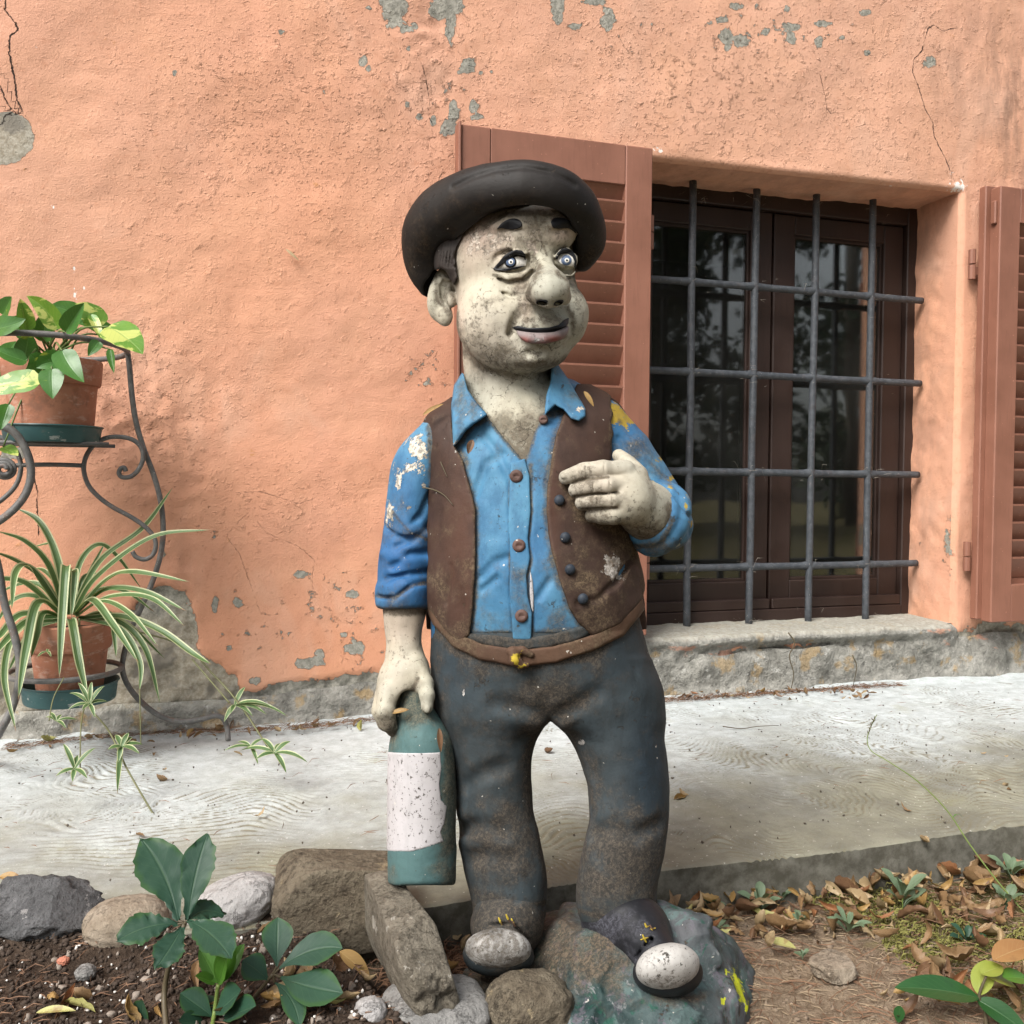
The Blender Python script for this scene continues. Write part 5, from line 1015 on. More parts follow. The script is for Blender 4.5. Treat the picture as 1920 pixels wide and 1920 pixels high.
for poly, lo, hi in (([(931, 430), (940, 419), (952, 411.5), (965, 409.5), (975, 413), (979, 420), (977, 426), (966, 430), (950, 430), (941, 428)], (920, 398, -160), (990, 440, -50)),
                     ([(1032.5, 417), (1036, 410), (1046, 407.5), (1060, 409), (1071, 416), (1077, 427), (1080, 438), (1074, 433), (1064, 428), (1048, 429), (1037, 427)], (1022, 398, -160), (1092, 448, -30))):
    put('eyebrow', hshell(poly, 3.2, lo, hi, 1.0, 2.0, 60), M_BLACK, headm, noise=None)
for x, y, rx, ry, a in ((1016, 566.5, 11.5, 5, -.12), (1047.5, 568, 10, 4.6, -.42)):
    q = head(Vol((x-20, y-16, -230), (x+20, y+16, -110), .9)).off(.9).prism(circ(x, y, rx, ry, a0=a), k=.5); put('nostril', q, M_BLACK, headm, noise=None)
# mouth: dark line, upper and lower lip
lo, hi = (950, 596, -190), (1085, 660, -70)
lower = [(967, 618), (985, 622), (1010, 624), (1040, 622), (1056, 614), (1066, 612), (1064, 626), (1054, 636), (1030, 643), (1005, 645), (985, 641), (973, 631)]
ql = head(Vol(lo, hi, 1.1)); ql.tube([(972, 626, -119), (995, 633, -134), (1020, 634, -138), (1045, 628, -128), (1062, 618, -112)], [7, 11, 11, 9, 6], 4); ql.off(1.0).prism(spline(np.vstack([lower, lower[:1]]), 60)[:-1], k=2)
line = [(960, 614), (970, 610.5), (990, 615), (1010, 614.5), (1030, 614), (1048, 609), (1057, 600), (1067, 595), (1066, 606), (1060, 615), (1042, 623), (1012, 626.5), (985, 624.5), (968, 620)]
(vq, M) = join([ql.skin(), hshell(line, 2.2, lo, hi, 1.0, 1.0)]); put('mouth', vq, [M_LIPS, M_BLACK], headm, dict(tint=[(980, 640, 12, 6, .9), (1042, 638, 16, 6, .9), (1030, 644, 20, 4, .6)], dirt=[(1005, 630, 40, 8, .2)], peel=[(1012, 636, 14, 6, .55)]), mi=M, noise=None)
# hair in front of and behind the ear, far sideburn
def skull(v): head(v); return v
hp = [(880, 405), (868, 440), (857, 462), (852, 480), (856, 505), (859, 522), (852, 537), (843, 522), (836, 508), (826, 503), (812, 508), (800, 520), (790, 470), (810, 420), (850, 390)]
q = head(Vol((780, 380, -140), (900, 620, 150), 2.2)).off(7); q.ell((846, 470, 10), (40, 66, 66), 10); q.prism(hp, k=5)
for k_ in range(7):
    x = 822+k_*6; q.tube([(x+14, 430, fz(q, x+14, 440)), (x+6, 465, fz(q, x+6, 465)), (x+2, 500, fz(q, x+2, 498))], 1.5, 3, 'cut')
b2 = Vol((800, 560, -60), (900, 680, 150), 2.4); head(b2); neck(b2); b2.off(5); b2.prism([(815, 590), (838, 602), (850, 640), (842, 628), (822, 620)], 10, 150, k=3)
b3 = head(Vol((1060, 380, -110), (1125, 560, 120), 2.2)).off(6); b3.ell((1090, 460, 20), (18, 60, 50), 10); b3.prism([(1076, 400), (1088, 430), (1092, 455), (1089, 480), (1110, 500), (1120, 400)], k=3)
for q_ in (q, b2, b3): put('hair', q_, M_HAIR, attrs={})
# ---- hat: dome with a thick brim rolled up all round
ht = Vol((740, 290, -190), (1145, 575, 200), 2.6)
BR = [(810, 540, 40, 18), (802, 505, 30, 32), (795, 465, 12, 37), (803, 425, -18, 42), (832, 393, -50, 44), (876, 365, -84, 42), (928, 347, -112, 40), (985, 342, -124, 38), (1038, 352, -118, 39), (1076, 380, -92, 38), (1096, 418, -56, 33), (1101, 455, -20, 29), (1090, 488, 8, 19)]
sp = spline(np.array(BR, float), 46)
ht.tube(sp[:, :3]-np.array([0, 0, 14]), sp[:, 3], 0, kk=12, zs=.62)
bk = [(808, 540, 40), (840, 545, 110), (930, 520, 160), (1030, 500, 130), (1092, 488, 10)]; ht.tube(spline(np.array(bk, float), 24), 20, 14)
ht.ell((952, 415, 30), (140, 104, 140), 20)
hc = head(Vol((740, 290, -190), (1145, 575, 200), 2.6)).off(2); hc.ell((950, 530, 20), (128, 150, 130), 10)
for P, r in (([(850, 352), (890, 331), (930, 318), (980, 314), (1040, 324), (1080, 346)], 3.5),): ht.tube(on(ht, P, -r*.2), r, 9, 'cut')
ht.ell((935, 365, 10), (72, 52, 90), 16)
inner = [(1080, 512), (1079, 470), (1077, 440), (1066, 408), (1046, 393), (1010, 385), (962, 388), (922, 400), (890, 422), (868, 440), (846, 462), (828, 490), (808, 515), (800, 560), (900, 700), (1090, 700)]
ht.prism(spline(np.array(inner, float), 90), -1e3, 34, 4, 'cut')
ht.f = np.maximum(ht.f, -hc.f)
put('hat', ht, M_HAT, attrs=dict(dirt=[(790, 470, 30, 70, .38), (840, 420, 50, 30, .30), (880, 400, 60, 30, .28), (1100, 470, 24, 30, .4), (950, 380, 60, 14, .3)], tint=[]), noise=(.8, 14))
# ------------------------------------------------------------------ plant stand, pots and plants by the wall
M_ROD = m_iron('dark_wrought_iron', (0.085, 0.083, 0.080), (0.140, 0.135, 0.128), 0.35)
def m_terra():
    g = G('terracotta'); a = g.noise(14, 5, 0.6); b = g.noise(90, 5, 0.65); st = g.noise(26, 5, 0.7, v=g.map((1, 1, 2.5), loc=(2, 1, 0)))
    col = g.mix(g.ss(a, 0.3, 0.7), (0.300, 0.115, 0.062), (0.370, 0.165, 0.100)); col = g.mix(g.ma('MULTIPLY', g.ss(st, 0.52, 0.70), 0.60), col, (0.50, 0.34, 0.27))
    col = g.mix(g.ma('MULTIPLY', g.ss(g.noise(20, 5, 0.7, v=g.map(loc=(6, 1, 3))), 0.55, 0.68), 0.5), col, (0.130, 0.070, 0.045)); col = g.mix(g.ma('MULTIPLY', g.ss(b, 0.62, 0.68), 0.4), col, (0.12, 0.06, 0.04))
    return g.out(col, 0.85, g.bump(g.ma('ADD', a, b), 0.0016, 0.7))
def m_saucer():
    g = G('dark_green_plastic'); a = g.noise(30, 5, 0.65, v=g.map((1, 1, 3))); col = g.mix(g.ss(g.noise(9, 4), 0.3, 0.7), (0.018, 0.062, 0.066), (0.030, 0.088, 0.088))
    col = g.mix(g.ma('MULTIPLY', g.ss(a, 0.60, 0.66), 0.75), col, (0.36, 0.38, 0.36)); col = g.mix(g.ma('MULTIPLY', g.ss(g.noise(70, 4, 0.6), 0.6, 0.68), 0.3), col, (0.12, 0.11, 0.09))
    return g.out(col, g.lin(a, 0.3, 0.7, 0.4, 0.7))
M_TERRA = m_terra(); M_SAUCER = m_saucer(); M_PSOIL = m_plain('potting_soil', (0.035, 0.024, 0.017), 0.95)
def m_leaf(name, a, b, vein=None, stripe=None, vari=None, rough=0.35, trans=0.25, edge=None, dry=None, spec=0.45, ov=0.5):
    g = G(name); uv = g.n('ShaderNodeTexCoord').outputs['UV']; u = g.sep(uv, 0); vv = g.sep(uv, 1)
    oi = g.n('ShaderNodeObjectInfo').outputs['Random']; n = g.noise(16, 4, 0.6); n2 = g.noise(60, 4, 0.6)
    col = g.mix(g.ss(n, 0.3, 0.7), a, b); col = g.mix(g.ma('MULTIPLY', oi, ov), col, tuple(x*1.45 for x in a))
    cu = g.ma('ABSOLUTE', g.ma('SUBTRACT', u, 0.5))
    if vari:
        m = g.ss(g.ma('ADD', g.noise(18, 4, 0.62, 0.6, v=g.n('ShaderNodeMapping', {'Vector': g.co(), 'Scale': (1, 1, 1.6), 'Rotation': (0.3, 0.5, 0.4)}).outputs[0]), g.ma('MULTIPLY', g.attr('vari'), 0.14)), 0.60, 0.65); col = g.mix(m, col, vari)
    if stripe:
        e = g.ss(g.ma('ADD', cu, g.ma('MULTIPLY', g.ma('SUBTRACT', n, 0.5), 0.05)), 0.33, 0.37); col = g.mix(e, col, stripe)
        col = g.mix(g.ma('MULTIPLY', g.ss(g.noise(1.0, 2, 0.5, v=g.n('ShaderNodeMapping', {'Vector': uv, 'Scale': (26, 0.6, 1)}).outputs[0]), 0.5, 0.62), 0.35), col, tuple(x*1.7 for x in b))
    if vein:
        m = g.ma('SUBTRACT', 1.0, g.ss(cu, 0.008, 0.026)); w = g.ma('PINGPONG', g.ma('ADD', g.ma('MULTIPLY', vv, 9.0), g.ma('MULTIPLY', cu, -5.0)), 0.5)
        m = g.ma('MAXIMUM', m, g.ma('MULTIPLY', g.ma('SUBTRACT', 1.0, g.ss(w, 0.02, 0.075)), 0.40)); col = g.mix(g.ma('MULTIPLY', m, 0.7), col, vein)
    if edge: col = g.mix(g.ma('MULTIPLY', g.ss(g.ma('ADD', g.ma('ADD', cu, g.ma('MULTIPLY', vv, 0.1)), g.ma('MULTIPLY', g.ma('SUBTRACT', n, 0.5), 0.5)), 0.40, 0.56), 0.7), col, edge)
    col = g.mix(g.ma('MULTIPLY', g.ss(g.noise(34, 5, 0.7, v=g.map(loc=(3, 1, 1))), 0.62, 0.70), 0.35), col, tuple(x*0.55+0.01 for x in a)); col = g.mix(g.ma('MULTIPLY', g.ss(n2, 0.71, 0.74), 0.5), col, (0.22, 0.20, 0.15))
    if stripe: col = g.mix(g.ss(g.ma('ADD', vv, g.ma('MULTIPLY', g.ma('SUBTRACT', n, 0.5), 0.25)), 0.95, 0.99), col, (0.20, 0.12, 0.06))
    if dry: col = g.mix(g.ma('MULTIPLY', g.ss(n2, 0.55, 0.68), 0.8), col, dry)
    h = g.ma('ADD', g.ma('MULTIPLY', n2, 0.4), g.ma('MULTIPLY', g.ss(cu, 0.0, 0.06), 0.5)); nr = g.bump(h, 0.0012, 0.6)
    g.out(col, rough, nr, **{'Specular IOR Level': spec})
    if trans:
        tl = g.n('ShaderNodeBsdfTranslucent', {0: g.mix(1.0, col, (1.0, 1.0, 0.55), 'MULTIPLY')}); mx = g.n('ShaderNodeMixShader', {0: trans, 1: g.b.outputs[0], 2: tl.outputs[0]}); g.t.links.new(mx.outputs[0], g.t.nodes['Material Output'].inputs[0])
    return g.m
M_POTHOS = m_leaf('pothos_leaf', (0.040, 0.125, 0.022), (0.070, 0.190, 0.030), (0.11, 0.25, 0.07), vari=(0.30, 0.38, 0.05)); M_POTHOSV = m_leaf('pothos_leaf_variegated', (0.085, 0.200, 0.026), (0.150, 0.290, 0.035), (0.26, 0.38, 0.10), vari=(0.48, 0.54, 0.15))
M_SPIDER = m_leaf('spider_plant_leaf', (0.055, 0.110, 0.035), (0.090, 0.155, 0.055), None, stripe=(0.46, 0.49, 0.29), rough=0.42); M_RUN = m_leaf('plant_stem', (0.10, 0.105, 0.04), (0.13, 0.13, 0.06), None, trans=0, rough=0.6)
M_PSTEM = m_leaf('pothos_stem', (0.075, 0.13, 0.03), (0.12, 0.16, 0.05), None, trans=0, rough=0.5)
def ribbon(P, wd, nrm, fold=0.15, nu=5, mb=None, m=0, twist=0.0, wav=0.0):
    """a leaf blade along P: width per point, nrm = direction its upper face looks to, fold = depth of the V"""
    P = np.asarray(P, float); k = len(P); wd = np.broadcast_to(np.asarray(wd, float), (k,)); T = np.gradient(P, axis=0); T /= np.linalg.norm(T, axis=1)[:, None]+1e-12
    nrm = np.asarray(nrm, float); V = []; U = []
    for i in range(k):
        s_ = np.cross(T[i], nrm); s_ /= np.linalg.norm(s_)+1e-9; n = np.cross(s_, T[i])
        if twist: c, d = math.cos(twist*i/k), math.sin(twist*i/k); s_, n = s_*c+n*d, n*c-s_*d
        for j in range(nu):
            u = j/(nu-1)-.5; V.append(P[i]+s_*(2*u)*wd[i]/2+n*(abs(2*u)-.35)*wd[i]*fold+n*wav*wd[i]*math.sin(i*1.7+j*2.1)*abs(2*u)); U.append((j/(nu-1), i/(k-1)))
    Fc = [(i*nu+j, i*nu+j+1, (i+1)*nu+j+1, (i+1)*nu+j) for i in range(k-1) for j in range(nu-1)]
    mb = mb or MB(); return mb.add(V, Fc, m, U)
def wprof(kind, n):
    t = np.linspace(0, 1, n)
    if kind == 'heart': w = np.interp(t, [0, .05, .16, .32, .5, .7, .86, .95, 1], [.30, .72, .96, 1.0, .90, .66, .36, .14, .01])
    elif kind == 'ellipse': w = np.sin(np.pi*np.clip(t, 0, 1)**.85)**.75; w[0] = .06; w[-1] = .02
    elif kind == 'obovate': w = np.interp(t, [0, .08, .2, .35, .5, .65, .8, .9, .96, 1], [.07, .13, .36, .70, .94, 1.0, .80, .47, .22, .02])
    elif kind == 'lance': w = np.interp(t, [0, .15, .4, .6, .85, 1], [.35, .75, 1.0, .9, .45, .02])
    else: w = np.interp(t, [0, .1, .3, .7, .9, 1], [.62, .8, 1.0, .85, .45, .02])
    return w
def px_leaf(b, tip, wpx, d0, d1, kind, fold, bow=0.12, nrm=None, n=12, wav=0.0, twist=0.0, side=0.0):
    """leaf whose base and tip stand at given picture places and distances; bow lifts the middle"""
    A, B = at(*b, d0), at(*tip, d1); nrm = (CAM-(A+B)/2) if nrm is None else np.asarray(nrm, float); nrm = nrm/np.linalg.norm(nrm); L = np.linalg.norm(B-A); t = np.linspace(0, 1, n)[:, None]
    sd = np.cross((B-A)/L, nrm); P = A+(B-A)*t+nrm*bow*L*4*t*(1-t)*.6+sd*side*L*4*t*(1-t)
    return ribbon(P, wprof(kind, n)*wpx*(d0+d1)/2/F, nrm, fold, 7 if wpx > 30 else 5, wav=wav, twist=twist)
def PY(px, py, y): return on_plane(px, py, y=y)
def dist(p): return float((np.asarray(p)-CAM)@FWD)
def rod(name, pts, r, parent, n=70): mb = MB(); mb.tube(spline(np.array(pts), n), r, 9); return mb.build(name, M_ROD, parent)
def pl(pts, y0, y1=None):
    y1 = y0 if y1 is None else y1; k = len(pts); return [PY(x, y, y0+(y1-y0)*i/(k-1)) for i, (x, y) in enumerate(pts)]
SY = -0.20
foot = on_plane(428, 1388, z=0.012)
stand = empty('plant_stand', (foot[0]-.25, SY, 0.008), 'wrought iron plant stand with scrolls holding two potted plants by the wall', 'plant stand')
LEG = [(239, 657), (243, 690), (248, 745), (256, 795), (270, 842), (288, 890), (301, 938), (306, 990), (302, 1035), (289, 1082), (268, 1132), (246, 1180), (233, 1225), (230, 1258), (243, 1290), (270, 1321), (303, 1344), (338, 1353), (375, 1349), (405, 1342), (419, 1348), (426, 1366)]
lp = pl(LEG, SY, foot[1]+.02)+[foot]; rod('leg', lp, .0060, stand, 140)
# mirrored leg on the far left and the front legs
CX = PY(98, 700, SY)[0]
ml = [np.array([2*CX-p[0], p[1], p[2]]) for p in lp]; rod('leg', ml, .0060, stand, 120)
rod('leg', pl([(-60, 930), (-10, 1040), (8, 1130), (28, 1195), (37, 1250), (28, 1312), (0, 1372)], -.31, -.36)+[on_plane(-30, 1420, z=.012)], .0075, stand, 80)
def hoop(name, c, r, rr, tilt=0.0):
    t = np.linspace(0, 2*math.pi, 49); mb = MB(); P = np.stack([c[0]+r*np.cos(t), c[1]+r*np.sin(t), c[2]+tilt*np.sin(t)], 1); mb.tube(P, rr, 9, cap=False); return mb.build(name, M_ROD, stand)
rt_ = PY(239, 660, SY); hoop('hoop', (rt_[0]-.150, SY-.015, rt_[2]), .151, .0062, -.006)
rl_ = PY(228, 1252, SY); hoop('hoop', (rl_[0]-.110, SY, rl_[2]), .110, .0058)
SC = [(236, 884), (233, 877), (226, 879), (223, 888), (230, 895), (246, 893), (260, 880), (268, 860), (265, 840), (250, 825), (225, 819), (200, 821), (178, 833), (163, 852), (157, 874), (160, 896), (170, 916), (190, 936), (215, 953), (245, 969), (270, 986), (288, 1006), (292, 1025), (285, 1042), (270, 1049), (255, 1044), (248, 1034)]
rod('scroll', pl(SC, SY-.004), .0050, stand, 120)
sc2 = [np.array([2*CX-p[0], p[1], p[2]]) for p in pl(SC, SY-.004)]; rod('scroll', sc2, .0050, stand, 120)
rod('scroll', pl([(-60, 830), (-20, 803), (5, 800), (28, 812), (46, 838), (57, 870), (57, 900), (46, 930), (24, 957), (-10, 982), (-60, 1005)], -.315), .0078, stand)
mb = MB(); c0 = PY(6, 880, -.33); t = np.linspace(0, 5*math.pi, 60); P = np.stack([c0[0]+np.cos(t)*(.006+.0009*t), c0[1]+0*t+.001*t, c0[2]+np.sin(t)*(.006+.0009*t)], 1); mb.tube(P, .0048, 8); mb.build('curl', M_ROD, stand)
rod('crossbar', pl([(-60, 874), (20, 873), (90, 871), (156, 873)], SY-.004), .0048, stand, 10)
for yy in (-.06, .06): mb = MB(); zz_ = .6-(834-905)*1.955/1750-.0045; mb.tube([(CX-.115, SY+yy, zz_), (CX+.115, SY+yy, zz_)], .004, 8); mb.build('crossbar', M_ROD, stand)
# saucers, pots, soil
def zat(py, px=100, y=SY): return PY(px, py, y)[2]
def potset(px, rim_t, rim_b, bot, rw, rw2, bw, st, sb, sw, sw2, txt_p, txt_s):
    c = PY(px, (rim_t+bot)/2, SY); k = dist(c)/F; zt, zr, zb = zat(rim_t, px), zat(rim_b, px), zat(bot, px); zs, zsb = zat(st, px), zat(sb, px)
    s_ = empty('pot_saucer', (c[0], c[1], zsb), txt_s, 'saucer', 'green saucers under the pots')
    mb = MB(); mb.lathe((c[0], c[1], 0), [(0.001, zsb+.001), (sw2*k, zsb), (sw2*k+.002, zsb+.003), (sw*k-.003, zs-.004), (sw*k+.001, zs-.001), (sw*k, zs+.001), (sw*k-.004, zs), (sw2*k-.002, zsb+.006), (0.001, zsb+.006)], 48); smooth_by_angle(mb.build('dish', M_SAUCER, s_), 40)
    p_ = empty('flower_pot', (c[0], c[1], zsb+.007), txt_p, 'flower pot', 'terracotta pots on the stand')
    zb = zsb+.0072
    mb = MB(); mb.lathe((c[0], c[1], 0), [(0.001, zb), (bw*k-.003, zb), (bw*k, zb+.003), (rw2*k-.004, zr-.001), (rw2*k-.004, zr)], 48); smooth_by_angle(mb.build('body', M_TERRA, p_), 40)
    mb = MB(); mb.lathe((c[0], c[1], 0), [(rw2*k-.006, zr-.003), (rw2*k+.001, zr-.002), (rw2*k+.003, zr+.002), (rw*k, zt-.003), (rw*k-.002, zt), (rw*k-.010, zt), (rw*k-.012, zt-.004), (rw2*k-.014, zr-.003)], 48); smooth_by_angle(mb.build('rim', M_TERRA, p_), 40)
    mb = MB(); mb.lathe((c[0], c[1], 0), [(0.001, zt-.016), (rw*k*.5, zt-.014), (rw*k-.013, zt-.018)], 30); mb.build('soil', M_PSOIL, p_)
    return c, k, zt
c1, k1, zt1 = potset(98, 676, 721, 801, 88, 82, 70, 800, 831, 88, 80, 'terracotta pot holding the heart leaved pothos on the upper tier', 'dark green saucer with white scuffs under the upper pot')
c2, k2, zt2 = potset(131, 1166, 1213, 1278, 78, 70, 56, 1277, 1312, 86, 78, 'terracotta pot holding the striped spider plant on the lower tier', 'dark green saucer under the lower pot of the spider plant')
# pothos
pothos = empty('pothos_plant', (c1[0], c1[1], zt1-.015), 'pothos with glossy heart shaped green and yellow marbled leaves', 'plant')
dA = dist(c1); root = np.array([c1[0], c1[1], zt1-.016])
PL = [((203, 612), (268, 664), 66, -.16, 1, .05, -.02), ((76, 712), (-45, 742), 50, -.20, 1, .06, .03), ((97, 692), (99, 748), 44, -.20, 0, .10, 0), ((78, 700), (56, 664), 54, -.17, 0, .08, .1), ((112, 678), (68, 690), 40, -.18, 0, .25, .1), ((116, 657), (158, 717), 44, -.19, 0, .12, .06), ((50, 676), (-12, 652), 38, -.17, 0, .1, -.1), ((4, 590), (22, 556), 32, -.10, 0, .2, 0), ((-25, 616), (48, 598), 46, -.17, 0, .12, .12), ((50, 620), (38, 560), 32, -.15, 1, .30, 0), ((108, 618), (50, 555), 36, -.08, 1, .25, .1), ((122, 622), (158, 568), 34, -.16, 0, .30, 0), ((186, 612), (140, 570), 50, -.05, 1, .08, .1), ((208, 630), (140, 606), 32, -.02, 0, .22, .12), ((150, 600), (92, 574), 40, -.02, 0, .15, .12), ((46, 672), (56, 622), 40, -.12, 0, .1, 0), ((16, 758), (2, 806), 28, -.17, 0, .15, 0), ((6, 838), (34, 855), 26, -.10, 1, .1, 0), ((80, 640), (88, 584), 36, -.05, 0, .2, 0), ((-10, 700), (30, 640), 46, -.05, 0, .1, 0), ((185, 640), (165, 668), 22, -.10, 0, .2, 0), ((206, 655), (214, 700), 14, -.10, 0, .3, 0), ((60, 630), (10, 600), 44, -.02, 0, .1, .1), ((170, 590), (192, 640), 18, -.06, 1, .3, 0)]
for i, (b, t_, w_, dd, vr, fo, bw_) in enumerate(PL):
    d = dA+dd; mb = px_leaf(b, t_, w_*1.05, d, d-.02, 'heart', fo, .10, nrm=(CAM-at(*b, d))/2+np.array([.25*math.sin(i*2.3), 0, .55+.3*math.cos(i)]), wav=.02, side=bw_)
    o = mb.build('leaf', M_POTHOSV if vr else M_POTHOS, pothos, attrs=dict(vari=np.full(len(np.concatenate(mb.V)), (0.62 if vr else -.25)+.25*math.sin(i*3.1))))
    B = at(*b, d); mid = (root+B)/2+np.array([0, -.02, .03]); m2 = MB(); m2.tube(spline([root+np.array([.03*math.sin(i*5), .03*math.cos(i*4), 0]), mid, B], 12), np.linspace(.0026, .0016, 12), 6); m2.build('stem', M_PSTEM, pothos)
# spider plant
spider = empty('spider_plant', (c2[0], c2[1], zt2-.015), 'spider plant with arching white edged leaves and hanging plantlets', 'plant')
dB = dist(c2)
SL = [([(122, 1150), (108, 1050), (75, 980), (30, 952)], 17, .02, .05), ([(122, 1150), (92, 1062), (48, 1016), (-5, 996)], 15, .0, -.10), ([(122, 1152), (78, 1085), (30, 1052), (-20, 1032)], 15, -.02, -.15), ([(134, 1148), (188, 1052), (268, 990), (324, 914)], 15, .02, .06), ([(138, 1150), (182, 1082), (285, 1008), (396, 993)], 16, -.02, -.06), ([(138, 1148), (148, 1062), (182, 1022), (217, 1040), (266, 1105)], 14, .03, .08), ([(142, 1150), (200, 1088), (250, 1073), (356, 1091)], 18, -.02, -.14), ([(142, 1152), (200, 1106), (272, 1110), (350, 1146)], 16, -.03, -.12), ([(142, 1156), (205, 1120), (282, 1122), (346, 1174)], 15, -.03, -.16), ([(138, 1152), (172, 1125), (212, 1172), (260, 1243)], 18, -.05, -.20), ([(146, 1160), (228, 1156), (300, 1182), (362, 1226), (396, 1246)], 17, -.04, -.14), ([(146, 1158), (222, 1166), (272, 1216), (300, 1318)], 15, -.02, -.08), ([(127, 1152), (124, 1060), (117, 1150), (111, 1272)], 20, -.10, -.20), ([(120, 1156), (72, 1130), (50, 1212), (34, 1312)], 21, -.06, -.22), ([(120, 1152), (60, 1068), (30, 1072), (22, 1142)], 18, -.05, -.22), ([(116, 1156), (60, 1162), (20, 1192), (-24, 1244)], 20, -.06, -.20), ([(118, 1156), (52, 1096), (0, 1086), (-36, 1092)], 16, -.03, -.12), ([(131, 1160), (136, 1170), (148, 1240), (164, 1305)], 19, -.10, -.18), ([(118, 1160), (82, 1150), (70, 1190), (58, 1234)], 15, -.08, -.16), ([(116, 1160), (42, 1152), (0, 1192), (-24, 1214)], 18, -.04, -.16), ([(138, 1150), (164, 1084), (198, 1016)], 11, .04, .08), ([(150, 1160), (204, 1150), (214, 1190), (218, 1234)], 12, -.03, -.06), ([(154, 1160), (226, 1180), (262, 1240), (262, 1296)], 14, -.04, -.12), ([(120, 1160), (36, 1180), (8, 1262), (30, 1372)], 16, -.05, -.24), ([(124, 1154), (66, 1118), (22, 1128), (-10, 1176)], 14, -.02, -.05), ([(140, 1154), (178, 1110), (232, 1108), (290, 1148)], 13, .03, .06), ([(132, 1150), (150, 1100), (160, 1080), (184, 1074)], 11, .02, .05), ([(126, 1150), (110, 1100), (82, 1070), (60, 1066)], 13, .03, .10), ([(120, 1154), (80, 1100), (36, 1096), (-20, 1122)], 15, .02, .06), ([(146, 1164), (190, 1150), (246, 1176), (310, 1236)], 12, .02, .04), ([(128, 1152), (100, 1030), (92, 1020), (60, 1026)], 13, .04, .08), ([(142, 1158), (190, 1128), (242, 1150), (296, 1212)], 14, -.06, -.2), ([(118, 1162), (64, 1180), (36, 1220), (14, 1262)], 14, .02, .04), ([(132, 1152), (128, 1096), (140, 1070), (138, 1110), (134, 1160)], 16, -.08, -.14)]
for i, (P, w_, d0, d1) in enumerate(SL):
    n = len(P); D = dB+np.linspace(d0*.3, d1, n); W3 = spline(at([p[0] for p in P], [p[1] for p in P], D), 26); mid = W3[12]
    ribbon(W3, wprof('blade', 26)*w_*.86*dB/F, np.array([RGT[0]*.0, -.35, 1.0])+.3*(CAM-mid)*np.array([1, 1, 0]), .28, 5).build('leaf', M_SPIDER, spider)
def runner(P, dd, r=.0016):
    D = dB+np.linspace(dd[0], dd[1], len(P)); m2 = MB(); m2.tube(spline(at([p[0] for p in P], [p[1] for p in P], D), 24), r*1.15, 6); m2.build('runner', M_RUN, spider)
runner([(148, 1160), (156, 1240), (165, 1318), (205, 1372), (240, 1445), (300, 1548)], (-.05, -.30)); runner([(146, 1160), (330, 1205), (400, 1265), (450, 1322), (502, 1400)], (-.02, -.16)); runner([(160, 1320), (152, 1360), (150, 1440)], (-.2, -.3), .0011); runner([(120, 1270), (100, 1310), (92, 1352)], (-.2, -.25), .0010); runner([(262, 1290), (264, 1396)], (-.1, -.14), .0010); runner([(360, 1236), (430, 1318)], (-.1, -.14), .0012)
def plantlet(x, y, d, rays, w_=8):
    for (ax, ay) in rays:
        A = at(x, y, d); B = at(x+ax, y+ay, d-.02*np.sign(ay)); L = np.linalg.norm(B-A); t = np.linspace(0, 1, 10)[:, None]; P = A+(B-A)*t+np.array([0, -.1, .25])*L*4*t*(1-t)*.5
        ribbon(P, wprof('lance', 10)*w_*d/F, (0, -.6, 1), .25, 3).build('leaf', M_SPIDER, spider)
plantlet(168, 1320, dB-.22, [(-38, -20), (-22, -40), (4, -42), (20, -28), (34, -4), (-14, 12), (-40, 10), (10, 26), (28, -34)], 9)
plantlet(228, 1400, dB-.24, [(-12, -22), (20, -18), (40, -4), (-6, 30), (-8, 88), (34, 14), (-26, 6), (14, -26)], 11)
plantlet(140, 1442, dB-.30, [(-22, -48), (40, -40), (-36, 14), (-4, 24), (24, 18), (6, -26)], 10)
plantlet(440, 1322, dB-.12, [(-20, 32), (50, -2), (60, 18), (20, -34), (100, 22), (-8, 16), (70, 4), (34, 22)], 10)
plantlet(515, 1412, dB-.18, [(-66, -4), (62, 18), (22, 38), (30, -22), (-26, -28), (-36, 12), (10, -18)], 11)
plantlet(470, 1400, dB-.16, [(-50, 8), (-26, -8), (14, 34), (24, -14)], 8)
plantlet(106, 1352, dB-.24, [(40, -2), (18, 14), (-22, -6), (-14, -16), (10, -12)], 7); plantlet(88, 1222, dB-.22, [(8, 10), (-18, 10), (4, -4)], 6)
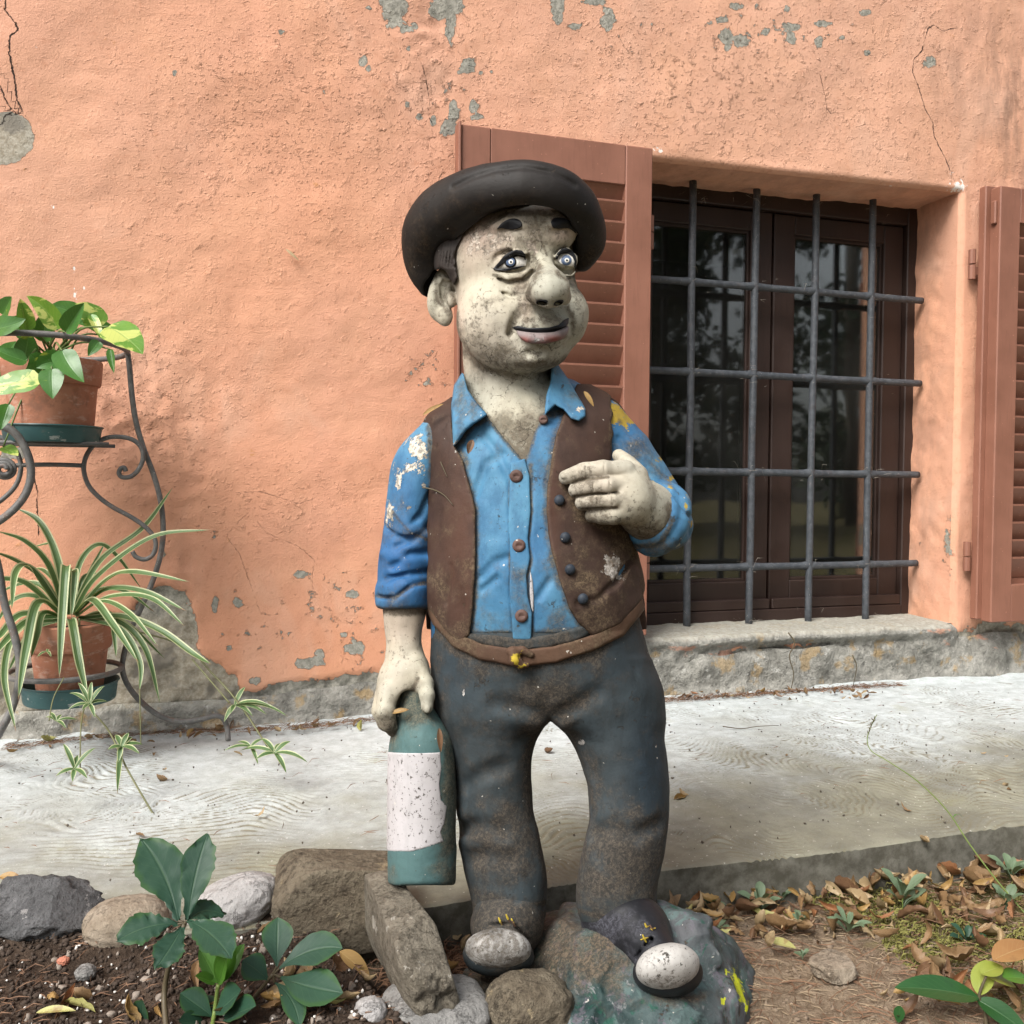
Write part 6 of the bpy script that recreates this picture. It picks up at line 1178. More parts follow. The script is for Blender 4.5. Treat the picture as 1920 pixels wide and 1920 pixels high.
# a dry leaf caught on the wall and other single leaves are further down
# ------------------------------------------------------------------ stones
def m_rock(name, a, b, c, s=1.0, rough=0.9, bmp=0.006, spk=None):
    g = G(name); n = g.noise(12*s, 5, 0.62); f = g.noise(70*s, 6, 0.7); h2 = g.noise(240, 4, 0.7)
    col = g.mix(g.ss(n, 0.35, 0.65), a, b); col = g.mix(g.ma('MULTIPLY', g.ss(f, 0.50, 0.66), 0.8), col, c); col = g.mix(g.ma('MULTIPLY', g.ss(h2, 0.60, 0.68), 0.5), col, tuple(x*0.3 for x in a))
    if spk: col = g.mix(g.ss(g.noise(26, 5, 0.7, v=g.map(loc=(4, 2, 7))), 0.62, 0.66), col, spk)
    vn = g.ss(g.ma('ABSOLUTE', g.ma('SUBTRACT', g.noise(6*s, 7, 0.7, v=g.map((1, 1.8, .7), loc=(8, 3, 1))), 0.5)), 0.0, 0.010); col = g.mix(g.ma('MULTIPLY', g.ma('SUBTRACT', 1.0, vn), 0.35), col, tuple(x*0.55 for x in a))
    col = g.mix(g.ma('MULTIPLY', g.ss(g.noise(34*s, 7, 0.75, v=g.map(loc=(2, 9, 4))), 0.5, 0.66), 0.5), col, tuple(min(1, x*1.35) for x in b))
    return g.out(col, rough, g.bump(g.ma('ADD', g.ma('ADD', n, g.ma('MULTIPLY', f, 0.7)), g.ma('MULTIPLY', vn, 0.15)), bmp*2.8, 1.0), **{'Specular IOR Level': 0.25})
M_RDARK = m_rock('dark_lava_stone', (0.100, 0.100, 0.102), (0.160, 0.160, 0.162), (0.050, 0.050, 0.050), 1.2, spk=(0.30, 0.29, 0.28)); M_RTAN = m_rock('tan_cobble', (0.235, 0.190, 0.140), (0.285, 0.240, 0.185), (0.175, 0.135, 0.095), 1, bmp=.003)
M_RWHITE = m_rock('pale_boulder', (0.300, 0.290, 0.282), (0.370, 0.358, 0.350), (0.22, 0.205, 0.195), .8, bmp=.003); M_RBROWN = m_rock('brown_sandstone', (0.130, 0.104, 0.072), (0.190, 0.160, 0.115), (0.062, 0.048, 0.034), 1.3, spk=(0.30, 0.24, 0.15))
M_RSLAB = m_rock('mottled_limestone', (0.160, 0.138, 0.104), (0.235, 0.208, 0.162), (0.080, 0.065, 0.048), 1.6, spk=(0.44, 0.41, 0.35)); M_RGREY = m_rock('grey_granite', (0.205, 0.200, 0.190), (0.275, 0.268, 0.255), (0.125, 0.120, 0.112), 1.5, bmp=.003)
def ico(n=4):
    import bmesh
    bm = bmesh.new(); bmesh.ops.create_icosphere(bm, subdivisions=n, radius=1.0); V = np.array([v.co[:] for v in bm.verts]); Q = np.array([[v.index for v in f.verts] for f in bm.faces]); bm.free(); return V, Q
ICO4, ICO2, ICO1 = ico(5), ico(2), ico(1)
def rockverts(c, rad, rotz=0.0, seed=0, planes=(), rough=.08, tilt=(0, 0), sq=2.0, base=None):
    V = (base or ICO4)[0].copy()
    if sq != 2.0: q = (np.abs(V)**sq).sum(1)**(1/sq); V = V/q[:, None]
    nrm = V/np.linalg.norm(V, axis=1)[:, None]; V = V+nrm*(fbm(nrm+seed*7.1, 1.4, 4)*rough*2.2+fbm(nrm+seed*3.3, 6, 5)*(rough*.8+.03)+np.abs(fbm(nrm+seed*1.7, 3.2, 4))*(rough*.7))[:, None]
    for p, o in planes:
        p = np.array(p, float); p /= np.linalg.norm(p); dd = V@p-o; dd = np.where(dd > 0, dd, 0); V = V-dd[:, None]*p*0.94
    V = V*np.asarray(rad); M = np.array(Matrix.Rotation(rotz, 3, 'Z')@Matrix.Rotation(tilt[0], 3, 'X')@Matrix.Rotation(tilt[1], 3, 'Y')); return V@M.T+np.asarray(c)
def rock(name, c, rad, mat, label, **k): return tag(mk(name, rockverts(c, rad, **k), (k.get('base') or ICO4)[1], mat, None, loc=(c[0], c[1], c[2]-rad[2])), label, 'stone')
def rk(px, py, hw, hh, bottom, z, dr=1.0):
    p = on_plane(px, bottom, z=z); d = dist(p); r = (hw*d/F, hw*d/F*dr, hh*d/F); c = at(px, py, d+r[1]*.3); return c, r
c, r = rk(70, 1712, 100, 62, 1768, -.012, .75); rock('lava_rock', c, r, M_RDARK, 'rough dark grey rock with a white splash at the far left', seed=1, rough=.16, planes=[((-.3, -.8, .8), .72), ((.8, -.5, .5), .8)])
c, r = rk(237, 1730, 76, 44, 1770, -.012, .8); rock('cobble', c, r, M_RTAN, 'smooth tan cobble between the dark rock and the pale boulder', seed=2, rough=.03, sq=2.3)
c, r = rk(438, 1695, 86, 46, 1738, -.012, .7); rock('boulder', c, r, M_RWHITE, 'smooth pale grey boulder behind the tall dark leaved plant', seed=3, rough=.04, sq=2.3, tilt=(0, -.28))
c, r = rk(640, 1688, 122, 84, 1752, -.015, .55); rock('block_stone', c+np.array([.0, .01, -.004]), r, M_RBROWN, 'big squared brown stone left of the bottle', seed=14, rough=.045, sq=9, rotz=-.14, tilt=(.10, -.06), planes=[((-.9, -.2, .7), 1.05), ((.1, -.9, .25), .86), ((.25, .1, 1), .90), ((-.95, -.6, 0), 1.15), ((.3, -.9, -.2), 1.0)])
A, B = on_plane(722, 1655, z=.012), on_plane(800, 1880, z=-.035); mid = (A+B)/2; ang = math.atan2(B[1]-A[1], B[0]-A[0])
A, B = at(722, 1692, 1.275), at(796, 1818, 1.105); L = np.linalg.norm(B-A); M = (A+B)/2
rock('long_stone', M, (L/2+.034, .033, .050), M_RSLAB, 'long mottled stone lying slantwise below the bottle', seed=5, rough=.05, sq=9, rotz=math.atan2(B[1]-A[1], B[0]-A[0]), tilt=(.22, math.asin(np.clip((A[2]-B[2])/L, -1, 1))*.9), planes=[((.9, .2, .5), 1.0), ((-.2, 1, .6), 1.0), ((-.2, -1, .35), .96), ((-.9, .1, .5), 1.05), ((.5, .9, .1), 1.1)])
c, r = rk(815, 1905, 100, 50, 1945, -.05, .8); rock('flat_stone', c, r, M_RGREY, 'flat grey stone at the bottom edge below the slanting stone', seed=6, rough=.04, sq=3.4, tilt=(.1, .05))
c, r = rk(990, 1895, 84, 66, 1945, -.06, .8); rock('round_stone', c, r, M_RBROWN, 'rounded brown stone in front of the left shoe', seed=7, rough=.06, sq=2.6)
c, r = rk(694, 1898, 32, 26, 1922, -.02); rock('pebble', c, r, M_RWHITE, 'small white pebble left of the flat grey stone', seed=8, rough=.05)
c, r = rk(1566, 1812, 40, 17, 1828, -.066, .9); rock('flat_stone', c, r, M_RTAN, 'flat beige stone lying on the dry ground right of the statue', seed=9, rough=.10, sq=5, rotz=.5, planes=[((.7, -.6, .2), .9), ((-.6, -.8, .1), .85), ((0, 0, 1), .7)])
c, r = rk(1537, 1803, 20, 11, 1812, -.066, .9); rock('pebble', c, r, M_RTAN, 'small beige chip touching the flat stone on dry ground', seed=10, rough=.06)
c, r = rk(160, 1824, 19, 14, 1836, -.012); rock('pebble', c, r, M_RGREY, 'grey pebble on the dark soil in front of the tan cobble', seed=12, rough=.1)
c, r = rk(119, 1802, 11, 8, 1808, -.012); rock('pebble', c, r, m_plain('brick_red', (0.42, 0.16, 0.10)), 'little brick red chip on the dark soil', seed=13, rough=.12)
# ------------------------------------------------------------------ broad leaved plants in the dark bed
M_HELL = m_leaf('dark_bluish_leaf', (0.015, 0.046, 0.028), (0.024, 0.064, 0.036), (0.045, 0.092, 0.050), rough=0.50, trans=0.10, edge=(0.030, 0.080, 0.018), ov=.3, spec=.28); M_FRESH = m_leaf('fresh_green_leaf', (0.055, 0.150, 0.020), (0.085, 0.200, 0.030), (0.12, 0.25, 0.05), rough=0.32, trans=0.2); M_HSTEM = m_leaf('brown_stem', (0.060, 0.045, 0.025), (0.085, 0.070, 0.035), None, trans=0, rough=0.6); M_GSTEM = m_leaf('green_stem', (0.11, 0.16, 0.035), (0.15, 0.19, 0.05), None, trans=0, rough=0.5)
def plant_at(name, px, py, z, label, cat='plant', group=None): b = on_plane(px, py, z=z); return empty(name, b, label, cat, group), b
def stem(parent, P, r0, r1, mat=None): mb = MB(); mb.tube(spline(P, 24), np.linspace(r0, r1, 24), 7); mb.build('stem', mat or M_HSTEM, parent)
def notch(mb, seed, amt):
    V = mb.V[0]; U = mb.U[0]; k = np.abs(U[:, 0]-.5) > .3; V[k] += (np.random.default_rng(seed).normal(0, amt, (k.sum(), 3))); return mb
p1, b1 = plant_at('leafy_plant', 312, 1935, -.01, 'tall plant with six dark blue green leaves in front of the pale boulder')
dj = dist(b1)+.03; J = at(346, 1733, dj); stem(p1, [b1, at(308, 1862, dj), at(320, 1800, dj), J], .0034, .0026)
for i, (b, t_, w_, dd, fo, bw_) in enumerate([((334, 1727), (264, 1572), 86, .05, .10, .05), ((352, 1727), (390, 1562), 60, .05, .14, -.03), ((352, 1728), (420, 1716), 44, .03, .12, -.22), ((334, 1733), (220, 1764), 60, -.03, .10, .08), ((342, 1736), (292, 1816), 54, -.05, .12, -.04), ((350, 1726), (432, 1796), 66, -.06, .12, -.05)]):
    mb = px_leaf(b, t_, w_*1.06, dj, dj+dd, 'obovate' if i != 2 else 'ellipse', fo*.55, .08, nrm=(CAM-J)*.55+np.array([0, 0, .55]), n=20, wav=.018, side=bw_); notch(mb, i, .0011).build('leaf', M_HELL, p1)
    stem(p1, [J, (J+at(*b, dj))/2+np.array([0, 0, .001]), at(*b, dj)], .0018, .0014)
p2, b2 = plant_at('sprouting_plant', 396, 1935, -.01, 'plant with a bright green sprout rising between the dark leaved plants')
d2 = dist(b2)+.03; J2 = at(409, 1846, d2); stem(p2, [b2, at(402, 1900, d2), J2], .0028, .0024, M_GSTEM)
for i, (b, t_, w_, dd, m_) in enumerate([((408, 1843), (374, 1778), 34, .01, 1), ((411, 1843), (438, 1762), 40, -.01, 1), ((414, 1842), (458, 1770), 32, .02, 1), ((404, 1843), (366, 1830), 24, -.02, 1), ((410, 1846), (425, 1790), 30, -.03, 1), ((398, 1846), (392, 1800), 30, .03, 1), ((400, 1908), (338, 1862), 50, .0, 0), ((400, 1905), (452, 1856), 56, -.02, 0), ((412, 1915), (480, 1886), 52, -.04, 0), ((392, 1925), (335, 1915), 40, -.03, 0), ((396, 1905), (388, 1866), 26, .02, 0)]):
    px_leaf(b, t_, w_, d2, d2+dd, 'obovate' if not m_ else 'ellipse', .22, .12, nrm=(CAM-J2)*.5+np.array([.1*math.sin(i*2), 0, .5]), n=14, wav=.02).build('leaf', M_FRESH if m_ else M_HELL, p2)
p3, b3 = plant_at('leafy_plant', 440, 1932, -.01, 'low plant with five rounded dark leaves left of the slanting stone')
d3 = dist(b3)+.05; J3 = at(512, 1826, d3); stem(p3, [b3, at(470, 1880, d3), J3], .0028, .0022)
for i, (b, t_, w_, dd, s_) in enumerate([((519, 1812), (521, 1720), 56, .03, 0), ((524, 1816), (642, 1778), 66, .0, -.10), ((526, 1832), (643, 1862), 74, -.03, .06), ((504, 1838), (455, 1800), 54, .0, .0), ((515, 1842), (562, 1926), 40, -.05, -.08), ((262, 1950), (268, 1876), 46, -.03, 0)]):
    if i == 5: p_, jj = plant_at('leafy_plant', 262, 1960, -.01, 'single dark leaf poking up at the bottom edge left of the tall plant')
    else: p_ = p3
    px_leaf(b, t_, w_*1.05, d3, d3+dd, 'obovate', .06, .10, nrm=(CAM-J3)*.5+np.array([0, 0, .6]), n=18, wav=.015, side=s_).build('leaf', M_HELL, p_)
    if i < 5: stem(p3, [J3, (J3+at(*b, d3))/2, at(*b, d3)], .0018, .0014)
# bottom right: glossy dark leaves and paler neighbours
M_BAY = m_leaf('glossy_dark_leaf', (0.014, 0.055, 0.014), (0.022, 0.075, 0.019), (0.06, 0.125, 0.045), rough=0.32, trans=0.12); M_YEL = m_leaf('yellowing_leaf', (0.190, 0.240, 0.035), (0.270, 0.300, 0.060), (0.32, 0.34, 0.10), rough=0.4); M_RUST = m_leaf('rust_leaf', (0.300, 0.150, 0.055), (0.360, 0.200, 0.080), (0.40, 0.26, 0.12), rough=0.5)
p4_, b4 = plant_at('sapling', 1850, 1930, -.066, 'sapling with glossy pointed dark leaves in the bottom right corner')
d4 = dist(b4)+.02
for i, (b, t_, w_, dd, m_) in enumerate([((1836, 1870), (1678, 1852), 56, -.01, M_BAY), ((1832, 1874), (1930, 1940), 46, -.03, M_BAY), ((1688, 1886), (1684, 1918), 20, .0, M_BAY), ((1836, 1866), (1850, 1800), 40, .03, M_YEL), ((1850, 1830), (1905, 1850), 34, .02, M_YEL), ((1862, 1800), (1940, 1772), 50, .03, M_RUST), ((1840, 1826), (1880, 1812), 36, .01, M_YEL), ((1880, 1832), (1930, 1836), 36, .01, M_FRESH)]):
    px_leaf(b, t_, w_, d4, d4+dd, 'ellipse', .12, .10, nrm=(CAM-at(*b, d4))*.4+np.array([0, 0, .8]), n=16).build('leaf', m_, p4_)
stem(p4_, [b4, at(1846, 1895, d4), at(1836, 1868, d4), at(1850, 1828, d4)], .0026, .0016, M_HSTEM)
# thin grass stalk with a dark seed head leaning over the path
sb = on_plane(1935, 1725, z=-.07); ds = dist(sb); SP = [(1935, 1725), (1918, 1708), (1862, 1642), (1816, 1580), (1776, 1520), (1722, 1466), (1666, 1428), (1634, 1408), (1626, 1386), (1634, 1360), (1644, 1340)]
stalk = empty('grass_stalk', sb, 'long thin green stalk with a dark seed head leaning over the path', 'grass stalk')
SPW = spline(at([p[0] for p in SP], [p[1] for p in SP], ds+np.linspace(0, .22, len(SP))), 70); mb = MB(); mb.tube(SPW, np.linspace(.0014, .0007, 70), 6); mb.build('stem', M_GSTEM, stalk)
mb = MB()
for k in range(9):
    p = SPW[58+k]; mb.tube([p, p+np.array([.004*math.sin(k*2.4), .003*math.cos(k*1.7), .005])], [.0012, .0004], 5)
mb.build('seed_head', M_HSTEM, stalk)
mb = MB(); P_ = SPW[26]; ribbon(np.array([P_, P_+np.array([.006, 0, .005]), P_+np.array([.015, 0, .004]), P_+np.array([.022, 0, -.002])]), [.001, .003, .002, .0004], (0, 0, 1), .1, 3, mb); mb.build('leaf', M_FRESH, stalk)
# small weeds on the dry ground
M_WEED = m_leaf('grey_green_weed', (0.100, 0.150, 0.085), (0.135, 0.185, 0.110), (0.17, 0.22, 0.14), rough=0.55, trans=0.2)
WEEDS = [(1425, 1712, 60, 7, 'rosette of grey green leaves left of the middle of the leaf litter'), (1590, 1752, 62, 6, 'spreading grey green weed below the leaf litter near the moss'), (1692, 1706, 66, 9, 'upright bushy weed in the leaf litter beyond the moss'), (1895, 1652, 62, 8, 'broad weed by the kerb at the right edge where the stalk crosses'), (1885, 1706, 56, 7, 'weed rosette at the right edge below the stalk'), (1330, 1706, 44, 5, 'small weed closest to the statue beside the kerb'), (1345, 1745, 34, 4, 'tiny clover weed near the base of the statue'), (1500, 1742, 42, 5, 'little weed between two larger grey green weeds'), (1560, 1640, 46, 6, 'thin weed growing against the kerb'), (1505, 1800, 26, 5, 'tiny weed beside the flat beige stone'), (1812, 1772, 48, 5, 'spiky dark weed on the moss at right'), (1465, 1690, 40, 5, 'weed under the kerb left of the thin weed'), (1068, 1888, 40, 4, 'dark leaved weed between the brown round stone and the statue base')]
for i, (x, y, s_, n, lb_) in enumerate(WEEDS):
    q = on_plane(x, y, z=-.068); w_ = empty('weed', q, lb_, 'weed', 'small weeds around the statue'); d = dist(q); L = s_*d/F; rr = np.random.default_rng(i)
    for k in range(n+2):
        a = 2*math.pi*k/(n+2)+rr.uniform(-.4, .4); el = rr.uniform(.35, 1.25); l = L*rr.uniform(.55, .95)*(.75 if el > .9 else 1); B = q+l*np.array([math.cos(a)*math.cos(el), math.sin(a)*math.cos(el), math.sin(el)]); z0 = np.array([0, 0, L*.25*rr.uniform(0, 1)*(2 if i in (2, 8) else 1)]); A = q+z0*.8; t = np.linspace(0, 1, 9)[:, None]; P = A+(B+z0-A)*t+np.array([0, 0, l*.5])*t*(1-t)*1.2
        ribbon(P, wprof('obovate', 9)*l*rr.uniform(.26, .40), (0, -.3, 1), .18, 3, wav=.05).build('leaf', M_WEED if i not in (10, 12) else M_HELL, w_)
    if i in (2, 8): stem(w_, [q, q+np.array([0, 0, L*.5])], .0012, .0008, M_GSTEM)
# ------------------------------------------------------------------ fallen leaves
DRY = [m_leaf('dry_leaf_brown', (0.180, 0.108, 0.050), (0.235, 0.150, 0.075), (0.36, 0.25, 0.13), rough=0.55, trans=0.12, dry=(0.10, 0.055, 0.028)), m_leaf('dry_leaf_tan', (0.290, 0.210, 0.115), (0.360, 0.270, 0.155), (0.46, 0.36, 0.22), rough=0.55, trans=0.12, dry=(0.17, 0.10, 0.05)), m_leaf('dry_leaf_ochre', (0.270, 0.165, 0.055), (0.330, 0.215, 0.085), (0.44, 0.31, 0.13), rough=0.5, trans=0.15, dry=(0.18, 0.09, 0.03)), m_leaf('dry_leaf_dark', (0.110, 0.058, 0.030), (0.160, 0.088, 0.045), (0.22, 0.14, 0.08), rough=0.5, trans=0.08, dry=(0.05, 0.028, 0.016)), m_leaf('dry_leaf_pale_green', (0.320, 0.310, 0.100), (0.400, 0.380, 0.150), (0.44, 0.42, 0.2), rough=0.5, trans=0.15, dry=(0.25, 0.17, 0.07)), m_leaf('dry_leaf_rust', (0.215, 0.095, 0.042), (0.270, 0.130, 0.058), (0.40, 0.22, 0.1), rough=0.5, trans=0.12, dry=(0.13, 0.06, 0.03))]
LEAF_ME = []
for v_ in range(14):
    rr = np.random.default_rng(100+v_); n = 14; t = np.linspace(-1, 1, n); cl = rr.uniform(-.5, 1.2); P = np.stack([t*.5, .06*rr.normal()*t*t, cl*.28*t*t+.06*rr.normal()*t**3], 1); wd = wprof('ellipse', n)*rr.uniform(.24, .42); fold = rr.choice([.2, .45, .75, 1.1, -.5, .6])
    mb = ribbon(P, wd, (0, 0, 1), fold, 5, wav=rr.uniform(.06, .2), twist=rr.uniform(-1.2, 1.2)); o = mb.build('leaf_shape', DRY[0]); LEAF_ME.append(o.data); bpy.data.objects.remove(o)
LEAF_MM = {}
def leaf_mesh(v_, m_):
    k = (v_, m_)
    if k not in LEAF_MM: me = LEAF_ME[v_].copy(); me.materials.clear(); me.materials.append(DRY[m_]); me.name = 'fallen_leaf'; LEAF_MM[k] = me
    return LEAF_MM[k]
SHAPE = []
for v_ in range(14):
    r_ = np.random.default_rng(100+v_); c_ = r_.uniform(-.5, 1.2); r_.normal(); r_.normal(); r_.uniform(); f_ = r_.choice([.2, .45, .75, 1.1, -.5, .6])
    SHAPE.append('rolled' if f_ > .9 else 'arched' if c_ < -.1 else 'cupped' if c_ > .7 else 'folded' if f_ > .55 else 'flat' if abs(f_) < .3 else 'creased')
STUFF_LEAVES = None; ALL_LEAVES = []
def fallen(p, s_, rz, tx, ty, v_, m_, label, group, mat=None):
    if STUFF_LEAVES is not None: STUFF_LEAVES.append((p, s_, rz, tx, ty, v_ % 14, m_)); return
    me = leaf_mesh(v_ % 14, m_); o = bpy.data.objects.new('fallen_leaf', me); COL.objects.link(o); ALL_LEAVES.append((proj(p), o)); o.location = Vector(p); o.rotation_euler = (tx, ty, rz); o.scale = (s_, s_, s_); return tag(o, label, 'fallen leaf', group)
KIND = ['brown', 'tan', 'ochre', 'dark brown', 'yellowish', 'rusty']
MARKS = [(1425, 1712, 'the rosette of grey green leaves'), (1590, 1752, 'the spreading grey green weed'), (1692, 1706, 'the upright bushy weed'), (1890, 1670, 'the foot of the grass stalk'), (1330, 1706, 'the small weed nearest the statue'), (1500, 1742, 'the little weed between two larger ones'), (1560, 1640, 'the thin weed at the kerb'), (1566, 1812, 'the flat beige stone'), (1850, 1850, 'the glossy sapling'), (1812, 1772, 'the spiky dark weed'), (1280, 1720, "the statue's base"), (1400, 1880, 'the yellow blot on the base'),
         (1700, 1800, 'the mossy patch'), (85, 1715, 'the rough dark rock'), (237, 1730, 'the tan cobble'), (438, 1695, 'the pale boulder'), (640, 1690, 'the squared brown stone'), (765, 1760, 'the slanting stone'), (330, 1800, 'the tall dark leaved plant'), (410, 1830, 'the bright green sprout'), (560, 1830, 'the low dark leaved plant'), (694, 1898, 'the small white pebble'), (935, 1800, 'the left shoe'), (800, 1640, 'the bottle'), (990, 1880, 'the rounded brown stone'),
         (440, 1350, "the foot of the plant stand"), (150, 1400, 'the hanging plantlets'), (230, 1480, 'the long runner'), (520, 1410, 'the plantlet resting on the path'), (1640, 1400, 'the seed head'), (1450, 1500, "the path's middle"), (640, 1370, 'the lowered hand'), (1300, 1305, 'the right trouser leg'), (1520, 1300, 'the broken sill'), (1750, 1440, 'the grass stalk'), (600, 1560, 'the squared brown stone'), (1330, 1600, 'the right trouser leg'), (1050, 1550, 'the gap between the legs')]
rr = np.random.default_rng(21)
def scatter(n, area, zf, smin, smax, where, group, mats, lift=.0, flat=.5, dens=None):
    k = 0; tries = 0
    while k < n and tries < n*40:
        tries += 1; x = rr.uniform(area[0], area[2]); y = rr.uniform(area[1], area[3])
        if dens and rr.random() > dens(x, y): continue
        q = on_plane(x, y, z=zf if not callable(zf) else -.07)
        if callable(zf):
            z = float(zf(q[0], q[1])); q = on_plane(x, y, z=z); z = float(zf(q[0], q[1]))
        else: z = zf
        if z < -5 or math.hypot((q[0]-.52)/.17, (q[1]+1.235)/.135) < 1.0: continue
        s_ = rr.uniform(smin, smax); m_ = int(rr.choice(len(KIND), p=mats)); v_ = int(rr.integers(14)); t_ = (s_-smin)/(smax-smin)
        mk_ = min(MARKS, key=lambda q_: (q_[0]-x)**2+(1.4*(q_[1]-y))**2); dx, dy = x-mk_[0], y-mk_[1]; dd = math.hypot(dx, dy)
        rel = 'touching' if dd < 26 else ('just ' if dd < 62 else '')+('behind' if -dy > abs(dx) else 'below' if dy > abs(dx) else 'left of' if dx < 0 else 'right of')
        lb_ = '%s%s %s leaf %s %s' % ('small ' if t_ < .33 else 'large ' if t_ > .7 else '', SHAPE[v_], KIND[m_], rel, mk_[2])
        fallen((q[0], q[1], z+rr.uniform(.3, 1)*lift+s_*.10), s_, rr.uniform(0, 6.28), rr.normal(0, flat), rr.normal(0, flat*.7), v_, m_, lb_, group); k += 1
LIT = [.34, .24, .12, .18, .04, .08]
def dens_r(x, y):
    ky = 1700-(x-1250)*.14; a = np.clip(1.15-(y-ky)/150, .08, 1)
    if 1330 < x < 1640 and y > 1770: a *= .12
    if x > 1700: a = max(a, .32)
    return a
def gz(x, y): return float(ground_z(np.array([x]), np.array([y]))[0])
scatter(196, (1236, 1600, 1925, 1915), lambda x, y: gz(x, y) if y < kerb_y(x)-.004 else -9, .022, .054, 'in litter', 'fallen leaves on the dry ground', LIT, .024, .65, dens_r)
scatter(30, (780, 1672, 1040, 1850), lambda x, y: gz(x, y), .024, .046, 'in the hollow', 'fallen leaves in the hollow at the left shoe', [.36, .14, .1, .28, .08, .04], .02, .6)
scatter(34, (0, 1775, 690, 1918), lambda x, y: gz(x, y), .020, .046, 'on dark soil', 'fallen leaves on the dark soil', [.26, .26, .20, .12, .04, .12], .008, .5)
scatter(10, (600, 1700, 720, 1800), lambda x, y: gz(x, y), .026, .044, 'heaped up', 'fallen leaves heaped against the squared stone', [.4, .2, .1, .2, 0, .1], .02, .6)
scatter(24, (20, 1395, 1900, 1600), 0.0, .012, .030, 'on concrete', 'fallen leaves on the concrete path', [.36, .18, .12, .24, .02, .08], .003, .3)
for k_ in {o['label'] for _, o in ALL_LEAVES}:
    L_ = sorted([(float(q_[0]), o) for q_, o in ALL_LEAVES if o['label'] == k_], key=lambda e: e[0])
    if len(L_) > 1:
        for i_, (_, o) in enumerate(L_): o['label'] = k_+(', leftmost' if i_ == 0 else ', rightmost' if i_ == len(L_)-1 else ', middle one')
STUFF_LEAVES = []
scatter(60, (1230, 1294, 1640, 1316), 0.006, .012, .030, '', '', [.36, .14, .06, .26, .02, .16], .008, .6, None)
scatter(44, (60, 1350, 715, 1400), 0.006, .012, .032, '', '', [.36, .16, .10, .24, .04, .10], .006, .6, lambda x, y: 1.0 if abs(y-(1398-(x-60)*.075)) < 16 else .02)
mbs = MB()
for p_, s_, rz, tx, ty, v_, m_ in STUFF_LEAVES:
    me = LEAF_ME[v_]; M_ = Matrix.Translation(p_)@(Matrix.Rotation(rz, 4, 'Z')@Matrix.Rotation(ty, 4, 'Y')@Matrix.Rotation(tx, 4, 'X'))@Matrix.Scale(s_, 4)
    mbs.add([M_@v.co for v in me.vertices], [tuple(f.vertices) for f in me.polygons], m_, [(k%5/4, k//5/13) for k in range(len(me.vertices))])
tag(mbs.build('leaf_drift', DRY, loc=(.8, -.05, .006)), kind='stuff')
STUFF_LEAVES = []
scatter(130, (1236, 1600, 1925, 1915), lambda x, y: gz(x, y) if y < kerb_y(x)-.004 else -9, .010, .024, '', '', [.4, .2, .06, .3, .0, .04], .006, .7, dens_r)
mbs = MB()
for p_, s_, rz, tx, ty, v_, m_ in STUFF_LEAVES:
    me = LEAF_ME[v_]; M_ = Matrix.Translation(p_)@(Matrix.Rotation(rz, 4, 'Z')@Matrix.Rotation(ty, 4, 'Y')@Matrix.Rotation(tx, 4, 'X'))@Matrix.Scale(s_, 4)
    mbs.add([M_@v.co for v in me.vertices], [tuple(f.vertices) for f in me.polygons], m_, [(k%5/4, k//5/13) for k in range(len(me.vertices))])
tag(mbs.build('leaf_fragments', DRY, loc=(.9, -1.2, SOIL)), kind='stuff')
STUFF_LEAVES = None
def single(px, py, d, L, a, v_, m_, label, nr=None, w_=.3):
    A, B = at(px-L/2*math.cos(a), py-L/2*math.sin(a), d), at(px+L/2*math.cos(a), py+L/2*math.sin(a), d); t = np.linspace(0, 1, 12)[:, None]; n_ = (CAM-A)*.6+np.array([0, 0, .5]) if nr is None else np.array(nr); n_ = n_/np.linalg.norm(n_); P = A+(B-A)*t+n_*np.linalg.norm(B-A)*.3*t*(1-t)
    o = ribbon(P, wprof('ellipse', 12)*np.linalg.norm(B-A)*w_, n_, .25, 5).build('fallen_leaf', DRY[m_], loc=tuple(A)); return tag(o, label, 'fallen leaf')
single(750, 1334, D0-.066, 34, -.2, 0, 2, 'ochre leaf caught between the lowered hand and the bottle')
single(825, 1388, D0-.075, 46, 1.5, 1, 3, 'slim brown leaf wedged between the bottle and the trouser leg', w_=.24)
single(868, 1703, on_plane(868, 1703, z=-.05)[1]*0+dist(on_plane(868, 1703, z=-.045)), 52, .05, 2, 4, 'flat pale yellow leaf on the ground left of the left trouser leg', (0, -.3, 1), .34)
single(1104, 748, D0-.082, 34, 1.0, 3, 2, 'curled ochre leaf lying on the shoulder beside the right collar', w_=.28)
single(812, 768, D0-.046, 44, -.5, 3, 2, 'ochre leaf lying on the shoulder at the left vest edge', w_=.2)
single(665, 1808, 1.17, 74, .7, 3, 2, 'large curled ochre leaf beside the low plant and slanting stone', (-.2, -.5, 1), .42)
single(512, 1870, 1.10, 92, -.75, 3, 1, 'large tan leaf lying under the low plant', (0, -.5, 1), .30)
single(1468, 1772, dist(on_plane(1468, 1772, z=-.055)), 52, .25, 3, 4, 'yellow green curled leaf lying between weeds and flat stone', (0, -.4, 1), .40)
single(105, 1897, dist(on_plane(105, 1897, z=.0)), 74, -.05, 3, 4, 'yellow green leaf lying on dark soil at bottom left', (0, -.4, 1), .22)
single(548, 478, dist(on_plane(548, 478, y=-.02)), 34, .72, 3, 1, 'pale curled leaf clinging to the plain wall left of the hat', w_=.16)
single(20, 1648, dist(on_plane(20, 1652, z=.01)), 44, .2, 3, 2, 'orange leaf lying on the path behind the dark rock', (0, -.4, 1), .5)
single(882, 838, D0-.105, 28, 1.9, 3, 3, 'dark crumpled leaf stuck under the left collar tip', w_=.5)
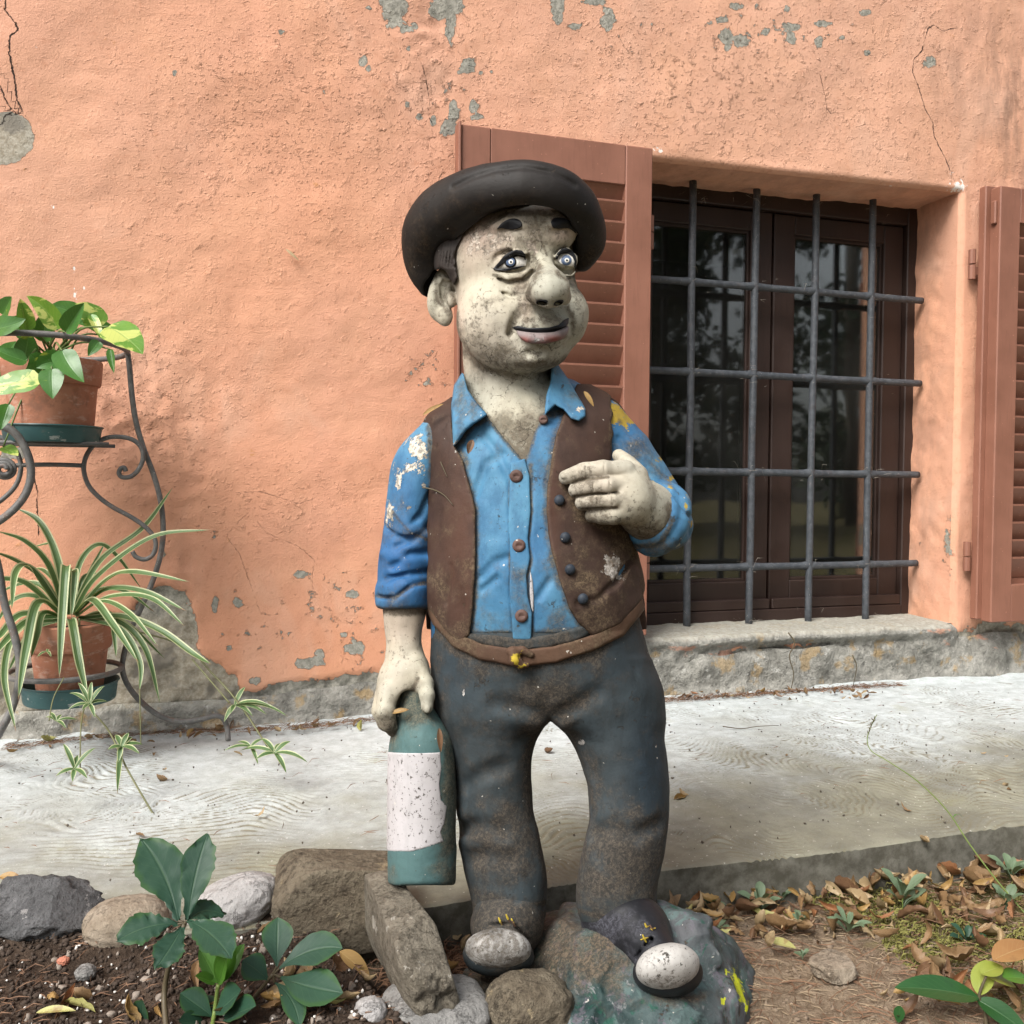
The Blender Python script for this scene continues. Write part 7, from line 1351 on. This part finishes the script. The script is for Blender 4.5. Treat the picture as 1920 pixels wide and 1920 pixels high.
# ------------------------------------------------------------------ litter too fine to count
M_STRAW = m_leaf('dry_straw', (0.215, 0.160, 0.100), (0.285, 0.215, 0.140), None, trans=0, rough=0.8); M_NEEDLE = m_leaf('brown_needles', (0.120, 0.062, 0.034), (0.175, 0.098, 0.055), None, trans=0, rough=0.8); M_MOSS = m_leaf('moss_blades', (0.120, 0.115, 0.025), (0.175, 0.165, 0.045), None, trans=0, rough=0.8)
def strands(name, pts, ln, wd, mat, label_kind, curl=.4, up=.25, seed=1):
    q = np.random.default_rng(seed); n = len(pts); a = q.uniform(0, 2*np.pi, n); l = ln*q.uniform(.4, 1.3, n); dx = np.stack([np.cos(a), np.sin(a), np.abs(q.normal(0, up, n))], 1); nx = np.stack([-np.sin(a), np.cos(a), 0*a], 1); b = q.normal(0, curl, n)[:, None]; pts = np.asarray(pts)
    p0 = pts-dx*l[:, None]/2*np.array([1, 1, 0]); p1 = pts+nx*b*l[:, None]*.4+dx*np.array([0, 0, .5])*l[:, None]; p2 = pts+dx*l[:, None]/2; w3 = np.array([0, 0, 1.])*wd*.5+nx*wd*.5
    V = np.stack([p0-w3*.4, p0+w3*.4, p1-w3, p1+w3, p2-w3*.3, p2+w3*.3], 1).reshape(-1, 3); i = np.arange(n)[:, None]*6; Q = np.concatenate([i+[0, 2, 3, 1], i+[2, 4, 5, 3]]); o = mk(name, V, Q, mat, None, loc=tuple(pts.mean(0))); o['kind'] = 'stuff'; return o
def pick(n, area, zf, seed, dens=None):
    q = np.random.default_rng(seed); out = []
    while len(out) < n:
        x = q.uniform(area[0], area[2], 4000); y = q.uniform(area[1], area[3], 4000)
        for a, b in zip(x, y):
            if dens and q.random() > dens(a, b): continue
            out.append((a, b))
            if len(out) >= n: break
    P = np.array(out); z = np.asarray(zf(P[:, 0], P[:, 1])) if callable(zf) else np.full(len(P), zf); return np.stack([P[:, 0], P[:, 1], z], 1)
def right_ok(x, y): return float(y < kerb_y(x)-.01)*float(np.hypot((x-.5)/.18, (y+1.24)/.12) > .9)
strands('dry_straw', pick(4200, (.36, -1.50, 1.7, -1.05), ground_z, 3, right_ok)+np.array([0, 0, .002]), .019, .0009, M_STRAW, '', seed=1)
strands('pine_needles', pick(2200, (.30, -1.50, 1.7, -1.05), ground_z, 4, right_ok)+np.array([0, 0, .003]), .045, .0010, M_NEEDLE, '', seed=2)
strands('moss', pick(16000, (.80, -1.50, 1.7, -1.08), ground_z, 5, lambda x, y: right_ok(x, y)*float(fbm(np.array([x, y, 0.]), 5, 3) > .03)), .010, .0016, M_MOSS, '', up=1.2, seed=3)
strands('needle_drift', np.concatenate([pick(1700, (1.15, -.085, 1.95, -.012), lambda x, y: .006+.004*np.abs(fbm(np.stack([x, y, 0*x], 1), 30, 2)), 6, lambda x, y: np.exp(-((y+.05)/.022)**2)), pick(1500, (-.45, -.12, .62, -.015), .009, 7, lambda x, y: np.exp(-((y+.055+.02*math.sin(x*9))/.02)**2)), pick(240, (-.5, -.95, 2.2, -.1), .009, 8)]), .026, .0010, M_NEEDLE, '', seed=4)
strands('hollow_needles', pick(1500, (.20, -1.26, .50, -1.07), ground_z, 9)+np.array([0, 0, .004]), .035, .0012, M_NEEDLE, '', up=.5, seed=5)
strands('sill_needles', pick(420, (WX0, .04, WX1, .19), WZ0+.004, 10, lambda x, y: .3+.7*float(y > .13)), .020, .0009, M_NEEDLE, '', seed=6)
def crumbs(name, P, s0, s1, mat, seed, base=None):
    V0, Q0 = base or ICO1; q = np.random.default_rng(seed); n = len(P); s = q.uniform(s0, s1, (n, 1, 1))*q.uniform(.6, 1.4, (n, 1, 3)); V = V0[None]*s*(1+q.normal(0, .30, (n, len(V0), 1)))+np.asarray(P)[:, None]; Q = (Q0[None]+np.arange(n)[:, None, None]*len(V0)).reshape(-1, 3); o = mk(name, V.reshape(-1, 3), Q, mat, None, loc=tuple(np.asarray(P).mean(0)), smooth=False); o['kind'] = 'stuff'; return o
def bed_ok(x, y): return float(poly_sd(np.array([x]), np.array([y]), BED)[0] < -.01)
crumbs('perlite', pick(330, (-.42, -1.40, .30, -1.04), ground_z, 11, bed_ok)+np.array([0, 0, .002]), .0008, .0026, m_plain('white_perlite', (0.62, 0.60, 0.56)), 1); crumbs('soil_crumbs', pick(5200, (-.45, -1.40, .32, -1.03), ground_z, 12, bed_ok)+np.array([0, 0, .001]), .0007, .0034, m_plain('dark_soil_crumb', (0.050, 0.034, 0.024), 0.95), 2)
strands('bed_fibres', pick(900, (-.42, -1.40, .30, -1.04), ground_z, 21, bed_ok)+np.array([0, 0, .003]), .022, .0009, M_NEEDLE, '', up=.4, seed=11)
crumbs('bed_gravel', pick(130, (-.42, -1.40, .30, -1.04), ground_z, 22, bed_ok)+np.array([0, 0, .001]), .0018, .0055, m_plain('mixed_gravel', (0.24, 0.20, 0.165), 0.9), 5, ICO2)
crumbs('ground_crumbs', pick(2600, (.36, -1.50, 1.7, -1.05), ground_z, 13, right_ok), .0010, .0040, m_plain('dry_soil_crumb', (0.20, 0.15, 0.105), 0.95), 3); crumbs('grit', pick(420, (-.5, -1.03, 2.2, -.03), .004, 14), .0008, .0022, m_plain('dark_grit', (0.08, 0.065, 0.05), 0.95), 4)

# cobwebs and dry threads on the grille, a few twigs
M_WEB = m_leaf('dusty_thread', (0.30, 0.27, 0.22), (0.36, 0.33, 0.28), None, trans=0, rough=0.9)
q_ = np.random.default_rng(31); WP = []
for _ in range(150):
    xb = q_.choice([1.344, 1.558, 1.770, 1.981, 1.344, 1.558]); zb = q_.choice([1.203, .936, .640, .350, 1.47, .19]); WP.append((xb+q_.normal(0, .03), .14-abs(q_.normal(0, .012)), zb+q_.normal(-.01, .018)))
strands('cobwebs', np.array(WP), .022, .0006, M_WEB, '', curl=.8, up=.9, seed=12)
def twig(px, d, r, label, mat=None):
    P = spline(at([p[0] for p in px], [p[1] for p in px], d), 16); mb = MB(); mb.tube(P, np.linspace(r, r*.5, 16), 6); tag(mb.build('dry_twig', mat or M_HSTEM, loc=tuple(P[0])), label, 'twig')
zv = lambda x, y, k: D0+(fz(VESTV, x, y)-k)*UN
twig([(792, 914), (812, 918), (832, 928), (850, 948)], [zv(800, 916, 26), zv(812, 918, 6), zv(832, 928, 5), zv(850, 948, 5)], .0011, 'thin dry twig lying across the left armhole of the vest')
twig([(826, 866), (832, 880), (838, 894)], [zv(826, 866, 4), zv(832, 880, 4), zv(838, 894, 4)], .0008, 'short dry needle stuck high on the left vest panel')
twig([(1478, 1186), (1490, 1206), (1480, 1230), (1488, 1262), (1484, 1290)], dist(on_plane(1484, 1250, y=-.055)), .0022, 'dry root hanging on the broken sill front')
twig([(1598, 1228), (1606, 1250), (1600, 1285)], dist(on_plane(1600, 1250, y=-.05)), .0020, 'short dry root below the right end of the sill')
twig([(1355, 1362), (1390, 1366), (1420, 1362), (1460, 1360)], [dist(on_plane(x_, 1364, z=.008)) for x_ in (1355, 1390, 1420, 1460)], .0013, 'thin dark twig lying on the bright concrete right of the statue')
# ------------------------------------------------------------------ garden trees across from the house, seen mirrored in the panes
M_TLEAF = m_leaf('tree_leaves', (0.020, 0.040, 0.014), (0.035, 0.060, 0.020), None, trans=0.1, rough=0.5); M_BARK = m_plain('tree_bark', (0.07, 0.055, 0.04), 0.95)
q = np.random.default_rng(9); mb_pts = []
for k in range(190):
    x = q.uniform(-8, 24); y = -10.5-q.uniform(0, 3.5); h0 = q.uniform(.2, 8.5); r = q.uniform(.5, 1.3); u = q.normal(0, 1, (380, 3)); u /= np.linalg.norm(u, axis=1)[:, None]; mb_pts.append(np.array([x, y, h0])+u*r*q.uniform(.35, 1, (380, 1))*np.array([1, .8, .8]))
P = np.concatenate(mb_pts); n = len(P); u = q.normal(0, 1, (n, 3)); u /= np.linalg.norm(u, axis=1)[:, None]; w_ = np.cross(u, q.normal(0, 1, (n, 3))); w_ /= np.linalg.norm(w_, axis=1)[:, None]; s_ = q.uniform(.07, .17, (n, 1))
V = np.stack([P-u*s_, P+w_*s_*.5, P+u*s_, P-w_*s_*.5], 1).reshape(-1, 3); o = mk('trees_opposite', V, np.arange(n*4).reshape(-1, 4), M_TLEAF, None, loc=(4, -11, 0)); o['kind'] = 'stuff'
mb = MB()
for k in range(15): x = -6+k*1.5+q.uniform(-.4, .4); y = -11-q.uniform(0, 2.5); mb.tube([(x, y, -.3), (x+q.uniform(-.2, .2), y, 2), (x+q.uniform(-.4, .4), y, 8)], [.16, .12, .06], 8)
o = mb.build('trunks_opposite', M_BARK, loc=(4, -11, 0)); o['kind'] = 'stuff'
